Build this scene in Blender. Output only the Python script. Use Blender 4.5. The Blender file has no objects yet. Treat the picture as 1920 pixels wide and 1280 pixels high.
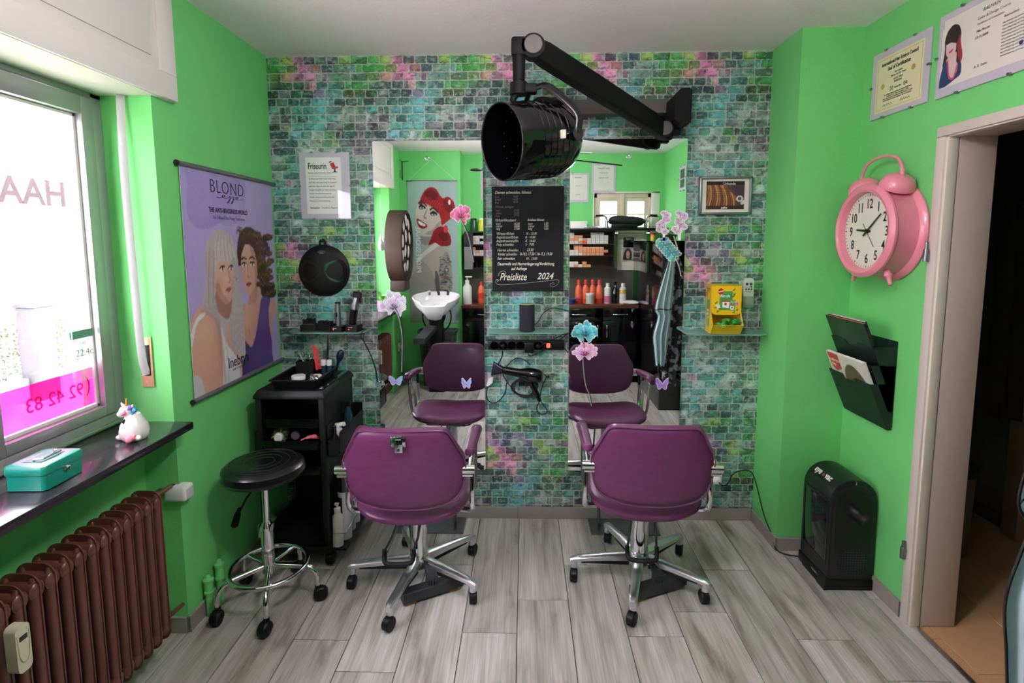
import bpy, bmesh, math, random
import numpy as np
from mathutils import Vector, Matrix, Euler
random.seed(7)
PI = math.pi
scn = bpy.context.scene
COL = scn.collection
# ------------------------------------------------------------------ camera, sky, exposure
cam_d = bpy.data.cameras.new('camera'); cam = bpy.data.objects.new('camera', cam_d); COL.objects.link(cam)
scn.camera = cam
cam_d.sensor_width = 36.0; cam_d.lens = 36.0 * 985.0 / 1920.0
cam_d.shift_y = -85.0 / 1920.0
cam_d.clip_start = 0.01; cam_d.clip_end = 200
def _cam_matrix():
    p, y, r = 0.1042, 0.0244, 0.004
    cp, sp, cy, sy, cr, sr = math.cos(p), math.sin(p), math.cos(y), math.sin(y), math.cos(r), math.sin(r)
    Rz = Matrix(((cy, -sy, 0), (sy, cy, 0), (0, 0, 1)))
    Rx = Matrix(((1, 0, 0), (0, cp, sp), (0, -sp, cp)))
    Ry = Matrix(((cr, 0, sr), (0, 1, 0), (-sr, 0, cr)))
    M = Rz @ Rx @ Ry                      # columns: right, forward, up
    R = Matrix((M.col[0], M.col[2], -M.col[1])).transposed()
    return Matrix.Translation((0, 0, 1.5746)) @ R.to_4x4()
cam.matrix_world = _cam_matrix()
w = bpy.data.worlds.new('sky'); scn.world = w; w.use_nodes = True
bg = w.node_tree.nodes['Background']; bg.inputs[0].default_value = (0.98, 0.89, 1.04, 1); bg.inputs[1].default_value = 6.0
scn.view_settings.view_transform = 'Standard'; scn.view_settings.look = 'None'
scn.view_settings.gamma = 1.0; scn.view_settings.use_curve_mapping = False
scn.view_settings.exposure = 1.9
def portal(loc, rot, sx, sy):
    l = bpy.data.lights.new('window_portal', 'AREA'); l.shape = 'RECTANGLE'; l.size = sx; l.size_y = sy
    l.cycles.is_portal = True
    o = bpy.data.objects.new('window_portal', l); COL.objects.link(o); o.location = loc; o.rotation_euler = rot
portal((-1.66, 1.15, 1.5), (0, -PI/2, 0), 1.3, 1.7)
portal((1.16, -0.60, 1.9), (PI/2, 0, 0), 0.8, 0.5)
scn.cycles.max_bounces = 10; scn.cycles.diffuse_bounces = 6; scn.cycles.glossy_bounces = 6; scn.cycles.transparent_max_bounces = 12
scn.cycles.sample_clamp_indirect = 8
XL, XR, YB, YP, XP, HC = -1.367, 1.576, 2.861, 2.573, 1.285, 2.55   # left, right, back, pilaster front/left, ceiling
YM = 2.845                                                       # mirror face
YR, YRP = -0.373, -0.112                                        # rear wall, rear wall projection
# ------------------------------------------------------------------ colours and materials
def lin(c): return tuple(((x/255.0)/12.92 if x/255.0 <= .04045 else ((x/255.0+.055)/1.055)**2.4) for x in c)
def mat(name, col, rough=.5, metal=0., bump=0., bs=100., var=0., vs=20., coat=0., stretch=None, spec=.5):
    m = bpy.data.materials.get(name)
    if m: return m
    m = bpy.data.materials.new(name); m.use_nodes = True
    nt = m.node_tree; N = nt.nodes; b = N['Principled BSDF']
    c = lin(col); b.inputs['Base Color'].default_value = (*c, 1)
    b.inputs['Roughness'].default_value = rough; b.inputs['Metallic'].default_value = metal
    b.inputs['Coat Weight'].default_value = coat; b.inputs['Specular IOR Level'].default_value = spec
    tc = N.new('ShaderNodeTexCoord'); src = tc.outputs['Object']
    if stretch:
        mp = N.new('ShaderNodeMapping'); mp.inputs['Scale'].default_value = stretch
        nt.links.new(src, mp.inputs['Vector']); src = mp.outputs['Vector']
    if not var: var, vs = .04, 30.
    n = N.new('ShaderNodeTexNoise'); n.inputs['Scale'].default_value = vs; n.inputs['Detail'].default_value = 4
    nt.links.new(src, n.inputs['Vector'])
    mx = N.new('ShaderNodeMix'); mx.data_type = 'RGBA'
    mx.inputs['A'].default_value = (*[min(1, x*(1+var)) for x in c], 1); mx.inputs['B'].default_value = (*[x*(1-var) for x in c], 1)
    nt.links.new(n.outputs['Fac'], mx.inputs['Factor']); nt.links.new(mx.outputs['Result'], b.inputs['Base Color'])
    if bump:
        n2 = N.new('ShaderNodeTexNoise'); n2.inputs['Scale'].default_value = bs; n2.inputs['Detail'].default_value = 3
        nt.links.new(src, n2.inputs['Vector'])
        bp = N.new('ShaderNodeBump'); bp.inputs['Strength'].default_value = bump; bp.inputs['Distance'].default_value = .002
        nt.links.new(n2.outputs['Fac'], bp.inputs['Height']); nt.links.new(bp.outputs['Normal'], b.inputs['Normal'])
    return m
def print_mat(name, rough=.45, coat=0., grain=0.):
    m = bpy.data.materials.get(name)
    if m: return m
    m = bpy.data.materials.new(name); m.use_nodes = True
    nt = m.node_tree; N = nt.nodes; b = N['Principled BSDF']; b.inputs['Roughness'].default_value = rough
    b.inputs['Coat Weight'].default_value = coat
    a = N.new('ShaderNodeAttribute'); a.attribute_name = 'Col'
    nt.links.new(a.outputs['Color'], b.inputs['Base Color'])
    return m
def glass(name, tint=(1, 1, 1), gloss=.06, rough=0., diff=0., dcol=(1, 1, 1)):
    m = bpy.data.materials.get(name)
    if m: return m
    m = bpy.data.materials.new(name); m.use_nodes = True
    nt = m.node_tree; N = nt.nodes; N.remove(N['Principled BSDF']); out = N['Material Output']
    t = N.new('ShaderNodeBsdfTransparent'); t.inputs[0].default_value = (*tint, 1)
    g = N.new('ShaderNodeBsdfGlossy'); g.inputs['Roughness'].default_value = rough
    s = N.new('ShaderNodeMixShader'); s.inputs[0].default_value = gloss
    nt.links.new(t.outputs[0], s.inputs[1]); nt.links.new(g.outputs[0], s.inputs[2]); last = s
    if diff:
        d = N.new('ShaderNodeBsdfDiffuse'); d.inputs[0].default_value = (*lin(dcol), 1)
        s2 = N.new('ShaderNodeMixShader'); s2.inputs[0].default_value = diff
        nt.links.new(last.outputs[0], s2.inputs[1]); nt.links.new(d.outputs[0], s2.inputs[2]); last = s2
    nt.links.new(last.outputs[0], out.inputs[0])
    return m
GREEN = mat('green_paint', (112, 208, 118), .72, bump=.5, bs=90, var=.03, vs=3)
WHITE_W = mat('white_paint', (226, 223, 216), .6, bump=.15, bs=200, var=.02, vs=6)
CEIL = mat('ceiling_paint', (240, 232, 234), .85, bump=.5, bs=60, var=.02, vs=2)
BLACKP = mat('black_plastic', (12, 13, 14), .42, bump=.15, bs=400, spec=.35)
BLACKG = mat('black_gloss', (6, 6, 8), .08, coat=.6)
BLACKM = mat('black_matte', (21, 22, 24), .65)
DARK = mat('dark_grey_plastic', (48, 50, 54), .5)
CHROME = mat('chrome', (225, 225, 228), .09, 1.)
ALU = mat('polished_aluminium', (222, 222, 226), .33, 1.)
ALUG = mat('anodised_aluminium', (160, 163, 162), .36, .45)
STEEL = mat('brushed_steel', (150, 155, 158), .35, 1.)
PURPLE = mat('purple_vinyl', (106, 50, 92), .34, bump=.45, bs=55, var=.22, vs=26, stretch=(1, 1, 2.2))
RUB = mat('rubber', (15, 15, 16), .6)
WHITEP = mat('white_plastic', (225, 225, 222), .4)
CREAM = mat('cream_plastic', (205, 203, 172), .45)
PAPER = mat('paper', (232, 232, 228), .7)
LILACF = mat('lilac_mount', (196, 190, 204), .5)
INK = mat('ink', (25, 25, 28), .6)
INKG = mat('grey_ink', (90, 90, 96), .6)
CHALK = mat('chalk_white', (228, 232, 212), .9)
CHALKD = mat('chalk_faded', (120, 124, 118), .9)
GLASSM = glass('clear_glass', (.97, .985, .98), .09)
SHELFG = glass('frosted_shelf_glass', (.80, .92, .88), .10, .12, .45, (150, 196, 184))
MIRROR = mat('mirror_silver', (243, 247, 245), .0, 1.)
MIRROR.node_tree.nodes['Principled BSDF'].inputs['Roughness'].default_value = 0.0
PRINT = print_mat('printed_paper', .5)
PRINTG = print_mat('printed_gloss', .3, .3)
# ------------------------------------------------------------------ geometry accumulator
class G:
    def __init__(s): s.bm = bmesh.new()
    def box(s, x0, x1, y0, y1, z0, z1, bev=0., seg=2, rot=None, piv=None):
        g = bmesh.ops.create_cube(s.bm, size=1.0)
        vs = g['verts']
        M = Matrix.Translation(((x0+x1)/2, (y0+y1)/2, (z0+z1)/2)) @ Matrix.Diagonal((abs(x1-x0), abs(y1-y0), abs(z1-z0), 1))
        if rot is not None:
            p = Vector(piv if piv else ((x0+x1)/2, (y0+y1)/2, (z0+z1)/2))
            M = Matrix.Translation(p) @ Euler(rot).to_matrix().to_4x4() @ Matrix.Translation(-p) @ M
        bmesh.ops.transform(s.bm, matrix=M, verts=vs)
        if bev:
            es = list({e for v in vs for e in v.link_edges})
            bmesh.ops.bevel(s.bm, geom=es, offset=bev, segments=seg, affect='EDGES', profile=.5)
        return s
    def faces(s, vs, fs):
        b = [s.bm.verts.new(v) for v in vs]
        for f in fs:
            try: s.bm.faces.new([b[i] for i in f])
            except ValueError: pass
        return b
    def rings(s, rings, closed=True, cap=True, loop=False):
        R = [[s.bm.verts.new(p) for p in r] for r in rings]; n = len(R[0])
        m = len(R)
        for i in range(m if loop else m-1):
            a, b = R[i], R[(i+1) % m]
            for j in range(n if closed else n-1):
                k = (j+1) % n
                try: s.bm.faces.new((a[j], a[k], b[k], b[j]))
                except ValueError: pass
        if cap and not loop and closed:
            for r in (R[0], R[-1]):
                try: s.bm.faces.new(r)
                except ValueError: pass
        return s
    def cyl(s, p0, p1, r0, r1=None, seg=20, cap=True):
        r1 = r0 if r1 is None else r1
        p0, p1 = Vector(p0), Vector(p1); d = (p1-p0).normalized()
        u = d.orthogonal().normalized(); v = d.cross(u)
        rg = [[p + (u*math.cos(2*PI*k/seg) + v*math.sin(2*PI*k/seg))*r for k in range(seg)] for p, r in ((p0, r0), (p1, r1))]
        return s.rings(rg, cap=cap)
    def tube(s, pts, r, seg=10, closed=False, flat=1., sub=0):
        P = [Vector(p) for p in pts]
        if sub: P = spline(P, sub, closed)
        n = len(P); T = []
        for i in range(n):
            a = P[(i-1) % n] if (closed or i > 0) else P[i]; b = P[(i+1) % n] if (closed or i < n-1) else P[i]
            T.append((b-a).normalized())
        u = T[0].orthogonal().normalized(); rg = []
        rr = r if isinstance(r, (list, tuple)) else None
        for i in range(n):
            u = (u - T[i]*u.dot(T[i])).normalized(); v = T[i].cross(u)
            ri = (rr[min(len(rr)-1, int(i*len(rr)/n))] if rr else r)
            rg.append([P[i] + (u*math.cos(2*PI*k/seg) + v*math.sin(2*PI*k/seg)*flat)*ri for k in range(seg)])
        return s.rings(rg, cap=True, loop=closed)
    def lathe(s, prof, o=(0, 0, 0), ax='Z', seg=28, M=None):
        rg = []
        for r, h in prof:
            ring = []
            for k in range(seg):
                a = 2*PI*k/seg; x, y = r*math.cos(a), r*math.sin(a)
                p = {'Z': (x, y, h), 'Y': (x, h, -y), 'X': (h, x, y)}[ax]
                p = Vector(p)
                if M is not None: p = M @ p
                ring.append(p + Vector(o))
            rg.append(ring)
        return s.rings(rg)
    def prism(s, poly, ax, a, b, bev=0.):
        f = {'Z': lambda u, v, h: (u, v, h), 'Y': lambda u, v, h: (u, h, v), 'X': lambda u, v, h: (h, u, v)}[ax]
        n0 = len(s.bm.verts)
        s.rings([[f(u, v, a) for u, v in poly], [f(u, v, b) for u, v in poly]])
        if bev:
            s.bm.verts.ensure_lookup_table(); vs = s.bm.verts[n0:]
            es = [e for e in {e for v in vs for e in v.link_edges} if len(e.link_faces) == 2 and e.calc_face_angle(0) > .5]
            bmesh.ops.bevel(s.bm, geom=es, offset=bev, segments=2, affect='EDGES')
        return s
    def ball(s, c, r, seg=16, rot=None):
        r = (r, r, r) if not isinstance(r, (tuple, list)) else r
        M = Matrix.Translation(c) @ (Euler(rot).to_matrix().to_4x4() if rot else Matrix()) @ Matrix.Diagonal((*r, 1))
        bmesh.ops.create_uvsphere(s.bm, u_segments=seg, v_segments=max(6, seg//2+2), radius=1, matrix=M)
        return s
    def pad(s, outline, t, rings=8, bend=0., ax='Y', p=2.6, bendz=0.):
        """cushion: outline (u,v) closed, thickness +-t, edges rounded; bend curves it along u"""
        cu = sum(q[0] for q in outline)/len(outline); cv = sum(q[1] for q in outline)/len(outline)
        def P(u, v, h):
            h2 = h + bend*(u-cu)**2 + bendz*(v-cv)**2
            return (u, h2, v) if ax == 'Y' else (u, v, h2)
        prof = [0, .3, .55, .74, .87, .95, .99, 1.0]
        fr = [(q, (1-q**p)**(1/p)) for q in prof]
        seq = [(q, h) for q, h in fr] + [(q, -h) for q, h in fr[::-1][1:]]
        rg = []
        for q, h in seq[1:-1]:
            rg.append([P(cu+(u-cu)*q, cv+(v-cv)*q, h*t) for u, v in outline])
        R = s.rings(rg, cap=False)
        for idx, h in ((0, t), (-1, -t)):
            c = s.bm.verts.new(P(cu, cv, h)); s.bm.verts.ensure_lookup_table()
        # fan caps
        vs = list(s.bm.verts); n = len(outline); tot = len(rg)*n
        base = len(vs)-2-tot; c0, c1 = vs[-2], vs[-1]
        for j in range(n):
            k = (j+1) % n
            s.bm.faces.new((vs[base+j], vs[base+k], c0)); q = base+tot-n
            s.bm.faces.new((vs[q+k], vs[q+j], c1))
        return s
    def mesh(s, name, m, angle=38):
        bmesh.ops.recalc_face_normals(s.bm, faces=s.bm.faces)
        me = bpy.data.meshes.new(name); s.bm.to_mesh(me); s.bm.free()
        for mm in (m if isinstance(m, (list, tuple)) else [m]): me.materials.append(mm)
        if angle:
            me.polygons.foreach_set('use_smooth', [True]*len(me.polygons)); me.set_sharp_from_angle(angle=math.radians(angle))
        return me
    def build(s, name, m, parent=None, angle=38):
        me = s.mesh(name, m, angle)
        o = bpy.data.objects.new(name, me); COL.objects.link(o)
        if parent: o.parent = parent
        return o
def spline(P, sub, closed=False):
    P = [Vector(p) for p in P]; n = len(P); out = []
    for i in range(n if closed else n-1):
        p1, p2 = P[i], P[(i+1) % n]
        p0 = P[i-1] if (closed or i > 0) else p1*2-p2
        p3 = P[(i+2) % n] if (closed or i < n-2) else p2*2-p1
        for k in range(sub):
            t = k/sub
            out.append(.5*((2*p1) + (p2-p0)*t + (2*p0-5*p1+4*p2-p3)*t*t + (3*p1-p0-3*p2+p3)*t**3))
    if not closed: out.append(P[-1])
    return out
def sp2(pts, sub=8, closed=True): return [(p.x, p.y) for p in spline([Vector((a, b, 0)) for a, b in pts], sub, closed)]
def rrect(x0, x1, y0, y1, r, n=5):
    out = []
    for cx, cy, a in ((x1-r, y1-r, 0), (x0+r, y1-r, 90), (x0+r, y0+r, 180), (x1-r, y0+r, 270)):
        for k in range(n+1):
            t = math.radians(a+90*k/n); out.append((cx+r*math.cos(t), cy+r*math.sin(t)))
    return out
def thing(name, label, cat, loc=(0, 0, 0), rz=0., group=None, rot=None):
    o = bpy.data.objects.new(name, None); COL.objects.link(o); o.empty_display_size = .05
    o.location = loc; o.rotation_euler = rot if rot else (0, 0, rz); o['label'] = label; o['category'] = cat
    if group: o['group'] = group
    return o
def tag(o, label, cat, group=None, loc=None, rz=None):
    o['label'] = label; o['category'] = cat
    if group: o['group'] = group
    if loc: o.location = loc
    if rz is not None: o.rotation_euler = (0, 0, rz)
    return o
def struct(o): o['kind'] = 'structure'; return o
def kids(o): return [c for c in bpy.data.objects if c.parent == o]
_children = {}
def dup(root, loc, rz=None, label=None, group=None):
    def cp(o, par):
        c = o.copy(); COL.objects.link(c)
        if par: c.parent = par; c.matrix_parent_inverse = o.matrix_parent_inverse
        for k in kids(o): cp(k, c)
        return c
    r = cp(root, None); r.location = loc
    if rz is not None: r.rotation_euler = (0, 0, rz)
    if label: r['label'] = label
    if group: r['group'] = group
    return r
def text(s, size, m, parent, x=0, z=0, y=0, name='lettering', align='LEFT', shear=0, off=0, sx=1., rot=0., sp=1., line=1., M=None, label=None):
    """flat lettering in the local x-z plane facing -y"""
    c = bpy.data.curves.new('t', 'FONT'); c.body = s; c.size = size; c.align_x = align; c.shear = shear; c.offset = off
    c.space_character = sp; c.space_line = line; c.resolution_u = 3; c.extrude = .0002
    o = bpy.data.objects.new('t', c); COL.objects.link(o)
    dg = bpy.context.evaluated_depsgraph_get()
    me = bpy.data.meshes.new_from_object(o.evaluated_get(dg)); bpy.data.objects.remove(o); bpy.data.curves.remove(c)
    T = Matrix.Translation((x, y, z)) @ Matrix.Rotation(rot, 4, 'Y') @ Matrix.Rotation(PI/2, 4, 'X') @ Matrix.Diagonal((sx, 1, 1, 1))
    if M is not None: T = M @ T
    me.transform(T); me.materials.clear(); me.materials.append(m); me.name = name
    ob = bpy.data.objects.new(name, me); COL.objects.link(ob)
    if parent: ob.parent = parent
    if label: ob['label'] = label
    return ob
# ------------------------------------------------------------------ painter: prints pictures as coloured grid meshes
class Cv:
    def __init__(s, nx, ny, col=(255, 255, 255)):
        s.nx, s.ny = nx, ny; s.c = np.zeros((ny, nx, 3)); s.c[:] = col; s.a = np.ones((ny, nx), bool)
        s.U, s.V = np.meshgrid((np.arange(nx)+.5)/nx, (np.arange(ny)+.5)/ny)
    def _m(s, pts):
        U, V = s.U, s.V; ins = np.zeros(U.shape, bool); n = len(pts)
        for i in range(n):
            (x1, y1), (x2, y2) = pts[i], pts[(i+1) % n]
            if y1 == y2: continue
            ins ^= ((y1 > V) != (y2 > V)) & (U < (x2-x1)*(V-y1)/(y2-y1)+x1)
        return ins
    def put(s, m, col, al=1.):
        al = m*al if not isinstance(al, np.ndarray) else al*m
        s.c = s.c*(1-al[..., None]) + np.array(col, float)*al[..., None]
    def poly(s, pts, col, smooth=True, al=1., grad=None):
        m = s._m(sp2(pts, 6) if smooth else pts)
        if grad:   # (colour2, u0,v0,u1,v1)
            c2, u0, v0, u1, v1 = grad; d = ((s.U-u0)*(u1-u0)+(s.V-v0)*(v1-v0))/((u1-u0)**2+(v1-v0)**2); d = np.clip(d, 0, 1)[..., None]
            cc = np.array(col)*(1-d)+np.array(c2)*d; am = (m*al)[..., None]; s.c = s.c*(1-am)+cc*am
        else: s.put(m, col, al)
        return m
    def ell(s, cu, cv, ru, rv, col, ang=0., al=1., soft=0.):
        a = math.radians(ang); x = s.U-cu; y = (s.V-cv)
        X = (x*math.cos(a)+y*math.sin(a))/ru; Y = (-x*math.sin(a)+y*math.cos(a))/rv; d = np.sqrt(X*X+Y*Y)
        m = np.clip((1-d)/soft, 0, 1) if soft else (d < 1).astype(float)
        s.put(m, col, al)
    def line(s, pts, w, col, al=1., smooth=True, asp=1.):
        P = sp2(pts, 8, False) if smooth and len(pts) > 2 else pts; m = np.zeros(s.U.shape, bool)
        for (x1, y1), (x2, y2) in zip(P[:-1], P[1:]):
            dx, dy = x2-x1, (y2-y1)*asp; L = dx*dx+dy*dy+1e-12; px, py = s.U-x1, (s.V-y1)*asp
            t = np.clip((px*dx+py*dy)/L, 0, 1); m |= (px-t*dx)**2+(py-t*dy)**2 < w*w
        s.put(m.astype(float), col, al)
    def noise(s, amt, seed=0, sx=1, sy=1):
        r = np.random.RandomState(seed); n = r.rand(s.ny//sy+2, s.nx//sx+2); n = np.kron(n, np.ones((sy, sx)))[:s.ny, :s.nx]
        s.c *= (1+(n-.5)*amt)[..., None]
    def flip(s): s.c = s.c[:, ::-1]; s.a = s.a[:, ::-1]; return s
    def mesh(s, name, parent, x0, x1, z0, z1, y=0., m=None, M=None):
        nx, ny = s.nx, s.ny
        # cell colours -> one quad per cell, corner-shared vertices averaged
        c = np.clip(s.c, 0, 255)/255.; c = np.where(c <= .04045, c/12.92, ((c+.055)/1.055)**2.4)
        cp = np.pad(c, ((1, 1), (1, 1), (0, 0)), mode='edge'); vc = (cp[:-1, :-1]+cp[1:, :-1]+cp[:-1, 1:]+cp[1:, 1:])/4
        X, Z = np.meshgrid(np.linspace(x0, x1, nx+1), np.linspace(z0, z1, ny+1))
        co = np.stack([X, np.full_like(X, y), Z], -1).reshape(-1, 3)
        i = np.arange(ny)[:, None]*(nx+1)+np.arange(nx)[None, :]
        q = np.stack([i, i+1, i+nx+2, i+nx+1], -1)[s.a]
        if not s.a.all():
            used = np.unique(q); re = -np.ones(len(co), int); re[used] = np.arange(len(used)); q = re[q]; co = co[used]; vc = vc.reshape(-1, 3)[used]
        vc = vc.reshape(-1, 3)
        me = bpy.data.meshes.new(name); nq = len(q)
        me.vertices.add(len(co)); me.vertices.foreach_set('co', co.astype(np.float32).ravel())
        me.loops.add(nq*4); me.loops.foreach_set('vertex_index', q.astype(np.int32).ravel())
        me.polygons.add(nq); me.polygons.foreach_set('loop_start', np.arange(nq, dtype=np.int32)*4)
        me.update(calc_edges=True)
        at = me.color_attributes.new('Col', 'FLOAT_COLOR', 'POINT')
        at.data.foreach_set('color', np.concatenate([vc, np.ones((len(vc), 1))], 1).astype(np.float32).ravel())
        me.materials.append(m or PRINT)
        if M is not None: me.transform(M)
        o = bpy.data.objects.new(name, me); COL.objects.link(o)
        if parent: o.parent = parent
        return o
# ================================================================== THE SETTING
def bx(name, m, boxes, parent=None, bev=0.):
    g = G()
    for b in boxes: g.box(*b, bev=bev)
    return g.build(name, m, parent)
# ---- floor of wood-look planks, each plank its own piece
floor = struct(bx('floor', mat('grout', (66, 60, 52), .9), [(-1.72, 1.60, -.5, 3.0, -.06, -.003)]))
def plank_mat():
    m = bpy.data.materials.new('plank_tile'); m.use_nodes = True; nt = m.node_tree; N = nt.nodes; L = nt.links; b = N['Principled BSDF']
    oi = N.new('ShaderNodeObjectInfo'); tc = N.new('ShaderNodeTexCoord')
    cb = N.new('ShaderNodeVectorMath'); cb.operation = 'MULTIPLY_ADD'
    cx = N.new('ShaderNodeCombineXYZ')
    for i in range(3): L.new(oi.outputs['Random'], cx.inputs[i])
    L.new(cx.outputs[0], cb.inputs[0]); cb.inputs[1].default_value = (37, 53, 71); L.new(tc.outputs['Object'], cb.inputs[2])
    def noise(scale, det, dis=0.):
        mp = N.new('ShaderNodeMapping'); mp.inputs['Scale'].default_value = scale; L.new(cb.outputs[0], mp.inputs['Vector'])
        n = N.new('ShaderNodeTexNoise'); n.inputs['Scale'].default_value = 1; n.inputs['Detail'].default_value = det; n.inputs['Distortion'].default_value = dis
        L.new(mp.outputs[0], n.inputs['Vector']); return n.outputs['Fac']
    fine = noise((160, 5, 40), 5); band = noise((26, 1.6, 10), 4, .8); blot = noise((9, 2.2, 5), 5, .5)
    def ramp(src, stops):
        r = N.new('ShaderNodeValToRGB'); L.new(src, r.inputs[0]); e = r.color_ramp.elements
        while len(e) > 1: e.remove(e[-1])
        e[0].position = stops[0][0]; e[0].color = (*lin(stops[0][1]), 1)
        for p, c in stops[1:]: q = e.new(p); q.color = (*lin(c), 1)
        return r.outputs['Color']
    c1 = ramp(band, [(.28, (168, 166, 160)), (.45, (196, 195, 190)), (.6, (211, 210, 206)), (.75, (221, 220, 217))])
    c2 = ramp(fine, [(.3, (222, 218, 213)), (.7, (255, 255, 255))])
    c3 = ramp(blot, [(.28, (166, 160, 152)), (.43, (234, 232, 228)), (.62, (255, 255, 255))])
    def mul(a, b_):
        x = N.new('ShaderNodeMix'); x.data_type = 'RGBA'; x.blend_type = 'MULTIPLY'; x.inputs['Factor'].default_value = 1
        L.new(a, x.inputs['A']); L.new(b_, x.inputs['B']); return x.outputs['Result']
    col = mul(mul(c1, c2), c3)
    rr = N.new('ShaderNodeMapRange'); L.new(oi.outputs['Random'], rr.inputs[0]); rr.inputs[3].default_value = .86; rr.inputs[4].default_value = 1.08
    hs = N.new('ShaderNodeHueSaturation'); L.new(col, hs.inputs['Color']); L.new(rr.outputs[0], hs.inputs['Value'])
    L.new(hs.outputs[0], b.inputs['Base Color']); b.inputs['Roughness'].default_value = .42
    bp = N.new('ShaderNodeBump'); bp.inputs['Strength'].default_value = .12; bp.inputs['Distance'].default_value = .001
    L.new(fine, bp.inputs['Height']); L.new(bp.outputs[0], b.inputs['Normal'])
    return m
PLANK = plank_mat()
joints = {-7: 2.2, -6: 2.04, -5: 2.372, -4: 1.919, -3: 1.767, -2: 2.417, -1: 1.969, 0: 2.17, 1: 2.424, 2: 1.962, 3: 2.106, 4: 2.398, 5: 1.957, 6: 1.764, 7: 2.2}
for n, j in joints.items():
    x0 = -.0334 + .2225*n; x1 = x0+.2225
    x0, x1 = max(x0, -1.50), min(x1, 1.59)
    if x1-x0 < .02: continue
    for k in range(-3, 3):
        y0, y1 = j+1.2*k, j+1.2*(k+1)
        y0, y1 = max(y0, -.40), min(y1, 2.86)
        if y1-y0 < .03: continue
        g = G(); g.box(-(x1-x0)/2+.0015, (x1-x0)/2-.0015, -(y1-y0)/2+.0015, (y1-y0)/2-.0015, -.008, 0, bev=.0008, seg=1)
        o = g.build('plank', PLANK, floor); o.location = ((x0+x1)/2, (y0+y1)/2, 0)
ceiling = struct(bx('ceiling', CEIL, [(-1.75, 1.75, -.75, 2.96, HC, HC+.1)]))
# ---- left wall with the window niche
wl = struct(bx('wall_left', GREEN, [(-1.72, XL, 1.955, 2.96, 0, HC), (-1.72, XL, -.75, .35, 0, HC), (-1.72, XL-.03, .35, 1.955, 2.14, HC), (-1.72, -1.50, .35, 1.955, 0, .858)]))
wb = struct(bx('wall_back', GREEN, [(XL, XR+.17, YB, YB+.1, 0, HC)]))
wp = struct(bx('wall_corner', GREEN, [(XP, XR+.01, YP, YB, 0, HC)]))
wr = struct(bx('wall_right', GREEN, [(XR, 1.743, 2.05, YB, 0, HC), (XR, 1.743, 1.17, 2.05, 1.975, HC), (XR, 1.743, -.75, 1.17, 0, HC)]))
wre = struct(bx('wall_rear', GREEN, [(-.70, .788, YR-.12, YR, 0, HC), (.788, 1.525, YR-.12, YR, 0, 1.66), (.788, 1.525, YR-.12, YR, 2.112, HC), (1.525, XR, YR-.12, YR, 0, HC), (XL, -.70, YRP-.38, YRP, 0, HC)]))
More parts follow.
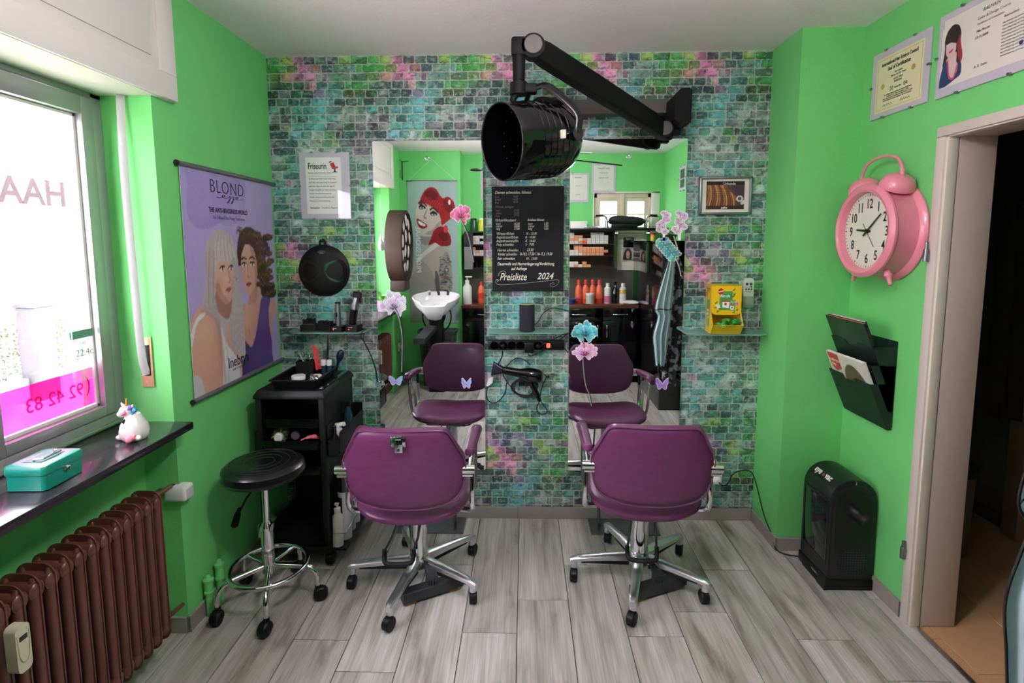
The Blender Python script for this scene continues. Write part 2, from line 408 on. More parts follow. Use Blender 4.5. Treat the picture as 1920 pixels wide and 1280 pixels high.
# ---- printed brick wallpaper on the back wall
def wallpaper():
    pal = dict(g=(58, 158, 66), y=(138, 178, 74), p=(222, 132, 184), s=(222, 146, 140), w=(182, 204, 194), t=(82, 156, 144), T=(38, 84, 82), u=(92, 172, 168),
               G=(108, 146, 128), D=(34, 50, 52), m=(118, 110, 120), M=(70, 54, 74), n=(44, 54, 84), b=(108, 166, 188), o=(94, 112, 58), v=(156, 130, 172), e=(62, 116, 84), c=(206, 198, 182))
    rows = ["g3 g2 y2 p2 M2 G2 n2 y2", "g1 g4 y2 p2 s2 T2 G3 b1", "G3 y2 s2 p2 p2 w1 p1 G4", "g3 e4 T2 m1 s1 t2 t3 g1", "o2 D2 m2 T2 D2 v2 u3 o2", "e1 T2 G2 T2 t2 u3 u1 T2 e2",
            "G2 t2 T1 G1 t2 t2 u2 G3 w2", "w2 w2 M2 t1 T2 u3 u2 w2 m1", "m2 M2 c2 t2 u2 u2 m3 e2", "m1 T4 b2 t2 w2 g2 D1 T3", "m2 m3 T2 w2 w2 G2 y1 m3", "m3 T4 w4 e1 w2 e1 G2",
            "w3 w2 e2 G2 G2 w4 t2", "e2 G3 u3 w2 t2 u2 G3", "w2 w2 t3 u2 w3 t2 G3", "g1 t3 p1 w2 p1 t3 u2 w2 G2", "w2 u3 t3 w2 u2 w3 G2", "G3 t2 w3 u3 w2 e2 t2", "T2 t3 G2 u2 w3 t3 e2",
            "w3 G3 t2 u2 w1 T2 G2 t2", "e2 T3 w2 G3 e3 T2 G2", "g2 e3 t2 w1 G3 y2 g2 t2", "t3 T2 m2 G3 g2 T3 t2", "g2 y2 p2 M2 n2 v2 u2 G3", "v1 m2 p2 v2 n2 w2 v2 y2 w2"]
    P, PW, NR = .0425, .528, 25
    rnd = random.Random(3)
    lay = []
    for r in rows:      # parse + per-tile jitter, the same in every repeat (it is a print)
        bs = []; u = 0
        for tkn in r.split():
            wdt = int(tkn[1:]); bs.append((u, u+wdt, tkn[0], [(rnd.uniform(-.0018, .0018), rnd.uniform(-.002, .002)) for _ in range(12)], [rnd.uniform(.68, 1.16) for _ in range(3)], rnd.random())); u += wdt
        lay.append((bs, int(r.split()[0][1:])/2, u))
    V, F, C = [], [], []
    def add(poly, cols):
        b = len(V); V.extend(poly); F.append(list(range(b, b+len(poly)))); C.extend(cols)
    SE = -.872
    x0w, x1w = XL+.001, XP-.001
    ztop = HC-.004
    nrow = int((ztop-.062)/P)+2
    # mortar ground with soft paint clouds
    def cloud(x, z):
        u = ((x-SE)/PW) % 1.0; v = ((ztop-z)/P) % NR
        bs, off, tot = lay[int(v) % NR]; uu = (u*17+off) % 17
        for a, b_, k, *_r in bs:
            if a <= uu < b_: return pal[k]
        return pal['w']
    def soft(x, z):
        q = [cloud(x+dx, z+dz) for dx in (-.028, -.010, .010, .028) for dz in (-.030, -.010, .010, .030)]
        return tuple(sum(k[i] for k in q)/16 for i in range(3))
    NXm, NZm = 150, 140
    for i in range(NXm):
        for j in range(NZm):
            xa, xb = x0w+(x1w-x0w)*i/NXm, x0w+(x1w-x0w)*(i+1)/NXm; za, zb = .0+ztop*j/NZm, ztop*(j+1)/NZm if j < NZm-1 else HC-.001
            c = soft((xa+xb)/2, (za+zb)/2); c = tuple(.40*c[q]+.60*(206, 196, 190)[q] for q in range(3))
            add([(xa, YB-.0006, za), (xb, YB-.0006, za), (xb, YB-.0006, zb), (xa, YB-.0006, zb)], [c]*4)
    for r in range(-1, nrow):
        bs, off, tot = lay[r % NR]; zc = ztop-(r+.5)*P
        for t in range(-2, 6):
            for u0, u1, k, jit, cj, rv in bs:
                xa = SE+(t+(u0-off)/17)*PW+.0030; xb = SE+(t+(u1-off)/17)*PW-.0030
                za, zb = zc-P/2+.0032, zc+P/2-.0032
                xa2, xb2, za2, zb2 = max(xa, x0w), min(xb, x1w), max(za, .06), min(zb, HC-.002)
                if xb2-xa2 < .004 or zb2-za2 < .004: continue
                e = .004; mx, mz = (xa2+xb2)/2, (za2+zb2)/2
                pts = [(xa2+e, za2), (mx, za2), (xb2-e, za2), (xb2, za2+e), (xb2, mz), (xb2, zb2-e), (xb2-e, zb2), (mx, zb2), (xa2+e, zb2), (xa2, zb2-e), (xa2, mz), (xa2, za2+e)]
                pts = [(min(max(x+jx, x0w), x1w), z+jz) for (x, z), (jx, jz) in zip(pts, jit)]
                base = pal[k]; cols = []
                for q, (x, z) in enumerate(pts):
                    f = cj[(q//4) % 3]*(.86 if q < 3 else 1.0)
                    o2 = soft(x, z); mixf = .42
                    cols.append(tuple(min(255, (base[i]*(1-mixf)+o2[i]*mixf)*f) for i in range(3)))
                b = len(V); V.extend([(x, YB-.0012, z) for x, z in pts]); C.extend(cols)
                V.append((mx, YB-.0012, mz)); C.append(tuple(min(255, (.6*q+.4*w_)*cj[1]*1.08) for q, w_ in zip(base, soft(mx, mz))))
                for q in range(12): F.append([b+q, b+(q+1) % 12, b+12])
    me = bpy.data.meshes.new('brick_wallpaper'); me.from_pydata(V, [], F)
    at = me.color_attributes.new('Col', 'FLOAT_COLOR', 'POINT'); a = np.array(C, float)/255.; a = np.where(a <= .04045, a/12.92, ((a+.055)/1.055)**2.4)
    at.data.foreach_set('color', np.concatenate([a, np.ones((len(a), 1))], 1).astype(np.float32).ravel())
    m = bpy.data.materials.new('brick_print_wallpaper'); m.use_nodes = True; nt = m.node_tree; N = nt.nodes; L = nt.links; b = N['Principled BSDF']; b.inputs['Roughness'].default_value = .62
    A = N.new('ShaderNodeAttribute'); A.attribute_name = 'Col'; tc = N.new('ShaderNodeTexCoord')
    cur = A.outputs['Color']
    for sc, det, lo, hi, mode, cc, fac in ((26, 8, .52, .66, 'MIX', (196, 222, 210), .42), (20, 8, .56, .68, 'MIX', (58, 176, 150), .40), (34, 7, .53, .65, 'MIX', (20, 42, 46), .68), (120, 5, .56, .7, 'MIX', (24, 40, 42), .45), (12, 6, .58, .68, 'MIX', (66, 172, 70), .38), (75, 6, .58, .70, 'MIX', (222, 230, 222), .5)):
        mp = N.new('ShaderNodeMapping'); mp.inputs['Scale'].default_value = (1, 1, 1.5); mp.inputs['Location'].default_value = (sc*.37, 0, sc*.71); L.new(tc.outputs['Object'], mp.inputs['Vector'])
        n = N.new('ShaderNodeTexNoise'); n.inputs['Scale'].default_value = sc; n.inputs['Detail'].default_value = det; n.inputs['Roughness'].default_value = .65; L.new(mp.outputs[0], n.inputs['Vector'])
        mr = N.new('ShaderNodeMapRange'); mr.inputs[1].default_value = lo; mr.inputs[2].default_value = hi; mr.inputs[3].default_value = 0; mr.inputs[4].default_value = fac; L.new(n.outputs['Fac'], mr.inputs[0])
        x = N.new('ShaderNodeMix'); x.data_type = 'RGBA'; x.blend_type = mode; L.new(mr.outputs[0], x.inputs['Factor']); L.new(cur, x.inputs['A']); x.inputs['B'].default_value = (*lin(cc), 1); cur = x.outputs['Result']
    L.new(cur, b.inputs['Base Color']); me.materials.append(m)
    o = bpy.data.objects.new('brick_wallpaper', me); COL.objects.link(o); o.parent = wb; o['kind'] = 'stuff'
    return o
wallpaper()
# ---- skirting tiles
SK = mat('skirting_tile', (150, 143, 136), .5, var=.12, vs=14, stretch=(2, 2, 30))
def skirt(name, boxes):
    o = struct(bx(name, mat('skirting_grout', (120, 114, 106), .8), [b for b in boxes]))
    for b in boxes:
        x0, x1, y0, y1, z0, z1 = b; ln = max(x1-x0, y1-y0); n = max(1, round(ln/.6)); al = (x1-x0) > (y1-y0)
        for k in range(n):
            g = G(); a0, a1 = k/n, (k+1)/n; e = .0015
            if al: g.box(x0+(x1-x0)*a0+e, x0+(x1-x0)*a1-e, y0-.002, y1+.002, z0+.001, z1+.002, bev=.001, seg=1)
            else: g.box(x0-.002, x1+.002, y0+(y1-y0)*a0+e, y0+(y1-y0)*a1-e, z0+.001, z1+.002, bev=.001, seg=1)
            g.build('skirting_board', SK, o)
    return o
skirt('baseboard_back', [(XL+.012, XP-.012, YB-.010, YB-.002, 0, .066)])
skirt('baseboard_corner', [(XP-.011, XP-.003, YP-.011, YB-.012, 0, .066), (XP-.002, XR-.012, YP-.011, YP-.003, 0, .066)])
skirt('baseboard_right', [(XR-.011, XR-.003, 2.092, YP-.013, 0, .066)])
skirt('baseboard_left', [(XL+.003, XL+.011, 1.95, YB-.012, 0, .066), (-1.498, XL+.0, 1.942, 1.95, 0, .066)])
# ---- window in the left wall
win = struct(bx('window_1', ALUG, [(-1.615, -1.555, 1.905, 1.955, .93, 2.11), (-1.615, -1.555, .35, 1.955, .889, .935), (-1.615, -1.555, .35, 1.955, 2.09, 2.112), (-1.615, -1.555, .35, .40, .93, 2.11), (-1.615, -1.56, 1.36, 1.43, .93, 2.1)], bev=.004))
def sash(y0, y1, z0=.938, z1=2.084, fw=.05):
    x0, x1 = -1.612, -1.548
    s = G(); prof = 0
    for a in ((y0, y0+fw, z0, z1), (y1-fw, y1, z0, z1), (y0+fw, y1-fw, z1-fw-.01, z1), (y0+fw, y1-fw, z0, z0+fw-.012)):
        s.box(x0, x1, *a, bev=.003)
    o = s.build('sash', ALUG, win)
    bd = G(); b0, b1 = y0+fw, y1-fw; c0, c1 = z0+fw-.012, z1-fw-.01
    for a in ((b0, b0+.012, c0, c1), (b1-.012, b1, c0, c1), (b0, b1, c1-.012, c1), (b0, b1, c0, c0+.012)): bd.box(-1.592, -1.572, *a, bev=.002)
    bd.build('glazing_bead', mat('white_gasket', (210, 208, 204), .5), o)
    gl = bx('glass_pane', GLASSM, [(-1.5835, -1.5815, b0+.012, b1-.012, c0+.012, c1-.012)], o)
    return o
SA = sash(1.425, 1.905); SB = sash(.40, 1.365)
PINKF = glass('pink_film', (.95, .32, .78), .1, 0, .45, (235, 60, 190))
bx('pink_window_film', PINKF, [(-1.5808, -1.5804, 1.487, 1.843, .99, 1.125)], SA); bx('pink_window_film', PINKF, [(-1.5808, -1.5804, .462, 1.303, .99, 1.125)], SB)
FT = glass('pink_foil_letters', (.85, .2, .55), .0, 0, .3, (232, 50, 150)); HT = glass('pale_pink_foil', (.25, .222, .228), .0, 0, .05, (240, 200, 208))
RL = Matrix.Translation((-1.5790, 0, 0)) @ Matrix.Rotation(-PI/2, 4, 'Z')      # reads right from the street
def outside_text(s, size, m, yy, z, par, **k): text(s, size, m, par, M=Matrix.Translation((-1.5795, yy, z)) @ Matrix.Rotation(-PI/2, 4, 'Z'), **k)
outside_text('\u260e 92 42 83' if False else '92 42 83', .066, FT, 1.80, 1.035, SA, align='LEFT', sx=.95)
outside_text('HAAR', .115, HT, 1.80, 1.70, SA, align='LEFT', sx=1.0, off=.003)
outside_text('(', .075, FT, 1.832, 1.045, SA, align='LEFT')
# thermometer display hung on the pane
t = thing('window_thermometer', 'small clear digital thermometer reading 22.4 stuck on the window pane', 'thermometer', (-1.565, 1.79, 1.18))
bx('display_body', glass('clear_plastic', (.9, .93, .92), .15, .1, .12, (220, 225, 222)), [(-.006, .006, -.042, .045, -.09, .09)], t, bev=.003)
bx('green_header', mat('green_header', (96, 150, 128), .5), [(-.007, .0075, -.042, .045, .062, .09)], t)
MT = Matrix.Translation((.0085, -.036, 0)) @ Matrix.Rotation(PI/2, 4, 'Z')
text('22.4c', .034, INKG, t, M=MT, name='reading'); text('INT  KEY', .014, INKG, t, M=MT @ Matrix.Translation((0, 0, .04)), name='small_print')
# sill
sill = struct(bx('trim_1', mat('dark_stone', (44, 40, 46), .22, var=.25, vs=60, coat=.3), [(-1.60, -1.278, .355, 1.935, .860, .889)], bev=.004)); 
rl = bx('sill_rail', ALU, [(-1.556, -1.545, .36, 1.95, .890, .904)], None, bev=.002); rl.parent = sill
# shutter casing above the window
sb = struct(bx('trim_2', WHITE_W, [(-1.72, -1.345, .25, 2.065, 2.11, HC-.001)], bev=.003))
g = G()
for a in ((.25, 2.065, 2.112, 2.205), (.25, 2.065, 2.50, HC-.002), (1.975, 2.065, 2.205, 2.50), (.25, .34, 2.205, 2.50)): g.box(-1.346, -1.336, *a, bev=.003)
g.build('casing_frame', WHITE_W, sb)
g = G(); g.box(-1.346, -1.339, .43, 1.94, 2.245, 2.48, bev=.003); g.build('casing_panel', WHITE_W, sb)
# roller shutter belt and its winder
t = thing('shutter_belt', 'white fabric shutter belt running down the window reveal into a beige winder plate', 'shutter belt', (-1.455, 1.953, 1.02))
g = G(); g.tube([(-.012, -.016, 1.09), (-.008, -.03, .8), (0, -.034, .4), (.003, -.03, .14), (.003, -.012, .05)], .013, seg=8, flat=.14, sub=6)
g.build('belt', mat('belt_fabric', (205, 203, 206), .8, bump=.6, bs=300), t)
g = G(); g.box(-.022, .024, -.005, -.001, 0, .195, bev=.002); g.build('winder_plate', mat('brass_beige', (206, 172, 128), .4, .3), t)
g = G(); g.box(-.012, .016, -.0065, -.0045, .045, .165, bev=.001); g.build('winder_slot', INK, t)
g = G(); g.cyl((0, -.005, .02), (0, -.0075, .02), .003, seg=10); g.build('screw', CHROME, t)
# ---- doorway in the right wall
DF = mat('door_frame_paint', (205, 196, 186), .45, var=.03, vs=8); DJ = mat('door_jamb_paint', (196, 180, 166), .45)
d1 = struct(bx('door_1', DF, [(XR-.012, XR+.004, 2.044, 2.085, 0, 1.957), (XR-.012, XR+.004, 1.13, 2.085, 1.958, 1.995), (XR-.012, XR+.004, 1.13, 1.175, 0, 1.957)], bev=.003))
bx('door_rebate', mat('rebate_paint', (214, 208, 190), .4), [(XR-.004, XR+.034, 2.034, 2.056, 0, 1.965), (XR-.004, XR+.034, 1.17, 2.05, 1.952, 1.966)], d1, bev=.002)
bx('door_seal', mat('old_seal', (120, 104, 80), .7), [(XR+.034, XR+.039, 2.038, 2.05, 0.003, 1.955)], d1)
bx('door_jamb', DJ, [(XR+.039, 1.752, 2.036, 2.056, .002, 1.965), (XR+.03, 1.752, 1.17, 2.05, 1.955, 1.975)], d1, bev=.002)
for z in (1.52, .30):
    g = G(); g.cyl((XR-.022, 2.078, z-.03), (XR-.022, 2.078, z+.018), .010, seg=12); g.cyl((XR-.022, 2.078, z+.018), (XR-.022, 2.078, z+.045), .006, seg=10); g.box(XR-.022, XR-.008, 2.072, 2.084, z-.02, z+.01)
    g.build('door_hinge', STEEL, d1)
struct(bx('trim_3', ALU, [(1.58, 1.606, 1.20, 2.048, -.001, .006)], bev=.002))
# ---- dim hallway beyond
HW = mat('hall_paint', (120, 116, 104), .8)
struct(bx('wall_hall', HW, [(1.743, 3.9, 3.55, 3.65, 0, 2.5), (3.8, 3.9, .4, 3.6, 0, 2.5), (1.743, 3.9, .3, .4, 0, 2.5), (1.68, 1.76, 2.86, 3.65, 0, 2.5), (2.62, 2.70, 2.75, 3.55, 0, 2.5)]))
struct(bx('ceiling_hall', HW, [(1.70, 3.9, .25, 3.65, 2.5, 2.6)]))
fh = struct(bx('floor_hall', mat('hall_grout', (86, 66, 46), .8), [(1.60, 3.9, .3, 3.65, -.06, -.004)]))
HT2 = mat('tan_tile', (198, 156, 112), .5, var=.1, vs=6)
for i in range(7):
    x0, x1 = 1.65+.3*(i-1), 1.65+.3*i
    for k in range(-3, 4):
        y0 = (1.971 if i % 2 == 0 else 1.80)+.6*k; y1 = y0+.6
        a0, a1, b0, b1 = max(x0, 1.607), x1, max(y0, .42), min(y1, 3.54)
        if a0 < 1.75: b0, b1 = max(b0, 1.19), min(b1, 2.045 if a1 < 1.7 else b1)
        if b1-b0 < .03: continue
        if i == 1: # beside the jamb the tiles are cut to the wall
            if b1 > 2.035: a0 = 1.653 if b0 < 2.03 and b1 <= 2.035 else a0
        g = G(); g.box(-(a1-a0)/2+.0015, (a1-a0)/2-.0015, -(b1-b0)/2+.0015, (b1-b0)/2-.0015, -.01, 0, bev=.001, seg=1)
        o = g.build('floor_tile', HT2, fh); o.location = ((a0+a1)/2, (b0+b1)/2, 0)
struct(bx('door_2', mat('hall_door_frame', (150, 128, 108), .5), [(2.56, 2.72, 2.66, 2.75, 0, 2.05), (2.56, 2.62, 1.8, 2.75, 2.05, 2.12)], bev=.004))
struct(bx('baseboard_hall', mat('hall_skirting', (110, 84, 66), .6), [(2.606, 2.618, 2.76, 3.54, 0, .07), (1.76, 2.6, 3.538, 3.548, 0, .07)]))
# ---- rear window
RW = mat('old_cream_window', (216, 204, 180), .5, var=.06, vs=12)
w2 = struct(bx('window_2', RW, [(.79, .83, -.46, -.41, 1.665, 2.11), (1.40, 1.44, -.46, -.41, 1.665, 2.11), (1.09, 1.14, -.455, -.40, 1.665, 2.11), (.79, 1.44, -.46, -.41, 2.06, 2.11), (.79, 1.44, -.46, -.41, 1.665, 1.70)], bev=.004))
for a, b in ((.83, 1.09), (1.14, 1.40)):
    g = G()
    for q in ((a, a+.035, 1.70, 2.06), (b-.035, b, 1.70, 2.06), (a+.035, b-.035, 2.02, 2.06), (a+.035, b-.035, 1.70, 1.735), (a+.035, b-.035, 1.865, 1.88)): g.box(q[0], q[1], -.45, -.415, q[2], q[3], bev=.003)
    c = g.build('casement', RW, w2)
    bx('pane', glass('frosted_pane', (.95, .97, 1), .05, 0, .3, (240, 240, 240)), [(a+.035, b-.035, -.436, -.432, 1.735, 2.02)], c)
struct(bx('trim_4', WHITE_W, [(.776, .789, -.47, YR+.004, 1.66, 2.125), (1.44, 1.527, -.47, YR+.004, 1.66, 2.125), (.776, 1.527, -.47, YR+.004, 2.111, 2.126)], bev=.002))
# ---- the street outside the shop window
struct(bx('ground_street', mat('pale_paving', (206, 198, 186), .9, var=.1, vs=2), [(-14, -1.8, -6, 16, -.12, -.02)]))
house = thing('house', 'overexposed white rendered house with a pink base across the street', 'building', (-7.2, 4, -.02))
bx('facade', mat('white_render', (240, 238, 232), .9), [(-.3, 0, -9, 9, 1.25, 7)], house); bx('pink_base', mat('pink_render', (160, 80, 100), .9), [(-.28, .02, -9, 9, 0, 1.25)], house)
fence = thing('garden_fence', 'white wire mesh fence on a low wall seen through the window', 'fence', (-5.05, 4, 0))
g = G()
for k in range(67): g.cyl((0, -3+k*.06, .22), (0, -3+k*.06, 1.0), .004, seg=4, cap=False)
for k in range(14): g.cyl((0, -3, .22+k*.06), (0, 1.02, .22+k*.06), .004, seg=4, cap=False)
o = g.build('wire_mesh', mat('white_wire', (236, 236, 232), .6), fence); o['kind'] = 'stuff'
bx('top_rail', mat('white_wire', (236, 236, 232), .6), [(-.02, .02, -3, 1.03, 1.0, 1.04)], fence); bx('low_wall', mat('grey_render', (202, 200, 194), .9), [(-.07, .07, -3, 1.04, -.02, .22)], fence)
g = G(); g.box(-.1, .1, -.11, .11, -.02, .93, bev=.01); g.box(-.12, .12, -.13, .13, .93, .98, bev=.01)
tag(g.build('gate_post', mat('weathered_concrete', (84, 84, 90), .9, var=.2, vs=8)), 'weathered grey concrete gate post outside behind the window', 'post', loc=(-5.0, 5.2, 0))
rnd = random.Random(5); V, F = [], []
for k in range(9000):
    x, y, z = -5.9+rnd.gauss(0, .16), rnd.uniform(1, 6.5), rnd.uniform(.0, .62); a = rnd.uniform(0, 6.28); s = rnd.uniform(.02, .04); h = rnd.uniform(-1, 1)
    b = len(V); V += [(x, y, z), (x+s*math.cos(a), y+s*math.sin(a), z+s*h), (x+s*math.cos(a+1.2), y+s*math.sin(a+1.2), z+s*.5)]; F.append((b, b+1, b+2))
me = bpy.data.meshes.new('hedge'); me.from_pydata(V, [], F); me.materials.append(mat('hedge_leaf', (60, 92, 50), .8, var=.3, vs=9)); o = bpy.data.objects.new('hedge', me); COL.objects.link(o)
tag(o, 'low green leafy hedge behind the white wire fence outside', 'hedge'); o['kind'] = 'stuff'
# ================================================================== CEILING LAMP (arms show in the mirrors; unseen glowing globe added for fill)
t = thing('ceiling_lamp', 'ceiling lamp with slim dark arms and an unseen glowing globe added for fill', 'lamp', (.12, 1.02, 0))
g = G(); g.cyl((0, 0, HC-.001), (0, 0, HC-.03), .06, .05, 20); g.cyl((0, 0, HC-.03), (0, 0, 2.36), .008, seg=8); g.build('canopy_and_rod', BLACKM, t)
om = bpy.data.materials.new('fill_globe_glow'); om.use_nodes = True; b = om.node_tree.nodes['Principled BSDF']; b.inputs['Base Color'].default_value = (.9, .9, .88, 1); b.inputs['Emission Color'].default_value = (.98, .87, .98, 1); b.inputs['Emission Strength'].default_value = 30
g = G(); g.ball((0, 0, 2.27), (.11, .11, .10), 20); g.build('fill_globe', om, t)
for k, (p, q) in enumerate((((.04, .03, 2.30), (.72, .03, 2.22)), ((-.04, 0, 2.30), (-.54, .03, 2.185)), ((.03, .04, 2.34), (.46, .03, 2.325)))):
    g = G(); g.cyl(p, q, .006, seg=8)
    if k == 1: g.lathe([(.0, .02), (.05, .012), (.055, 0), (.0, -.004)], q)
    g.build('lamp_arm', BLACKM if k < 2 else ALU, t)
# ================================================================== MIRRORS, PRICE BOARD, PICTURES ON THE BACK WALL
for nm, x0, x1, lb in (('l', -.812, -.221, 'tall frameless wall mirror on the left, reflecting the washbasin'), ('r', .2395, .8575, 'tall frameless wall mirror on the right, reflecting the small rear window')):
    t = thing('wall_mirror', lb, 'mirror', ((x0+x1)/2, YB-.003, .29)); h = (x1-x0)/2; zz = 2.107-.29
    g = G(); g.prism(rrect(-h, h, 0, zz, .008), 'Y', -.012, 0); o = g.build('mirror_edge', mat('mirror_glass_edge', (150, 172, 162), .2, .3), t)
    g = G(); g.prism(rrect(-h+.0015, h-.0015, .0015, zz-.0015, .007), 'Y', YM-YB+.003, -.0115); g.build('mirror_glass', MIRROR, t)
# price board
t = thing('price_board', 'black chalkboard price list with handwritten chalk lettering between the mirrors', 'board', (.017, YB-.004, 1.304))
g = G(); g.prism(rrect(-.193, .193, 0, .561, .006), 'Y', -.010, 0); g.build('board_panel', mat('chalkboard', (27, 28, 31), .65, var=.08, vs=9, spec=.25), t)
g = G()
for x, z in ((-.182, .010), (.182, .010), (-.182, .551), (.182, .551)): g.cyl((x, -.0105, z), (x, -.0125, z), .004, seg=10)
g.build('board_screw', DARK, t)
BX, BW = -.193, .386
def bd(u, v, s, size, m=CHALK, sh=.25, off=.0, sx=.82): text(s, size, m, t, BX+u/700*BW, .561*(1-v/1035), -.0106, shear=sh, off=off, sx=sx, name='chalk_writing')
# u,v in the board's own 700 x 1035 layout
bd(30, 72, 'Damen schneiden, f\u00f6hnen', .0225)
for i, (a, b_) in enumerate((('kurz', '44.50'), ('mittel', '46.50'), ('lang', '48.50'))): bd(30, 110+27*i, a, .016, CHALKD); bd(205, 108+26*i, b_, .015, CHALKD)
bd(35, 208, 'F\u00f6hnen, einlegen', .0175, CHALKD)
for i, (a, b_) in enumerate((('kurz', '24.50'), ('mittel', '26.50'), ('lang', '29.50'))): bd(38, 242+27*i, a, .0155, CHALKD); bd(212, 241+25*i, b_, .0155, CHALKD)
bd(32, 340, 'F\u00e4rben/Glossband', .0195, sx=.78); bd(345, 337, 'Ans\u00e4tze f\u00f6hnen', .0185, sx=.78)
for i, (a, b_, c, d) in enumerate((('kurz', '42.50', 'kurz', '3.50'), ('mittel', '50.00', 'mittel', '3.00'), ('lang', '57.00', 'lang', '4.00'))):
    bd(40, 373+25*i, a, .0165); bd(215, 374+25*i, b_, .0165); bd(352, 374+25*i, c, .0165); bd(505, 373+26*i, d, .0165)
for i, (a, b_) in enumerate((('Wimpernf\u00e4rben', '10 - 12.00'), ('Augenbrauenf\u00e4rben', '8 - 10.00'), ('Augenbrauenzupfen', '8 - 10.00'), ('Pony schneiden', '5 - 7.00'))): bd(42, 472+36*i, a, .020, sx=.74); bd(325, 472+36*i, b_, .018)
bd(50, 636, 'Herren schneiden', .020, sx=.78); bd(340, 634, '23.50', .019)
bd(55, 676, 'Kinder schneiden', .020, sx=.74); bd(272, 676, '0-10 J. 17.50 / 10-15 J. 19.50', .0205, sx=.74)
bd(50, 720, 'Bart schneiden', .020, sx=.78); bd(330, 720, '10 - 15.00', .018)
bd(50, 775, 'Dauerwelle und Haarverl\u00e4ngerung/Verdichtung', .0225, sx=.715, off=.0003); bd(185, 822, 'auf Anfrage', .023, sx=.8, off=.0003)
bd(70, 925, 'Preisliste', .056, sh=.35, sx=.72, off=.0004); bd(440, 915, '2024', .050, sh=.3, sx=.86, off=.0004)
g = G(); g.tube([(BX+u/700*BW, -.0108, .561*(1-v/1035)) for u, v in ((45, 935), (60, 930), (55, 915), (35, 925), (35, 950), (70, 970), (200, 965), (400, 945), (560, 930), (640, 920), (655, 945), (620, 985), (580, 990), (570, 965), (600, 950), (610, 965), (595, 972))], .0011, seg=5, sub=6, flat=.4)
g.tube([(BX+u/700*BW, -.0108, .561*(1-v/1035)) for u, v in ((60, 880), (75, 845), (110, 832), (135, 850), (115, 885), (95, 900))], .0013, seg=5, sub=6, flat=.4)
g.build('chalk_flourish', CHALK, t)
# framed definition print
def frame_less(name, label, cat, loc, rz, w_, h_, mount, d=.004, group=None):
    t = thing(name, label, cat, loc, rz, group)
    g = G(); g.box(-w_/2, w_/2, -d, 0, -h_/2, h_/2, bev=.0006, seg=1); g.build('mount_board', mount, t)
    g = G(); g.box(-w_/2, w_/2, -d-.0062, -d-.0042, -h_/2, h_/2); g.build('picture_glass', glass('picture_glass', (1, 1, 1), .022), t)
    g = G()
    for x, z in ((-.25, .5), (.25, .5), (-.25, -.5), (.25, -.5), (-.5, 0), (.5, 0)): g.box(x*w_-.005, x*w_+.005, -d-.0085, 0, z*h_-.004, z*h_+.004)
    g.build('glass_clip', STEEL, t)
    return t
t = frame_less('picture_frame', 'frameless clip picture with the word Friseurin and a small red barber chair', 'picture', (-1.075, YB-.003, 1.876), 0, .272, .352, LILACF)
bx('printed_sheet', PAPER, [(-.103, .090, -.0046, -.004, -.150, .150)], t)
SER = .62
def fr(u, v, s, size, m=INK, **k): text(s, size, m, t, u, v, -.0050, name='print_text', **k)
fr(-.090, .088, 'Friseurin', .046, sx=.62, off=.0008)
fr(-.088, .064, 'Die (in natio) Substantiv, feminin', .0115, INKG, sx=.86)
bx('printed_rule', INKG, [(-.088, .068, -.0049, -.0047, .048, .049)], t)
for i, s in enumerate(('Ein Mensch der immer wieder Farbe, Glanz', 'und F\u00fclle in dein Leben bringt. Ihr Handwerk', 'gleicht der Magie. Sie sind in der Lage mit', 'wenigen Handgriffen ein v\u00f6llig neues Ich zu', 'zaubern. Friseurinnen sind nicht nur', 'K\u00fcnstler, sondern von Zeit zu Zeit auch', 'Therapeutinnen und Freundinnen.')): fr(-.087, .033-.0195*i, s, .0118, INKG, sx=.70)
fr(-.085, -.122, 'Synonyme:', .0145, sx=.8, off=.0003); fr(-.022, -.122, 'K\u00fcnstlerin, Magierin', .0135, INKG, sx=.78)
g = G(); g.prism([(.030, .117), (.050, .124), (.062, .098), (.072, .104), (.074, .092), (.044, .086), (.036, .100)], 'Y', -.0052, -.0047); g.build('printed_chair', mat('print_red', (190, 32, 34), .5), t)
g = G(); g.prism([(.026, .126), (.040, .130), (.041, .125), (.027, .121)], 'Y', -.0052, -.0047); g.prism([(.052, .088), (.060, .088), (.060, .076), (.072, .070), (.040, .070), (.052, .076)], 'Y', -.0052, -.0047); g.build('printed_chair_base', INK, t)
# silver framed certificate on the right
t = thing('certificate_frame', 'small silver framed Urkunde certificate with a print of brown hair right of the mirrors', 'certificate', (1.063, YB-.003, 1.810))
W, H = .276, .200
g = G(); g.prism([(-W/2, -H/2), (W/2, -H/2), (W/2, H/2), (-W/2, H/2)], 'Y', -.004, 0)
for a in ((-W/2, W/2, H/2-.014, H/2), (-W/2, W/2, -H/2, -H/2+.014), (-W/2, -W/2+.014, -H/2, H/2), (W/2-.014, W/2, -H/2, H/2)): g.box(a[0], a[1], -.020, 0, a[2], a[3], bev=.004)
g.build('silver_frame', STEEL, t)
bx('mount_card', mat('mount_card', (222, 218, 206), .7), [(-W/2+.012, W/2-.012, -.007, -.004, -H/2+.012, H/2-.012)], t)
c = Cv(110, 82, (60, 30, 22))
for k in range(15): c.line([(-.05+k*.045, 1.02), (.02+k*.05, .7), (.0+k*.06, .35), (-.1+k*.07, -.02)], .020, (int(120+100*math.sin(k*.9)**2), int(70+90*math.sin(k*.9)**2), int(45+50*math.sin(k*.9)**2)), .9)
c.poly([(.55, 1), (1, 1), (1, 0), (.75, 0), (.78, .4), (.6, .7)], (70, 56, 66), True, .85)
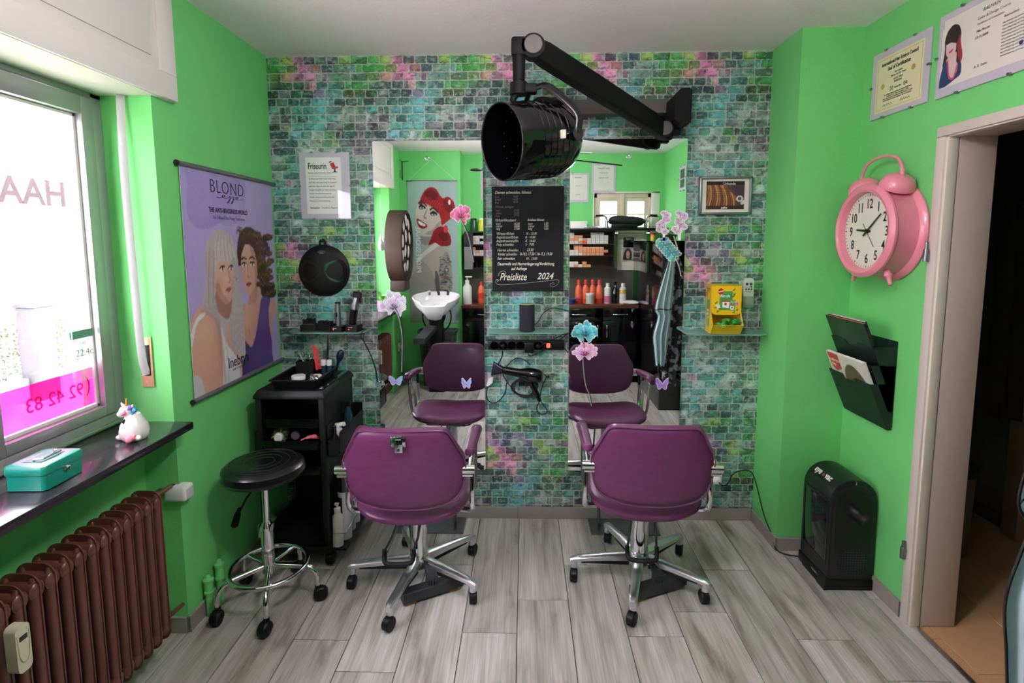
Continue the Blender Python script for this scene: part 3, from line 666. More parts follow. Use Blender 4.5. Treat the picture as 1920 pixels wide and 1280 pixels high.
c.put((c.V > .86), (30, 16, 14)); c.put((c.V < .14), (46, 22, 16), .8); c.ell(.88, .38, .09, .11, (215, 205, 205)); c.ell(.88, .38, .05, .06, (90, 60, 60)); c.ell(.97, .25, .05, .09, (215, 205, 205), -30)
c.mesh('printed_picture', t, -.100, .100, -.072, .075, -.0075)
text('Urkunde', .020, PAPER, t, -.012, .056, -.0078, sx=.9, name='print_text'); text('Haar Kosmetik', .009, INK, t, -.03, .034, -.0078, name='print_text'); text('paiho', .015, PAPER, t, -.02, -.068, -.0078, off=.0005, name='print_text')
for i in range(3): text('wir best\u00e4tigen die Teilnahme am Seminar', .006, INK, t, -.07, .020-.010*i, -.0078, name='print_text')
# round hand mirror hung on the wall
t = thing('hand_mirror', 'round black hand mirror hanging by its loop on the brick wallpaper', 'mirror', (-1.099, YB-.003, 1.418))
g = G(); g.lathe([(.001, -.030), (.05, -.029), (.10, -.024), (.128, -.016), (.140, -.007), (.141, -.001), (.13, 0), (.001, 0)], (0, 0, 0), 'Y', 48)
g.build('mirror_back', mat('satin_black', (13, 11, 12), .5, spec=.3), t)
g = G(); g.tube([(-.014, -.012, .136), (-.013, -.014, .158), (0, -.014, .170), (.013, -.014, .158), (.014, -.012, .136)], .006, seg=8, sub=5); g.build('hanging_loop', BLACKP, t)
g = G(); g.tube([(0, 0, .166), (0, -.018, .162), (.0, -.024, .172), (0, -.018, .182)], .002, seg=6, sub=4); g.build('wall_hook', CHROME, t)
for s in (-1, 1):
    o_ = [(x*s, z) for x, z in sp2([(.052, .052), (.10, .062), (.128, .03), (.132, -.01), (.118, -.05), (.09, -.062), (.045, -.052), (.012, -.01), (.015, .03)], 6)]
    g = G(); vs = [(x, -.0305+.0105*min(1, max(0, (math.hypot(x, z)-.06)/.07)), z) for x, z in o_]; b_ = g.faces(vs, [list(range(len(vs)))]) ; g.build('grip_recess', mat('gloss_recess', (10, 10, 12), .07, coat=.5) if s > 0 else mat('satin_recess', (11, 11, 12), .3), t)
g = G(); g.tube([(-.02+.020*math.cos(a)+.02, -.0312, .103+.008*math.sin(a)) for a in np.linspace(0, 2*PI, 17)[:-1]], .0012, seg=5, closed=True); g.build('maker_emblem', STEEL, t); text('joiny', .012, STEEL, t, -.013, .099, -.031, name='emblem_text')
# ================================================================== GLASS SHELVES AND WHAT STANDS ON THEM
def glass_shelf(x0, x1, z, d, label, brackets):
    t = thing('glass_shelf', label, 'shelf', ((x0+x1)/2, YB-.002, z)); h = (x1-x0)/2
    r = .06; poly = [(-h, 0), (h, 0)] + [(h-r+r*math.cos(a), -d+r+r*math.sin(a)) for a in np.linspace(0, -PI/2, 7)] + [(-h+r+r*math.cos(a), -d+r+r*math.sin(a)) for a in np.linspace(-PI/2, -PI, 7)]
    g = G(); g.prism(poly, 'Z', -.008, 0); g.build('shelf_pane', SHELFG, t)
    for x in brackets:
        g = G(); g.cyl((x, -.03, -.012), (x, -.03, .004), .011, seg=14); g.cyl((x, 0, -.014), (x, -.03, -.014), .006, seg=10); g.build('shelf_bracket', CHROME, t)
    return t
glass_shelf(-1.275, -.855, 1.096, .128, 'frosted glass shelf holding the hair clippers on the left', (-.15, .15))
glass_shelf(-.195, .235, 1.096, .128, 'frosted glass shelf under the price board carrying the black speaker', (-.12, .12))
glass_shelf(.85, 1.275, 1.091, .150, 'frosted glass shelf on the right under the yellow sweets box', (-.13, .13))
zs = 1.0965
for k, (x, n, lb) in enumerate(((-1.165, 26, 'open black box of upright clipper combs, leftmost on the left glass shelf'), (-1.075, 20, 'flat black box of clipper combs beside the silver trimmer'))):
    t = thing('comb_box', lb, 'box', (x, 2.785, zs), [.1, -.2][k], 'clipper comb boxes'); wq = .040 if k == 0 else .044
    g = G(); g.box(-wq, wq, -.032, -.029, 0, .036); g.box(-wq, wq, .029, .032, 0, .036); g.box(-wq, -wq+.003, -.03, .03, 0, .036); g.box(wq-.003, wq, -.03, .03, 0, .036); g.box(-wq, wq, -.03, .03, 0, .004); g.build('box_tray', BLACKP, t)
    rr = random.Random(k); g = G(); g.box(-wq+.006, wq-.006, -.024, .024, .004, .036+.006*(1-k), bev=.004)
    for i in range(n): x_ = -wq+.01+(2*wq-.02)*i/(n-1); g.box(x_-.001, x_+.001, -.018+rr.uniform(-.004, .004), .016, .03, .052+rr.uniform(0, .012)*(1.3-k))
    o = g.build('clipper_comb', BLACKM, t); o['kind'] = 'stuff'
def charger(x, y, lb, body, big):
    t = thing('hair_clipper', lb, 'clipper', (x, y, zs), -.15)
    g = G(); g.prism(rrect(-.036, .036, -.034, .034, .008), 'Z', 0, .036 if big else .030, bev=.003); b = g.build('charging_base', BLACKP, t)
    g = G(); g.cyl((-.012, -.0345, .014), (-.012, -.036, .014), .0028, seg=10); rm = mat('red_led', (255, 40, 40), .4); rm.node_tree.nodes['Principled BSDF'].inputs['Emission Color'].default_value = (1, .05, .03, 1); rm.node_tree.nodes['Principled BSDF'].inputs['Emission Strength'].default_value = 1.2; g.build('charge_light', rm, b)
    text('MOSER' if big else 'WAHL', .008, WHITEP, b, -.016, .022 if big else .018, -.0355, name='maker_text')
    if big:
        M = Matrix.Translation((-.008, 0, .030)) @ Matrix.Rotation(.16, 4, 'Y')
        def sec(h, w_, d_, o=0): return [M @ Vector((a+o, b_, h)) for a, b_ in rrect(-w_, w_, -d_, d_, min(w_, d_)*.7)]
        g = G(); g.rings([sec(0, .016, .015), sec(.03, .018, .017), (sec(.09, .020, .018))]); g.build('grip', BLACKG, t)
        g = G(); g.rings([sec(.09, .0205, .0185), sec(.115, .022, .019), sec(.120, .022, .019)]); g.rings([sec(.12, .019, .017), sec(.165, .017, .015, .006)]); g.build('silver_body', STEEL, t)
        g = G(); g.rings([sec(.155, .020, .018, .006), sec(.182, .022, .016, .008), sec(.186, .020, .010, .004)]); g.rings([sec(.13, .006, .016, .026), sec(.178, .008, .016, .020)]); g.build('cutting_head', BLACKM, t)
    else:
        g = G(); g.rings([[(a, b_, h) for a, b_ in rrect(-w_, w_, -w_*.9, w_*.9, w_*.6)] for h, w_ in ((.022, .013), (.06, .0135), (.12, .0125), (.148, .0125))]); g.build('silver_body', STEEL, t)
        g = G(); g.rings([[(a, b_, h) for a, b_ in rrect(-w_, w_, -w_*.6, w_*.6, w_*.3)] for h, w_ in ((.146, .013), (.155, .015), (.158, .013))]); g.build('cutting_head', BLACKM, t)
        g = G(); g.ball((-.002, -.0125, .09), (.004, .002, .014), 10); g.build('switch', BLACKG, t)
    return t
charger(-1.003, 2.775, 'slim silver beard trimmer upright in its charging base on the left glass shelf', 0, False)
charger(-.920, 2.775, 'black and silver hair clipper upright in its charging base, right end of the shelf', 0, True)
g = G(); g.tube([(-.885, 2.79, 1.104), (-.872, 2.80, 1.10), (-.866, 2.75-.03, 1.08), (-.862, 2.81, 1.0), (-.840, 2.835, .92), (-.825, 2.838, .86), (-.818, 2.838, .80)], .0028, seg=6, sub=6)
g.tube([(-.890, 2.80, 1.104), (-.866, 2.81, 1.098), (-.859, 2.735, 1.06), (-.850, 2.82, .96), (-.832, 2.838, .88), (-.822, 2.838, .80)], .0025, seg=6, sub=6)
tag(g.build('charger_cable', RUB), 'pair of thin black charger cables trailing down beside the left mirror', 'cable')
# speaker
t = thing('smart_speaker', 'black fabric cylinder speaker with a yellow light ring on the middle shelf', 'speaker', (.012, 2.775, zs))
g = G(); g.lathe([(.001, 0), (.036, 0), (.0405, .004), (.0405, .138), (.038, .144)], seg=32); g.build('fabric_body', mat('charcoal_fabric', (36, 38, 46), .9, bump=.8, bs=500), t)
g = G(); g.lathe([(.0375, .1435), (.0405, .1440), (.0405, .1465), (.037, .1475)], seg=32); rg = mat('yellow_ring', (200, 210, 110), .5); g.build('light_ring', rg, t)
g = G(); g.lathe([(.001, .1475), (.036, .1475), (.001, .1479)], seg=32); g.build('top_plate', mat('speaker_top', (70, 100, 120), .3), t)
g = G(); g.tube([(.04, 2.80, 1.12), (.07, 2.80, 1.14), (.10, 2.83, 1.185), (.15, 2.84, 1.212), (.20, 2.842, 1.205), (.232, 2.842, 1.195)], .0025, seg=6, sub=6)
tag(g.build('speaker_cable', RUB), 'thin black cable arching from the speaker to the right mirror edge', 'cable')
# yellow dispenser of sweets
t = thing('sweets_dispenser', 'yellow cardboard herb sweets dispenser printed with green packets on the right shelf', 'box', (1.045, 2.780, 1.0915), -.10)
YEL = mat('yellow_card', (236, 196, 22), .55); YIN = mat('inside_card', (214, 206, 180), .7)
x0, x1, f, bk = -.075, .075, -.065, .050; ht = .252
g = G(); g.box(x0, x0+.002, f, bk, 0, ht); g.box(x1-.002, x1, f, bk, 0, ht); g.box(x0, x1, bk-.002, bk, 0, ht); g.box(x0, x1, f, bk, ht-.002, ht); g.box(x0, x1, f, bk, 0, .002); g.box(x0, x1, f, f+.002, .115, ht); g.prism([(x0, .118), (x1, .118), (x1-.018, .100), (x0+.018, .100)], 'Y', f, f+.002); g.build('carton', YEL, t)
g = G(); ty = f-.052
g.rings([[(x0, f, 0), (x1, f, 0), (x1, ty, .052), (x0, ty, .052)], [(x0, f+.002, .002), (x1, f+.002, .002), (x1, ty, .054), (x0, ty, .054)]])
for s in (x0, x1-.0015): g.prism([(f, 0), (ty, .052), (ty+.014, .066), (f+.002, .120)], 'X', s, s+.0015)
g.build('dispensing_tray', YEL, t); g = G(); g.prism([(f, .005), (ty+.003, .053), (ty+.015, .065), (f+.002, .117)], 'X', x1-.0022, x1-.0016); g.build('tray_inside', YIN, t)
GC = (70, 160, 84)
c = Cv(120, 110, (236, 196, 22)); c.poly([(.28, .82), (.70, .82), (.70, .12), (.24, .12)], GC, False); c.poly([(.60, .50), (.82, .50), (.80, .10), (.58, .10)], (92, 168, 84), False)
c.ell(.30, .80, .10, .12, (206, 40, 36)); c.line([(.23, .79), (.37, .82)], .018, (240, 230, 220)); c.line([(.36, .46), (.60, .46)], .02, (208, 44, 40)); c.poly([(.36, .42), (.60, .42), (.58, .20), (.36, .22)], (236, 238, 236), False); c.ell(.47, .34, .045, .05, (200, 34, 36)); c.line([(.62, .31), (.76, .31)], .016, (208, 44, 40)); c.poly([(.63, .28), (.76, .28), (.75, .14), (.64, .14)], (236, 238, 236), False); c.ell(.69, .21, .03, .03, (200, 34, 36))
for a, b_, r_ in ((.74, .86, 30), (.76, .70, -20), (.72, .62, 50), (.14, .38, 20), (.86, .12, -10), (.20, .06, 80), (.76, .04, 10), (.12, .20, 0)): c.ell(a, b_, .045, .022, (48, 120, 50), r_); c.ell(a+.03, b_+.03, .04, .02, (70, 140, 60), r_+70)
c.ell(.86, .36, .06, .07, (214, 140, 180)); c.ell(.86, .36, .02, .02, (170, 60, 110)); c.ell(.20, .28, .08, .06, (232, 226, 200)); c.ell(.24, .22, .05, .04, (236, 232, 214)); c.ell(.28, .17, .05, .025, (150, 36, 44))
c.mesh('front_print', t, x0+.004, x1-.002, .108, ht-.003, f-.0005, PRINTG)
text('Ricola', .020, PAPER, t, -.032, .192, f-.001, shear=.2, off=.0004, name='maker_text'); text('Ricola', .012, PAPER, t, .020, .164, f-.001, shear=.2, name='maker_text')
c = Cv(60, 120, (226, 186, 24)); c.poly([(.30, .68), (.86, .70), (.86, .34), (.30, .32)], GC, False); c.ell(.24, .80, .15, .07, (206, 40, 36)); c.line([(.35, .50), (.7, .50)], .03, (208, 44, 40), asp=2); c.poly([(.36, .48), (.70, .48), (.70, .36), (.36, .35)], (236, 238, 236), False); c.ell(.53, .42, .08, .03, (200, 34, 36)); c.ell(.2, .36, .12, .05, (232, 226, 200)); c.poly([(.55, .30), (.9, .30), (.9, .12), (.55, .12)], (92, 168, 84), False)
c.ell(.85, .2, .12, .03, (48, 120, 50), 40); c.line([(.15, .93), (.9, .93)], .02, (40, 60, 30), asp=2); c.line([(.3, .88), (.75, .88)], .015, (40, 60, 30), asp=2)
c.mesh('side_print', t, -.054, .046, .004, ht-.004, 0, PRINTG, M=Matrix.Translation((x0-.0006, -.003, 0)) @ Matrix.Rotation(-PI/2, 4, 'Z'))
GP = mat('green_sweet_wrapper', (44, 170, 74), .3, coat=.3, var=.2, vs=60)
rr = random.Random(4)
for i in range(9):
    px, py, pz = 1.045+rr.uniform(-.05, .05), 2.780+f-.012+rr.uniform(-.020, .012), 1.0915+.052+rr.uniform(-.004, .028)
    o = thing('wrapped_sweet', ['green wrapped sweet piled in the mouth of the yellow dispenser'][0], 'sweet', (px, py, pz), 0, 'green wrapped sweets in the dispenser', rot=(rr.uniform(-.6, .6), rr.uniform(-.7, .7), rr.uniform(0, 3)))
    g = G(); g.pad([(a*1.0, b_) for a, b_ in rrect(-.020, .020, -.010, .010, .004)], .008, ax='Z', p=2); g.build('wrapper_body', GP, o)
    g = G()
    for s in (-1, 1): g.prism([(s*.019, -.004), (s*.034, -.012), (s*.032, 0), (s*.035, .011), (s*.019, .004)], 'Z', -.0006, .0006)
    g.build('twisted_end', GP, o)
# remote control on the wall
t = thing('remote_control', 'slim pale grey remote control in a wall holder beside the sweets box', 'remote', (1.203, YB-.003, 1.215))
g = G(); g.prism(rrect(-.027, .027, .012, .158, .018), 'Y', -.018, -.004, bev=.003); g.build('remote_body', mat('pale_grey_plastic', (206, 210, 200), .5), t)
g = G(); g.box(-.030, .030, -.022, 0, 0, .060, bev=.003); g.build('wall_holder', glass('holder_plastic', (.85, .88, .85), .1, .1, .35, (200, 208, 200)), t)
g = G()
for x, z, r_ in ((-.010, .126, .007), (.010, .126, .007), (.012, .112, .004), (-.014, .098, .0045), (0, .098, .0045), (.014, .098, .0045)): g.lathe([(.001, -.0205), (r_, -.0200), (r_, -.018)], (x, 0, z), 'Y', 12)
g.build('button', DARK, t); text('Hampton', .0075, INKG, t, -.016, .084, -.0185, name='maker_text')
# ================================================================== POWER STRIP, HAIR DRYER, CABLES
t = thing('power_strip', 'black six-socket power strip with a red glowing switch on the wallpaper', 'power strip', (.010, YB-.003, 1.010))
g = G(); g.box(-.212, .206, -.042, 0, -.026, .026, bev=.006); g.build('strip_body', BLACKP, t)
for i in range(6):
    x = -.176+i*.0475
    g = G(); g.lathe([(.0225, -.0425), (.0225, -.046), (.019, -.046), (.0175, -.032), (.001, -.032)], (x, 0, 0), 'Y', 20); s_ = g.build('socket', BLACKG, t)
    if i in (0, 2, 3):
        g = G(); g.cyl((x-.0095, -.0325, 0), (x-.0095, -.0335, 0), .0025, seg=8); g.cyl((x+.0095, -.0325, 0), (x+.0095, -.0335, 0), .0025, seg=8); g.build('contact', DARK, s_)
g = G(); g.box(.108, .128, -.047, -.04, -.012, .012, bev=.003); rs = bpy.data.materials.new('glowing_red_switch'); rs.use_nodes = True; b = rs.node_tree.nodes['Principled BSDF']; b.inputs['Base Color'].default_value = (.8, .03, .02, 1); b.inputs['Emission Color'].default_value = (1, .06, .03, 1); b.inputs['Emission Strength'].default_value = 1.0; g.build('rocker_switch', rs, t)
def plug(x, lb, zz=1.010, big=False):
    t = thing('power_plug', lb, 'plug', (x, YB-.003-.034, zz))
    g = G()
    if big: g.box(-.025, .025, -.040, -.012, -.036, .022, bev=.005)
    else: g.lathe([(.0165, .002), (.0165, -.010), (.013, -.018), (.009, -.034), (.006, -.036)], ax='Y', seg=16)
    g.build('plug_body', BLACKP, t); return t
plug(.010-.176+.0475, 'round black plug in the second socket of the power strip'); plug(.010-.176+5*.0475, 'round black plug next to the red switch of the power strip'); plug(.010-.176+4*.0475, 'square black adapter plug filling the fifth socket', big=True)
g = G(); g.tube([(-.120, 2.785, .985), (-.125, 2.80, .95), (-.16, 2.82, .88), (-.186, 2.83, .82)], .003, seg=6, sub=6); g.tube([(-.205, 2.835, .785), (-.212, 2.835, .72), (-.19, 2.835, .685), (-.15, 2.835, .69), (-.11, 2.83, .74), (-.10, 2.82, .80)], .003, seg=6, sub=6)
tag(g.build('dryer_mains_cable', RUB), 'black dryer cable looping from the power strip down past a white label', 'cable')
g = G(); g.tube([(-.186, 2.83, .82), (-.205, 2.835, .785)], .005, seg=6); g.prism([(-.200, .825), (-.175, .835), (-.178, .800), (-.206, .778), (-.214, .782)], 'Y', 2.825, 2.826)
tag(g.build('cable_label', PAPER), 'white warning label wrapped round the dryer cable', 'label')
g = G(); g.tube([(.018, 2.79, .972), (.03, 2.80, .955), (.06, 2.82, .962), (.11, 2.83, .985), (.17, 2.83, 1.02), (.236, 2.842, 1.075)], .0026, seg=6, sub=6)
g.tube([(.072, 2.78, 1.005), (.12, 2.80, 1.03), (.18, 2.82, 1.055), (.236, 2.842, 1.085)], .0026, seg=6, sub=6); g.tube([(.17, 2.83, 1.06), (.165, 2.83, 1.09), (.20, 2.83, 1.10), (.236, 2.842, 1.07)], .002, seg=6, sub=6); g.tube([(.214, 2.83, .995), (.236, 2.842, .965)], .003, seg=6)
tag(g.build('adapter_cables', RUB), 'tangle of thin black cables at the right end of the power strip', 'cable')
# hair dryer hung in a wall holder
t = thing('dryer_holder', 'black wall holder with coiled cable behind the hair dryer', 'holder', (.02, YB-.003, .80))
g = G(); g.box(-.055, .045, -.03, 0, -.02, .016, bev=.004); g.box(-.02, .02, -.06, 0, -.012, .008, bev=.004); g.build('holder_body', BLACKP, t)
t2 = thing('hair_dryer', 'black salon hair dryer lying across its wall holder', 'hair dryer', (.03, 2.785, .855), 0)
g = G(); M = Matrix.Rotation(.19, 4, 'Y')
prof = [(.001, .062), (.028, .060), (.036, .048), (.040, .02), (.039, -.01), (.032, -.035), (.024, -.06), (.0215, -.13), (.020, -.16), (.017, -.165)]
g.lathe([(r_, h) for r_, h in prof], ax='X', seg=24, M=Matrix.Rotation(.17, 4, 'Y')); g.build('barrel', BLACKG, t2)
g = G(); g.lathe([(.030, .060), (.026, .068), (.012, .070), (.001, .070)], ax='X', seg=20, M=Matrix.Rotation(.17, 4, 'Y')); g.build('rear_grille', STEEL, t2)
g = G(); RM = Matrix.Rotation(.17, 4, 'Y'); g.rings([[RM @ Vector((h, a, b_)) for a, b_ in rrect(-w1, w1, -w2_, w2_, min(w1, w2_)*.8)] for h, w1, w2_ in ((-.155, .021, .021), (-.175, .020, .028), (-.21, .008, .040))]); g.build('nozzle', mat('nozzle_black', (34, 34, 50), .25), t2)
g = G(); g.tube([(.0, 0, -.03), (.018, 0, -.07), (.035, 0, -.105), (.052, -.002, -.145)], [.020, .0185, .017, .015, .014, .012], seg=14, flat=.8, sub=5); g.build('handle', BLACKG, t2)
text('parlux', .011, INKG, t2, -.05, .0, -.036, rot=.17, name='maker_text')
g = G(); g.tube([(.085, 2.785, .71), (.10, 2.79, .69), (.12, 2.80, .655), (.115, 2.81, .632), (.08, 2.82, .628), (.065, 2.82, .66), (.08, 2.81, .70), (.088, 2.80, .76), (.10, 2.81, .80), (.125, 2.82, .84), (.13, 2.82, .83), (.10, 2.83, .85)], .003, seg=6, sub=6)
for dz, dx in ((0, 0), (.004, .006), (-.006, .012), (.008, -.004)): g.tube([(-.06+dx, 2.825, .80), (-.07+dx, 2.83, .76+dz), (-.04+dx, 2.835, .73+dz), (.01, 2.83, .72+dz), (.045+dx, 2.825, .745), (.055+dx, 2.825, .80), (.0, 2.835, .83)], .003, seg=6, sub=5, closed=True)
g.tube([(-.12, 2.83, .84), (-.10, 2.83, .89), (-.05, 2.835, .935), (.0, 2.83, .925), (.03, 2.82, .90)], .003, seg=6, sub=6); g.tube([(-.12, 2.83, .84), (-.09, 2.83, .79), (-.06, 2.83, .76)], .003, seg=6, sub=6)
tag(g.build('coiled_cable', RUB), 'loops of black cable hanging around the hair dryer', 'cable')
# socket and vacuum lead low on the right
t = thing('wall_socket', 'white wall socket low on the brick wallpaper right of the right chair', 'socket', (1.066, YB-.003, .252))
g = G(); g.box(-.038, .038, -.012, 0, -.04, .04, bev=.005); g.build('socket_plate', WHITEP, t); g = G(); g.lathe([(.020, -.012), (.021, -.05), (.012, -.058), (.001, -.058)], (0, 0, 0), 'Y', 18); g.build('white_plug', WHITEP, t)
g = G(); g.tube([(1.066, 2.795, .250), (1.09, 2.79, .235), (1.12, 2.80, .245), (1.15, 2.82, .285), (1.20, 2.835, .300), (1.255, 2.835, .295), (1.272, 2.80, .24), (1.274, 2.70, .12), (1.276, 2.60, .055), (1.276, 2.555, .012), (1.31, 2.52, .006), (1.375, 2.50, .008)], .0032, seg=6, sub=8)
tag(g.build('vacuum_cable', RUB), 'black mains lead running from the wall socket down the corner to the vacuum', 'cable')
# ================================================================== SALON CHAIRS
def mirror_pts(half): return half + [(-x, z) for x, z in half[::-1] if abs(x) > 1e-6]
def make_chair(label, latch, px_=0.):
    t = thing('salon_chair', label, 'chair', (0, 0, 0), 0, 'purple salon chairs')
    a0 = math.radians(41)
    g = G(); g.lathe([(.001, .085), (.045, .085), (.052, .10), (.050, .125), (.036, .138), (.034, .142), (.001, .142)]); g.build('hub', ALU, t)
    def sec(dist, w_, z0, z1, a):
        c, s = math.cos(a), math.sin(a)
        return [Vector((dist*c - u*s, dist*s + u*c, z)) for u, z in ((-w_, z0), (w_, z0), (w_, z1-.006), (w_*.6, z1), (-w_*.6, z1), (-w_, z1-.006))]
    for k in range(5):
        a = a0+k*2*PI/5
        g = G(); g.rings([sec(.035, .024, .102, .134, a), sec(.15, .021, .104, .128, a), sec(.27, .018, .098, .118, a), sec(.305, .017, .092, .114, a), sec(.322, .012, .082, .106, a)]); 
        c_, s_ = math.cos(a), math.sin(a); g.cyl((.303*c_, .303*s_, .064), (.303*c_, .303*s_, .105), .016, .018, 14)
        L_ = g.build('leg', ALU, t)
        g = G(); g.rings([[Vector((d*c_-u*s_, d*s_+u*c_, z)) for u, z in ((-w_, z0), (w_, z0), (w_, z1), (-w_, z1))] for d, w_, z0, z1 in ((.05, .015, .078, .104), (.27, .010, .086, .100))]); g.build('leg_underside', BLACKM, L_)
        cst = Vector((.303*c_, .303*s_, 0)); sw = a+[.5, -.7, 1.4, -.3, 2.2][k]; d = Vector((math.cos(sw), math.sin(sw), 0)); n_ = Vector((-d.y, d.x, 0)); cc = cst+d*.012
        g = G()
        g.cyl(cst+Vector((0, 0, .045)), cst+Vector((0, 0, .066)), .006, seg=10)
        g.rings([[cc+n_*h+d*(math.cos(q)*r_)+Vector((0, 0, .029+math.sin(q)*r_)) for q in np.linspace(-.3, PI+.3, 14)] + [cc+n_*h+Vector((0, 0, .022))] for h, r_ in ((-.0165, .026), (-.012, .030), (.012, .030), (.0165, .026))])
        cs = g.build('caster', BLACKP, t)
        for s in (-1, 1):
            g = G(); g.lathe([(.001, 0), (.024, 0), (.0275, .003), (.0275, .011), (.022, .0135), (.001, .0135)], seg=22, M=Matrix.Translation(cc+n_*(s*.0035)+Vector((0, 0, .0275))) @ n_.to_track_quat('Z', 'Y').to_matrix().to_4x4() @ Matrix.Scale(s, 4, (0, 0, 1))); g.build('wheel', RUB, cs)
    # floor brake bar between two of the legs
    u = Vector((math.cos(a0-2*PI/5*1), math.sin(a0-2*PI/5*1), 0)); v = Vector((math.cos(a0-2*PI/5*2), math.sin(a0-2*PI/5*2), 0))
    p, q = Vector((-.05, -.155, .036)), Vector((.20, -.03, .036)); dr = (q-p).normalized(); nn = Vector((-dr.y, dr.x, 0)); up = Vector((0, 0, 1))
    g = G(); g.rings([[P_+nn*a_+up*b_ for a_, b_ in rrect(-.026, .026, -.026, .024, .006, 3)] for P_ in (p, p+dr*.01, q-dr*.03)]); g.rings([[P_+nn*a_+up*b_ for a_, b_ in ((-.02, -.022), (.02, -.022), (.02, .012), (-.02, .012))] for P_ in (q-dr*.03, q)]); g.build('brake_bar', DARK, t)
    m_ = (p+q)/2
    g = G(); g.rings([[m_+dr*(a_*w_)+nn*(o_+b_)+up*h_ for a_, b_ in ((-.024, -.01), (.024, -.01), (.024, .012), (-.024, .012))] for w_, o_, h_ in ((1.3, .0, .02), (1., .01, .055), (.8, .06, .095))]); 
    for k in range(4): g.box(m_.x-.022+k*.012, m_.x-.016+k*.012, m_.y-.022, m_.y-.004, .05, .078)
    g.build('brake_bracket', DARK, t)
    g = G()
    for P_ in (p+dr*.03, q-dr*.05): g.rings([[P_+nn*a_+up*b_+dr*h_ for a_, b_ in ((-.02, -.034), (.02, -.034), (.02, -.024), (-.02, -.024))] for h_ in (-.02, .03)])
    g.build('wooden_wedge', mat('wedge_wood', (160, 116, 66), .6), t)
    # column
    g = G(); g.cyl((0, 0, .138), (0, 0, .385), .041, seg=30); g.cyl((0, 0, .135), (0, 0, .146), .045, seg=30); g.build('column', CHROME, t)
    g = G(); g.lathe([(.041, .37), (.047, .375), (.047, .40), (.001, .405)]); g.box(-.11, .11, -.10, .12, .388, .402, bev=.004); g.box(.02, .10, .02, .06, .36, .39, bev=.004); g.build('seat_mount', BLACKP, t)
    g = G(); 
    for s in (-1, 1): g.tube([(s*.046+px_*.15, -.10, .385), (s*.058+px_*.6, -.085, .27), (s*.064+px_, -.075, .200)], .0055, seg=8)
    g.build('pump_rod', DARK, t)
    g = G(); g.tube([(px_+a_, b_, c_) for a_, b_, c_ in ((.065, -.072, .205), (.065, -.080, .175), (.055, -.100, .158), (0, -.106, .155), (-.055, -.100, .158), (-.065, -.080, .175), (-.065, -.072, .205))], .010, seg=10, sub=4); g.build('pump_pedal', RUB, t)
    # seat
    so = sp2([(0, -.235), (.10, -.232), (.19, -.20), (.238, -.12), (.248, .02), (.238, .13), (.19, .197), (.09, .212), (0, .214), (-.09, .212), (-.19, .197), (-.238, .13), (-.248, .02), (-.238, -.12), (-.19, -.20), (-.10, -.232)], 3)
    g = G(); g.pad(so, .040, ax='Z', p=2.4, bend=.55); se = g.build('seat', PURPLE, t); se.location = (0, -.015, .428)
    g = G(); g.prism(rrect(-.15, .15, -.17, .15, .04), 'Z', .398, .408); g.build('seat_pan', BLACKM, t)
    # backrest, slightly hollow towards the sitter
    bo = sp2([(0, .345), (.11, .345), (.165, .339), (.190, .315), (.215, .262), (.243, .205), (.240, .13), (.222, .062), (.178, .022), (.09, .003), (0, 0), (-.09, .003), (-.178, .022), (-.222, .062), (-.240, .13), (-.243, .205), (-.215, .262), (-.190, .315), (-.165, .339), (-.11, .345)], 3)
    g = G(); g.pad(bo, .031, ax='Y', p=4.5, bend=.55); br = g.build('backrest', PURPLE, t); br.location = (0, -.262, .503); br.rotation_euler = (.13, 0, 0)
    g = G(); n_ = len(bo); cu, cv = 0, sum(z for _, z in bo)/n_
    g.tube([(x*1.002, -.022+.55*x*x, cv+(z-cv)*1.002) for x, z in bo], .0028, seg=6, closed=True); sm = g.build('seam_piping', PURPLE, br)
    # side frames
    for s in (-1, 1):
        g = G(); X = s*.262; XP_ = lambda y: s*(.249+max(0, min(1, (y+.205)/.32))*.020)
        g.tube([(s*.262, -.245, .660), (X, -.16, .672), (X, -.14, .66), (X, -.15, .60), (X, -.165, .52), (X, -.16, .46), (s*.25, -.12, .415), (s*.16, -.06, .396)], .0125, seg=12, sub=5)
        g.build('arm_frame', CHROME, t)
        g = G(); g.tube([(X, .065, .685), (X, .08, .65), (X, .06, .56), (s*.255, .02, .44), (s*.19, 0, .40)], .009, seg=10, sub=5)
        g.build('arm_strut', CHROME, t)
        for k in range(4):
            g = G(); g.tube([(X, -.02-.035*k+.06, .68), (X, -.05-.035*k, .55), (s*.262, -.06-.02*k, .43)], .0032, seg=6, sub=4); g.build('side_rod', CHROME, t)
        g = G(); g.rings([[Vector((XP_(yy)+a_, yy, zz+b_)) for a_, b_ in rrect(-w_, w_, -h_, h_, h_*.75, 4)] for yy, zz, w_, h_ in ((-.155, .686, .014, .011), (-.150, .687, .021, .016), (-.10, .692, .0225, .018), (0, .700, .024, .018), (.07, .704, .025, .019), (.100, .697, .024, .021), (.118, .683, .016, .015))]); ap = g.build('armrest', PURPLE, t)
        g = G(); g.cyl((XP_(.05), .05, .720), (XP_(.05), .05, .7245), .004, seg=10); g.build('screw', CHROME, ap)
        g = G(); g.cyl((s*.232, -.262, .662), (s*.280, -.262, .662), .0175, seg=22); g.cyl((s*.232, -.262, .642), (s*.272, -.262, .642), .012, seg=18); g.build('back_pivot', CHROME, t)
        g = G(); g.cyl((X-s*.006, -.135, .60), (X-s*.006, -.13, .688), .008, seg=10); g.build('arm_post', BLACKP, t)
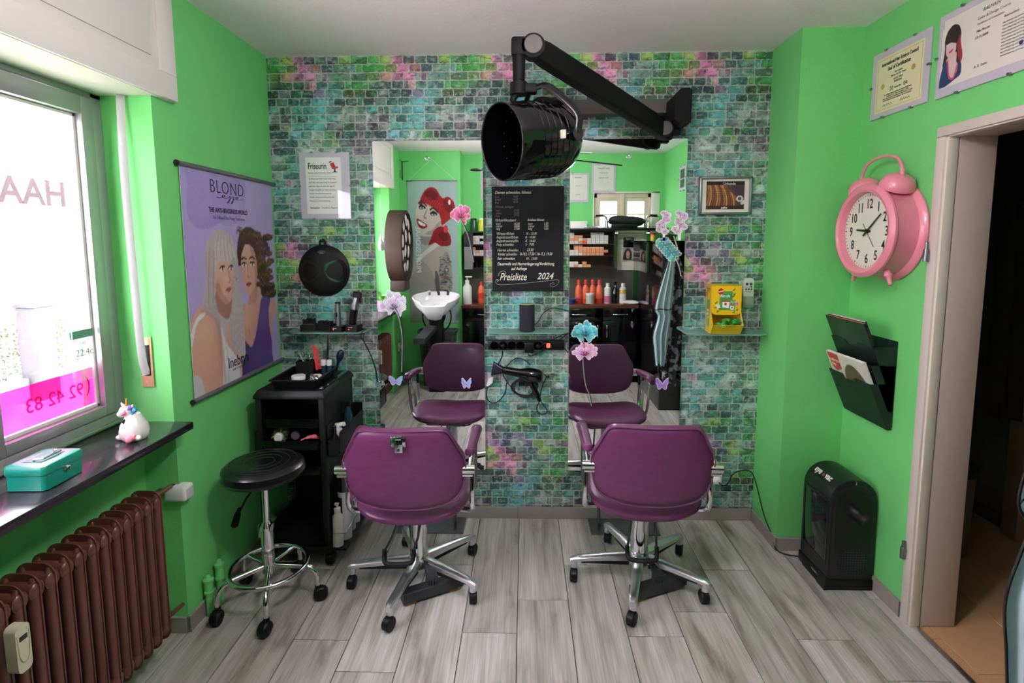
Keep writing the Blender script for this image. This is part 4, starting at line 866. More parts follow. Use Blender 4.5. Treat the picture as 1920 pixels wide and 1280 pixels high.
    if latch:
        g = G(); g.box(-.038, .020, -.340, -.334, .785, .828, bev=.003); g.box(-.022, .010, -.347, -.338, .765, .832, bev=.003); g.box(-.020, .006, -.354, -.343, .818, .832, bev=.002)
        lt = g.build('latch_plate', CHROME, t)
        g = G(); g.cyl((-.006, -.347, .778), (-.006, -.351, .778), .006, seg=12)
        for x in (-.033, .015):
            for z in (.79, .822): g.cyl((x, -.340, z), (x, -.343, z), .003, seg=8)
        o = g.build('latch_screw', STEEL, lt)
    return t
c1 = make_chair('purple vinyl salon chair with a chrome latch plate on its backrest, left of the two', True, -.075)
c1.location = (-.491, 2.283, 0); c1.rotation_euler = (0, 0, .03)
c2 = make_chair('purple vinyl salon chair with a plain backrest, right of the two', False)
c2.location = (.531, 2.325, 0); c2.rotation_euler = (0, 0, -.06)
# footrests in front of the mirrors
for k, (x0, x1, lb) in enumerate(((-.70, -.335, 'grey steel floor plate and footrest tube before the left mirror'), (.355, .728, 'grey steel floor plate and footrest tube before the right mirror'))):
    t = thing('footrest', lb, 'footrest', ((x0+x1)/2, 2.77, 0)); h = (x1-x0)/2
    g = G(); g.prism(rrect(-h, h, -.085, .075, .006), 'Z', .0008, .008, bev=.001); g.build('floor_plate', STEEL, t)
    g = G(); g.tube([(-h+.06, .04, .008), (-h+.055, .0, .03), (-h+.04, -.06, .16), (-h+.05, -.10, .19), (0, -.11, .195), (h-.05, -.10, .19), (h-.04, -.06, .16), (h-.055, 0, .03), (h-.06, .04, .008)], .009, seg=10, sub=4); g.build('foot_tube', STEEL, t)
# ================================================================== STOOL
t = thing('swivel_stool', 'round black swivel stool with a chrome foot ring and five casters', 'stool', (-1.120, 2.137, 0))
g = G(); g.lathe([(.001, .568), (.135, .570), (.157, .580), (.168, .60), (.164, .624), (.147, .639), (.10, .643), (.001, .641)], seg=48); st = g.build('seat', mat('black_vinyl', (13, 13, 14), .28, bump=.25, bs=70, coat=.15), t)
for r_ in (.045, .075, .105, .135):
    g = G(); g.tube([(r_*math.cos(a), r_*math.sin(a), .6425) for a in np.linspace(0, 2*PI, 41)[:-1]], .0014, seg=5, closed=True); g.build('stitched_ring', mat('stitch', (30, 32, 34), .3), st)
g = G(); g.cyl((0, 0, .37), (0, 0, .562), .0145, seg=20); g.build('gas_column', CHROME, t)
g = G(); g.cyl((0, 0, .14), (0, 0, .35), .026, .027, seg=24); g.cyl((0, 0, .35), (0, 0, .372), .027, .0165, seg=24); g.cyl((0, 0, .215), (0, 0, .225), .0285, seg=24); g.box(.018, .034, -.022, .0, .335, .372, bev=.003); g.box(-.034, -.02, -.014, .006, .30, .36, bev=.003); g.build('column_sleeve', CHROME, t)
g = G(); g.tube([(-.02, -.02, .552), (-.055, -.05, .50), (-.075, -.07, .455)], .005, seg=8); lv = g.build('height_lever', BLACKP, t); g = G(); g.rings([[Vector((-.075-q*.25, -.07-q*.2, .47-q))+Vector((a, 0, b_*.3)) for a, b_ in rrect(-w_, w_, -w_*.6, w_*.6, w_*.4)] for q, w_ in ((0, .007), (.03, .014), (.07, .016), (.08, .008))]); g.build('lever_grip', BLACKP, lv)
g = G(); g.tube([(.158*math.cos(a), .158*math.sin(a), .168) for a in np.linspace(0, 2*PI, 49)[:-1]], .0105, seg=12, closed=True); g.build('foot_ring', CHROME, t)
for k in range(5):
    a = math.radians([-127, -68, 3, 72, 153][k]); a = math.radians(-68+72*(k-1)); c_, s_ = math.cos(a), math.sin(a)
    g = G(); g.tube([(r_*c_, r_*s_, z) for r_, z in ((.02, .172), (.10, .166), (.165, .158), (.195, .135), (.205, .095), (.205, .065))], .0115, seg=12, sub=4); g.build('leg', CHROME, t)
    cst = Vector((.205*c_, .205*s_, 0)); sw = a+[.9, -.6, .3, 1.5, -1.1][k]; d = Vector((math.cos(sw), math.sin(sw), 0)); n_ = Vector((-d.y, d.x, 0)); cc = cst+d*.012
    g = G(); g.cyl(cst+Vector((0, 0, .05)), cst+Vector((0, 0, .073)), .0125, seg=12)
    g.rings([[cc+n_*h+d*(math.cos(q)*r_)+Vector((0, 0, .030+math.sin(q)*r_)) for q in np.linspace(-.4, PI+.4, 14)] + [cc+n_*h+Vector((0, 0, .022))] for h, r_ in ((-.018, .027), (-.013, .031), (.013, .031), (.018, .027))]); cs = g.build('caster', BLACKP, t)
    for s in (-1, 1):
        g = G(); g.lathe([(.001, 0), (.024, 0), (.0275, .003), (.0275, .011), (.022, .0145), (.001, .0145)], seg=22, M=Matrix.Translation(cc+n_*(s*.0035)+Vector((0, 0, .0275))) @ n_.to_track_quat('Z', 'Y').to_matrix().to_4x4() @ Matrix.Scale(s, 4, (0, 0, 1))); g.build('wheel', RUB, cs)
# ================================================================== TROLLEY
t = thing('salon_trolley', 'black plastic hairdresser trolley with pull-out trays beside the stool', 'trolley', (-1.115, 2.60, 0))
W, D = .165, .205      # half width / half depth of the body; front faces -y
g = G()
top = [(-.172, -.215), (.172, -.215), (.172, .215), (-.172, .215)]
def rr_(w_, d_, r_): return rrect(-w_, w_, -d_, d_, r_, 4)
g.rings([[(x, y, z) for x, y in rr_(w_, d_, r_)] for w_, d_, r_, z in ((.166, .208, .006, .835), (.172, .214, .006, .838), (.172, .214, .010, .852), (.158, .200, .012, .874))]); g.build('top_slab', BLACKP, t)
g = G(); g.box(.130, .156, -.17, .17, .873, .880, bev=.003); g.box(.134, .153, -.165, -.02, .879, .884, bev=.002); g.build('comb_rest', BLACKG, t)
for sx in (-1, 1):
    g = G()
    for sy in (-1, 1): g.box(sx*W-(.028 if sx > 0 else 0), sx*W+(.028 if sx < 0 else 0), sy*D-(.03 if sy > 0 else 0), sy*D+(.03 if sy < 0 else 0), .10, .838, bev=.003)
    g.box(*(sorted((sx*W, sx*(W-.008)))), -D+.028, D-.028, .40, .838); g.box(*(sorted((sx*W, sx*(W-.008)))), -D+.028, D-.028, .10, .16)
    g.build('side_panel', BLACKP, t)
g = G(); g.box(-W+.02, W-.02, D-.01, D-.002, .10, .836); g.build('back_panel', BLACKM, t)
g = G(); g.box(-W-.01, W+.012, -D-.012, D+.01, .066, .105, bev=.008); g.build('base_tray', BLACKP, t)
for i, z in enumerate((.735, .635, .500)):
    tr = G(); w0, w1 = W-.034, W-.022; y0, y1 = -D-.004+(.0 if i != 1 else -.02), D-.03; 
    tr.rings([[(x, y, z-.045) for x, y in rrect(-w0, w0, y0+.014, y1-.01, .015, 3)], [(x, y, z) for x, y in rrect(-w1, w1, y0, y1, .02, 3)], [(x, y, z+.003) for x, y in rrect(-w1-.003, w1+.003, y0-.004, y1, .02, 3)], [(x, y, z+.003) for x, y in rrect(-w1+.006, w1-.006, y0+.006, y1-.006, .02, 3)], [(x, y, z-.04) for x, y in rrect(-w0+.004, w0-.004, y0+.018, y1-.014, .015, 3)]])
    tr.build('pull_out_tray', BLACKP, t)
for x in (-W+.01, W-.005):
    for y in (-D+.02, D-.02):
        cst = Vector((x, y, 0)); g = G(); g.cyl(cst+Vector((0, 0, .04)), cst+Vector((0, 0, .068)), .008, seg=10); g.rings([[cst+Vector((h, math.cos(q)*r_, .030+math.sin(q)*r_)) for q in np.linspace(-.3, PI+.3, 14)]+[cst+Vector((h, 0, .022))] for h, r_ in ((-.019, .028), (-.014, .032), (.014, .032), (.019, .028))]); cs = g.build('caster', BLACKP, t)
        g = G()
        for s in (-1, 1): g.lathe([(.001, s*.003), (.0275, s*.003), (.0275, s*.014), (.022, s*.0165), (.001, s*.0165)], cst+Vector((0, 0, .0275)), 'X', 20)
        g.build('wheel', RUB, cs)
g = G(); x0 = W+.002; 
g.box(x0, x0+.003, -.19, .19, .55, .70); g.box(x0+.052, x0+.055, -.17, .19, .55, .66, bev=.001); g.box(x0, x0+.055, -.19, -.187, .55, .63); g.box(x0, x0+.055, .187, .19, .55, .70); g.box(x0, x0+.055, -.19, .19, .548, .552); g.build('side_pocket', BLACKP, t)
g = G(); g.box(-x0-.03, -x0, -.17, .19, .55, .66, bev=.004); g.build('far_side_pocket', BLACKP, t)
g = G(); g.box(W, W+.075, -.195, .195, .072, .086, bev=.003); g.build('bottle_shelf', BLACKP, t)
g = G(); g.tube([(W+.012, -.19, .086), (W+.012, -.19, .155), (W+.070, -.185, .158), (W+.075, .10, .165), (W+.075, .18, .17), (W+.012, .185, .165)], .003, seg=8, sub=1); g.build('wire_rail', CHROME, t)
TX, TY = -1.115, 2.60
# the loose tray on top and what is in it
t = thing('tool_tray', 'open black plastic tray of hairdressing tools on top of the trolley', 'tray', (-1.112, 2.575, .8775), .03)
g = G(); g.rings([[(x, y, z) for x, y in rrect(-w_, w_, -d_, d_, .015, 4)] for w_, d_, z in ((.104, .135, 0), (.112, .145, .034), (.119, .153, .036), (.119, .153, .040), (.108, .140, .040), (.100, .131, .004))]); g.build('tray_body', BLACKP, t)
TZ = .8826
t = thing('tool_holder', 'black box holder with scissors and combs standing at the back of the tray', 'holder', (-1.140, 2.665, TZ), .05)
g = G(); g.box(-.045, .045, -.028, -.025, 0, .078); g.box(-.045, .045, .025, .028, 0, .078); g.box(-.045, -.042, -.028, .028, 0, .078); g.box(.042, .045, -.028, .028, 0, .078); g.box(-.045, .045, -.028, .028, 0, .004); g.box(-.001, .001, -.026, .026, 0, .07); g.build('holder_box', BLACKP, t)
def scissors(x, y, z, tilt, lb):
    t = thing('scissors', lb, 'scissors', (x, y, z), 0, None, rot=(0, tilt, 0))
    for s in (-1, 1):
        g = G(); g.tube([(0, 0, 0), (s*.002, 0, .06), (s*.010, 0, .085)], [.002, .003, .004], seg=6); g.tube([(s*.010+.010*math.cos(a), 0, .098+.013*math.sin(a)) for a in np.linspace(0, 2*PI, 15)[:-1]], .0024, seg=6, closed=True); g.build('scissor_blade', CHROME, t)
scissors(-1.165, 2.665, TZ+.006, -.08, 'chrome hair scissors with upright finger rings, nearest the wall poster'); scissors(-1.135, 2.66, TZ+.006, .14, 'chrome thinning scissors leaning beside the first pair in the holder')
def comb(x, y, z, rot, L, w_, m, lb, tail=0):
    t = thing('comb', lb, 'comb', (x, y, z), 0, None, rot=rot)
    g = G(); g.box(-w_/2, -w_/2+w_*.38, -.0018, .0018, 0, L, bev=.001, seg=1)
    n = int((L-.01)/.0045)
    for i in range(n): g.box(-w_/2+w_*.36, w_/2, -.0011, .0011, .004+i*.0045, .0066+i*.0045)
    if tail: g.rings([[(-w_/2+w_*.19+a, b_, z_) for a, b_ in ((-q, -q*.4), (q, -q*.4), (q, q*.4), (-q, q*.4))] for z_, q in ((L, .005), (L+tail, .0015))])
    o = g.build('comb_body', m, t); o['kind'] = 'stuff'; return t
comb(-1.072, 2.655, TZ+.03, (0, -.12, 0), .135, .030, mat('coral_plastic', (226, 62, 66), .45), 'coral red comb standing upright in the tool tray')
comb(-1.118, 2.64, TZ+.02, (0, -.38, 0), .135, .016, STEEL, 'slim silver comb leaning left in the tool tray')
comb(-1.045, 2.675, TZ+.02, (0, -.06, PI), .12, .030, BLACKP, 'black tail comb standing tallest in the tray', tail=.075)
def jar(x, y, r_, h, lb):
    t = thing('jar', lb, 'jar', (x, y, TZ))
    g = G(); g.lathe([(.001, 0), (r_, 0), (r_, h*.55), (.001, h*.55)], seg=28); g.build('jar_body', mat('jar_label', (60, 60, 66), .4), t)
    g = G(); g.lathe([(r_*.98, h*.52), (r_*1.06, h*.54), (r_*1.06, h*.96), (r_, h), (.001, h)], seg=28); g.build('lid', WHITEP, t)
jar(-1.112, 2.50, .031, .042, 'white lidded tub at the front of the tool tray'); jar(-1.035, 2.525, .026, .036, 'smaller white tub behind the silver clips')
for i, x in enumerate((-1.050, -1.020)):
    t = thing('small_bottle', ['little blue-based bottle with a white cap, first of a pair', 'little blue-based bottle with a white cap, second of the pair'][i], 'bottle', (x, 2.665, .919), 0, 'little white capped bottles')
    g = G(); g.lathe([(.001, -.036), (.0125, -.036), (.0125, .016), (.001, .016)], seg=16); g.build('bottle_body', mat('smoky_blue', (40, 60, 84), .2), t); g = G(); g.lathe([(.0128, .016), (.0132, .018), (.0132, .045), (.001, .046)], seg=16); g.build('cap', WHITEP, t)
t = thing('hair_clip', 'heap of shiny silver sectioning clips at the tray corner', 'clip', (-1.030, 2.472, TZ+.012))
rr = random.Random(2); g = G()
for k in range(10):
    a = rr.uniform(0, 6.28); d = Vector((math.cos(a), math.sin(a), rr.uniform(-.2, .6))).normalized()*rr.uniform(.018, .03); c_ = Vector((rr.uniform(-.008, .010), rr.uniform(-.012, .02), rr.uniform(0, .028)))
    g.tube([c_-d, c_+Vector((0, 0, .006)), c_+d], [.003, .007, .004], seg=6, flat=.4)
o = g.build('clip_heap', CHROME, t); o['kind'] = 'stuff'
t = thing('hair_brush', 'dark blue handled hair brush at the back corner of the tray', 'brush', (-1.005, 2.745, .92), 0, None, rot=(0, .3, 0))
g = G(); g.ball((0, 0, .05), (.02, .012, .035), 12); g.build('brush_head', mat('navy_plastic', (20, 28, 60), .3), t); g = G(); g.cyl((0, 0, -.035), (0, 0, .03), .006, .008, 10); g.build('handle', mat('navy_plastic', (20, 28, 60), .3), t)
# round brush and pink comb in the second tray
t = thing('round_brush', 'round bristle brush with a white end in the second trolley tray', 'brush', (-1.19, 2.43, .638), 0, None, rot=(PI/2, 0, .25))
g = G(); g.cyl((0, 0, -.14), (0, 0, 0), .020, seg=18); g.build('barrel', mat('grey_barrel', (140, 138, 132), .4, .5), t); g = G(); g.lathe([(.001, .0), (.022, .0), (.023, .012), (.018, .020), (.001, .021)]); g.build('white_end', WHITEP, t)
g = G(); 
for i in range(260):
    a, z = rr.uniform(0, 6.28), rr.uniform(-.12, -.004); g.cyl((.019*math.cos(a), .019*math.sin(a), z), (.036*math.cos(a), .036*math.sin(a), z+.002), .0006, seg=3, cap=False)
o = g.build('bristle', mat('beige_bristle', (186, 180, 150), .7), t); o['kind'] = 'stuff'
t = thing('round_brush', 'dark round brush with a mauve end beside the bristle brush', 'brush', (-1.115, 2.45, .640), 0, None, rot=(PI/2, 0, -.1))
g = G(); g.cyl((0, 0, -.12), (0, 0, 0), .022, seg=18); g.build('barrel', BLACKM, t); g = G(); g.lathe([(.001, 0), (.02, 0), (.021, .01), (.001, .012)]); g.build('mauve_end', mat('mauve', (96, 78, 100), .5), t)
t = thing('comb', 'pink and coral comb lying in the second trolley tray', 'comb', (-1.05, 2.42, .625)); g = G(); g.tube([(-.03, 0, 0), (.0, .005, .012), (.035, .01, .016), (.05, .02, .006)], [.004, .008, .011, .008], seg=8, flat=.5, sub=4); g.build('comb_back', mat('pink_plastic', (196, 84, 96), .4), t)
# bottles in the side pocket and on the bottle shelf
def bottle(name, lb, cat, loc, prof, m, parts=(), seg=22, rz=0, group=None):
    t = thing(name, lb, cat, loc, rz, group); g = G(); g.lathe(prof, seg=seg); g.build('bottle_body', m, t)
    for nm, pr, mm in parts: g = G(); g.lathe(pr, seg=seg); g.build(nm, mm, t)
    return t
px = TX+W+.030
bottle('dropper_bottle', 'small dark bottle at the front of the trolley side pocket', 'bottle', (px, TY-.162, .5535), [(.001, 0), (.019, 0), (.019, .075), (.008, .098), (.008, .104)], mat('dark_brown_glass', (20, 12, 10), .1, coat=.5), (('cap', [(.009, .104), (.009, .135), (.001, .137)], BLACKG),))
t = bottle('nozzle_bottle', 'white bottle with a wide screw nozzle in the trolley side pocket', 'bottle', (px, TY-.115, .5535), [(.001, 0), (.020, 0), (.020, .105), (.014, .112), (.014, .118)], WHITEP, (('screw_collar', [(.016, .112), (.016, .132), (.010, .134), (.001, .135)], WHITEP),))
g = G(); g.cyl((0, 0, .125), (.035, -.012, .135), .009, .011, 14); g.build('nozzle', WHITEP, t)
t = bottle('spray_bottle', 'clear teal spray bottle with white lettering in the trolley side pocket', 'bottle', (px+.002, TY+.03, .5535), [(.001, 0), (.022, 0), (.024, .02), (.0235, .13), (.012, .165), (.011, .175)], mat('teal_clear', (28, 62, 72), .1, coat=.5))
g = G(); g.box(-.030, .016, -.012, .012, .175, .203, bev=.004); g.tube([(-.022, 0, .19), (-.034, 0, .175), (-.03, 0, .15)], .004, seg=8); g.build('spray_head', BLACKP, t); text('Lys', .045, WHITEP, t, M=Matrix.Translation((.0245, -.024, .07)) @ Matrix.Rotation(PI/2, 4, 'Z'), shear=.3, name='bottle_text')
sx_ = TX+W+.040
t = bottle('pump_bottle', 'white pump bottle at the front of the trolley bottle shelf', 'bottle', (sx_-.012, TY-.165, .0865), [(.001, 0), (.0235, 0), (.0245, .008), (.0245, .15), (.014, .165), (.012, .170)], mat('white_label', (214, 208, 202), .45), (('collar', [(.015, .166), (.0155, .19), (.005, .192), (.0045, .205)], WHITEP),))
g = G(); g.lathe([(.0248, .0), (.0248, .012)], seg=22); g.box(-.012, .008, -.007, .007, .204, .216, bev=.003); g.build('pump_head', WHITEP, t); bx('printed_label', INKG, [(-.0252, -.0246, -.01, .01, .05, .06)], t)
def canister(y, h, r_, lb, m1, m2, x=0):
    t = bottle('spray_can', lb, 'spray can', (sx_+x, y, .0865), [(.001, 0), (r_, 0), (r_, h*.72), (.001, h*.72)], m1, (('cap', [(r_, h*.72), (r_*.97, h*.98), (.001, h)], m2), ('top_band', [(r_*1.005, h*.66), (r_*1.01, h*.665), (r_*1.01, h*.72)], m1)))
    g = G(); g.rings([[(r_*1.004*math.cos(a), r_*1.004*math.sin(a), z) for a in np.linspace(-2.6, -1.6, 8)] for z in (h*.30, h*.64)], closed=False, cap=False); g.build('black_label', BLACKM, t); return t
canister(TY-.095, .345, .0315, 'tall white spray can with a black cap on the trolley bottle shelf', mat('white_can', (205, 203, 206), .35), BLACKG)
canister(TY-.015, .330, .029, 'grey-blue spray can behind the tall white one', mat('greyblue_can', (160, 180, 184), .35), BLACKG, -.004)
canister(TY+.060, .29, .028, 'black and white can furthest back on the bottle shelf', mat('white_can', (205, 203, 206), .35), BLACKG, -.004)
# ================================================================== CLIMAZONE HOOD ON ITS WALL ARM
RAILG = mat('taupe_rail', (84, 79, 74), .5)
t = thing('hood_dryer', 'glossy black swivel hood dryer on a long jointed arm from the wall rail', 'hood dryer', (0, 0, 0))
g = G(); g.prism(rrect(.08, .76, 2.222, 2.290, .008), 'Y', 2.775, YB-.003, bev=.004); g.build('wall_rail', RAILG, t)
g = G(); g.prism([(.715, 2.15), (.745, 2.13), (.795, 2.135), (.797, 2.285), (.785, 2.295), (.745, 2.295), (.722, 2.27)], 'Y', 2.60, YB-.003, bev=.008); g.build('rail_carriage', mat('arm_plastic', (12, 12, 12), .6, spec=.2), t)
A_, B_ = Vector((.690, 2.70, 2.122)), Vector((.035, 2.17, 2.335)); dr = (B_-A_).normalized()
ARM = mat('arm_plastic', (12, 12, 12), .6, spec=.2)
g = G(); side = dr.cross(Vector((0, 0, 1))).normalized(); upv = side.cross(dr).normalized()
g.rings([[A_+dr*q+side*(a*w_)+upv*(b_*h_) for a, b_ in rrect(-1, 1, -1, 1, .35, 4)] for q, w_, h_ in ((-.06, .02, .030), (-.045, .026, .040), (.05, .028, .044), (.5, .030, .047), ((B_-A_).length-.06, .030, .045), ((B_-A_).length+.03, .026, .032))])
g.cyl(A_+Vector((0, -.035, 0)), A_+Vector((0, .05, 0)), .042, seg=26); g.cyl(B_+Vector((0, -.03, 0)), B_+Vector((0, .03, 0)), .046, seg=26); g.rings([[A_+Vector((.03+q, .02, z)) for z in (-.02, .03)]+[A_+Vector((.03+q, .06, z)) for z in (.03, -.02)] for q in (0, .06)]); g.build('swing_arm', ARM, t)
for P_, r_ in ((A_, .035), (B_, .0365)):
    g = G(); g.cyl(P_+Vector((0, -.037, 0)), P_+Vector((0, -.044, 0)), r_, r_*.94, 30); g.build('joint_cap', RAILG, t)
g = G(); g.box(-.052, .015, 2.14, 2.20, 2.30, 2.372, bev=.012); g.cyl((-.022, 2.17, 2.33), (-.022, 2.17, 2.21), .027, .024, 20); g.cyl((-.022, 2.17, 2.215), (-.022, 2.17, 2.19), .020, seg=18); g.build('drop_post', ARM, t)
g = G(); g.cyl((-.022, 2.17, 2.20), (-.022, 2.17, 2.155), .036, seg=24); g.box(-.03, .05, 2.145, 2.195, 2.158, 2.196, bev=.008); g.tube([(-.03, 2.17, 2.16), (-.045, 2.17, 2.14), (-.05, 2.18, 2.10)], .014, seg=10, sub=4); g.build('swivel_collar', ARM, t)
# hood: axis points to the left and towards the room, tilted down a little
HD = Vector((-.80, -.56, -.13)).normalized(); HCN = Vector((.055, 2.215, 1.985))
Q = HD.to_track_quat('Z', 'Y').to_matrix().to_4x4(); HM = Matrix.Translation(HCN) @ Q
prof = []
for q, r_ in ((-.175, .02), (-.170, .06), (-.150, .105), (-.12, .130), (-.08, .146)): prof.append((r_, q))
for k in range(5): z0 = -.065+k*.030; prof += [(.152, z0), (.1545, z0+.022), (.1515, z0+.025)]
prof += [(.152, .10), (.151, .172), (.148, .180), (.145, .178), (.141, .10), (.135, -.06), (.10, -.12), (.02, -.14)]
g = G(); g.lathe(prof, seg=56, M=HM); g.build('hood_shell', mat('hood_gloss', (6, 6, 8), .10, coat=.25, spec=.4), t)
g = G(); g.tube([HM @ Vector((.1475*math.cos(a), .1475*math.sin(a), .180)) for a in np.linspace(0, 2*PI, 57)[:-1]], .0035, seg=8, closed=True); g.build('rim_ring', mat('rim_dark', (30, 30, 32), .2), t)
g = G()
for i in range(5):
    for k in range(16): a = 2*PI*k/16+i*.2; r_ = .1345-.001*i; z = .08-.035*i; p_ = HM @ Vector((r_*math.cos(a), r_*math.sin(a), z)); n_ = HM @ Vector((r_*.98*math.cos(a), r_*.98*math.sin(a), z)); g.cyl(p_, n_, .003, seg=6)
o = g.build('air_hole', DARK, t); o['kind'] = 'stuff'
# yoke fork from the collar to both sides of the hood
sidev = HD.cross(Vector((0, 0, 1))).normalized()
if sidev.x < 0: sidev = -sidev
for s in (1, -1):
    pv = HCN-HD*.07+sidev*(s*.158)
    top_ = Vector((.035, 2.17, 2.17)); mid = HCN-HD*.02+sidev*(s*.12)+Vector((0, 0, .15))
    g = G(); g.tube([top_-Vector((.02, 0, 0)), top_+(mid-top_)*.45+Vector((0, 0, .03)), mid+Vector((0, 0, .0)), pv+sidev*(s*.01)+Vector((0, 0, .07)), pv+sidev*(s*.008)], .018, seg=12, flat=.5, sub=6); g.build('fork_arm', mat('arm_gloss', (16, 16, 17), .25), t)
    g = G(); g.cyl(pv-sidev*(s*.012), pv+sidev*(s*.014), .030, .026, 22); g.build('pivot_knob', BLACKG, t)
pv = HCN+sidev*.154+HD*(-.005); g = G(); g.rings([[pv+HD*a-Vector((0, 0, 1))*b_+sidev*h for a, b_ in rrect(-.012, .010, -.016, .016, .002, 2)] for h in (-.008, .006)]); g.build('white_switch', mat('ivory_plastic', (214, 212, 190), .4), t)
g = G(); g.rings([[HM @ Vector((a, b_, z)) for a, b_ in ((r_*math.cos(q), r_*math.sin(q)) for q in np.linspace(.95, 2.2, 10))]+[HM @ Vector(((r_-.016)*math.cos(q), (r_-.016)*math.sin(q), z)) for q in np.linspace(2.2, .95, 10)] for r_, z in ((.165, -.09), (.170, -.02))]); g.build('top_vent', ARM, t)
# ================================================================== LEFT SIDE: POSTER, SILL THINGS, RADIATOR
t = thing('wall_poster', 'lilac hair care poster of two women hanging from grey rods on the green wall', 'poster', (XL+.002, 2.453, .90), PI/2)
# local x runs along +y of the room (into the picture), local -y faces the room
PW_, PH_ = .376, .985
c = Cv(170, 222, (178, 164, 214))
c.poly([(0, 0), (1, 0), (1, 1), (0, 1)], (166, 150, 206), False, 1, ((190, 178, 222), 0, 1, 1, .2))
c.poly([(.08, 1.02), (.55, 1.02), (.56, .93), (.48, .86), (.36, .78), (.15, .74), (.04, .80), (.06, .92)], (142, 124, 192), True, .55); c.poly([(.30, 1.02), (.62, 1.02), (.62, .85), (.45, .76), (.28, .82)], (150, 134, 198), True, .5)
c.V = c.V/.945; U0 = c.U; c.U = np.interp(U0, [0, .154, .374, .527, .63, .91, 1], [0, .15, .40, .59, .71, .99, 1.03]); SKIN = (206, 158, 138); SKD = (168, 116, 98)
# woman with brown curls
c.poly([(.57, .60), (.58, .72), (.66, .79), (.76, .805), (.86, .77), (.92, .70), (.95, .60), (.985, .50), (.99, .43), (.93, .39), (.86, .42), (.83, .52), (.70, .60)], (74, 46, 36))
for q in range(90):
    r1 = random.Random(q); a, b = r1.uniform(.80, 1.0), r1.uniform(.40, .77); c.ell(a, b, .034, .020, (66, 40, 32), 0, .9); c.line([(a-.03, b), (a-.01, b+.014), (a+.012, b-.004), (a+.03, b+.012)], .0045, (138, 92, 66) if q % 3 else (40, 24, 22), .8)
for q in range(30): r1 = random.Random(q+400); a, b = r1.uniform(.60, .86), r1.uniform(.70, .795); c.line([(a-.035, b-.01), (a-.01, b+.012), (a+.02, b), (a+.04, b-.014)], .004, (128, 86, 62) if q % 2 else (48, 30, 25), .75)
c.poly([(.70, .46), (.85, .46), (.86, .36), (1.0, .32), (1.03, 0), (.55, 0), (.58, .36), (.70, .38)], SKIN)
c.poly([(.61, .56), (.62, .66), (.67, .705), (.76, .70), (.815, .64), (.82, .54), (.79, .47), (.73, .425), (.665, .45), (.625, .50)], (214, 168, 150))
c.poly([(.74, .70), (.82, .64), (.82, .52), (.78, .45), (.79, .56)], SKD, True, .45)
c.poly([(.60, .70), (.66, .75), (.78, .76), (.84, .69), (.82, .62), (.79, .69), (.70, .715), (.63, .66), (.61, .62)], (74, 46, 36))
for e in (.655, .765): c.ell(e, .595, .026, .009, (240, 236, 232)); c.ell(e, .595, .011, .010, (64, 66, 66)); c.line([(e-.03, .606), (e, .612), (e+.03, .604)], .005, (40, 26, 24)); c.line([(e-.035, .630), (e, .638), (e+.035, .628)], .006, (84, 56, 46))
c.line([(.705, .60), (.70, .55), (.692, .532), (.715, .528)], .006, SKD, .8); c.poly([(.67, .492), (.70, .503), (.735, .492), (.70, .474)], (176, 84, 84)); c.line([(.67, .491), (.735, .491)], .003, (120, 50, 54))
c.poly([(.70, .42), (.80, .47), (.80, .40), (.74, .36), (.68, .38)], SKD, True, .4)
c.poly([(.86, .395), (.93, .40), (1.0, .36), (1.02, .20), (1.03, -.02), (.52, -.02), (.50, .12), (.585, .16), (.60, .19), (.65, .16), (.70, .14), (.76, .20), (.82, .32)], (104, 66, 148), True, 1, ((78, 46, 118), .9, .4, .6, 0))
c.poly([(.60, .30), (.655, .16), (.70, .14), (.74, .19), (.80, .32), (.72, .38)], SKIN); c.line([(.68, .30), (.675, .20)], .006, SKD, .5)
for q in range(8): c.line([(.74+.03*q, .06), (.80+.025*q, .20), (.87+.014*q, .34)], .004, (132, 92, 176), .5)
c.poly([(.955, .33), (1.02, .36), (1.02, .05), (.96, .18)], SKIN); c.poly([(1.0, .28), (1.03, .22), (1.03, 0), (.985, 0), (.975, .12)], (176, 164, 212), True)
# woman with long silver hair
HAIR = (186, 176, 176)
c.poly([(.03, .36), (.12, .44), (.16, .55), (.17, .68), (.23, .75), (.33, .785), (.45, .77), (.54, .71), (.57, .62), (.585, .48), (.60, .30), (.605, .12), (.55, .09), (.50, .14), (.40, .20), (.28, .34), (.14, .36)], HAIR)
c.poly([(.0, .34), (.10, .42), (.20, .42), (.28, .34), (.32, .24), (.34, .0), (.04, -.02), (0, .16)], (212, 162, 140)); c.poly([(.24, .42), (.30, .36), (.40, .33), (.46, .42), (.42, .50), (.30, .50)], SKD)
c.poly([(.36, .0), (.34, .18), (.38, .30), (.46, .24), (.50, .16), (.54, .10), (.52, -.02)], (212, 168, 148))
c.poly([(.265, .50), (.27, .60), (.30, .66), (.40, .665), (.50, .63), (.515, .55), (.49, .47), (.43, .415), (.375, .405), (.31, .44)], (218, 172, 152))
c.poly([(.265, .50), (.30, .44), (.375, .405), (.43, .41), (.36, .45), (.30, .52)], SKD, True, .5)
c.poly([(.24, .60), (.27, .70), (.36, .735), (.46, .72), (.54, .66), (.545, .62), (.50, .605), (.40, .625), (.31, .625), (.27, .58)], (202, 192, 190))
c.poly([(.17, .66), (.27, .70), (.265, .58), (.25, .46), (.28, .36), (.30, .24), (.20, .36), (.12, .40), (.17, .52)], (176, 164, 164))
c.poly([(.47, .62), (.545, .64), (.575, .52), (.59, .36), (.60, .12), (.55, .09), (.48, .15), (.40, .24), (.44, .36), (.50, .46), (.515, .55)], HAIR)
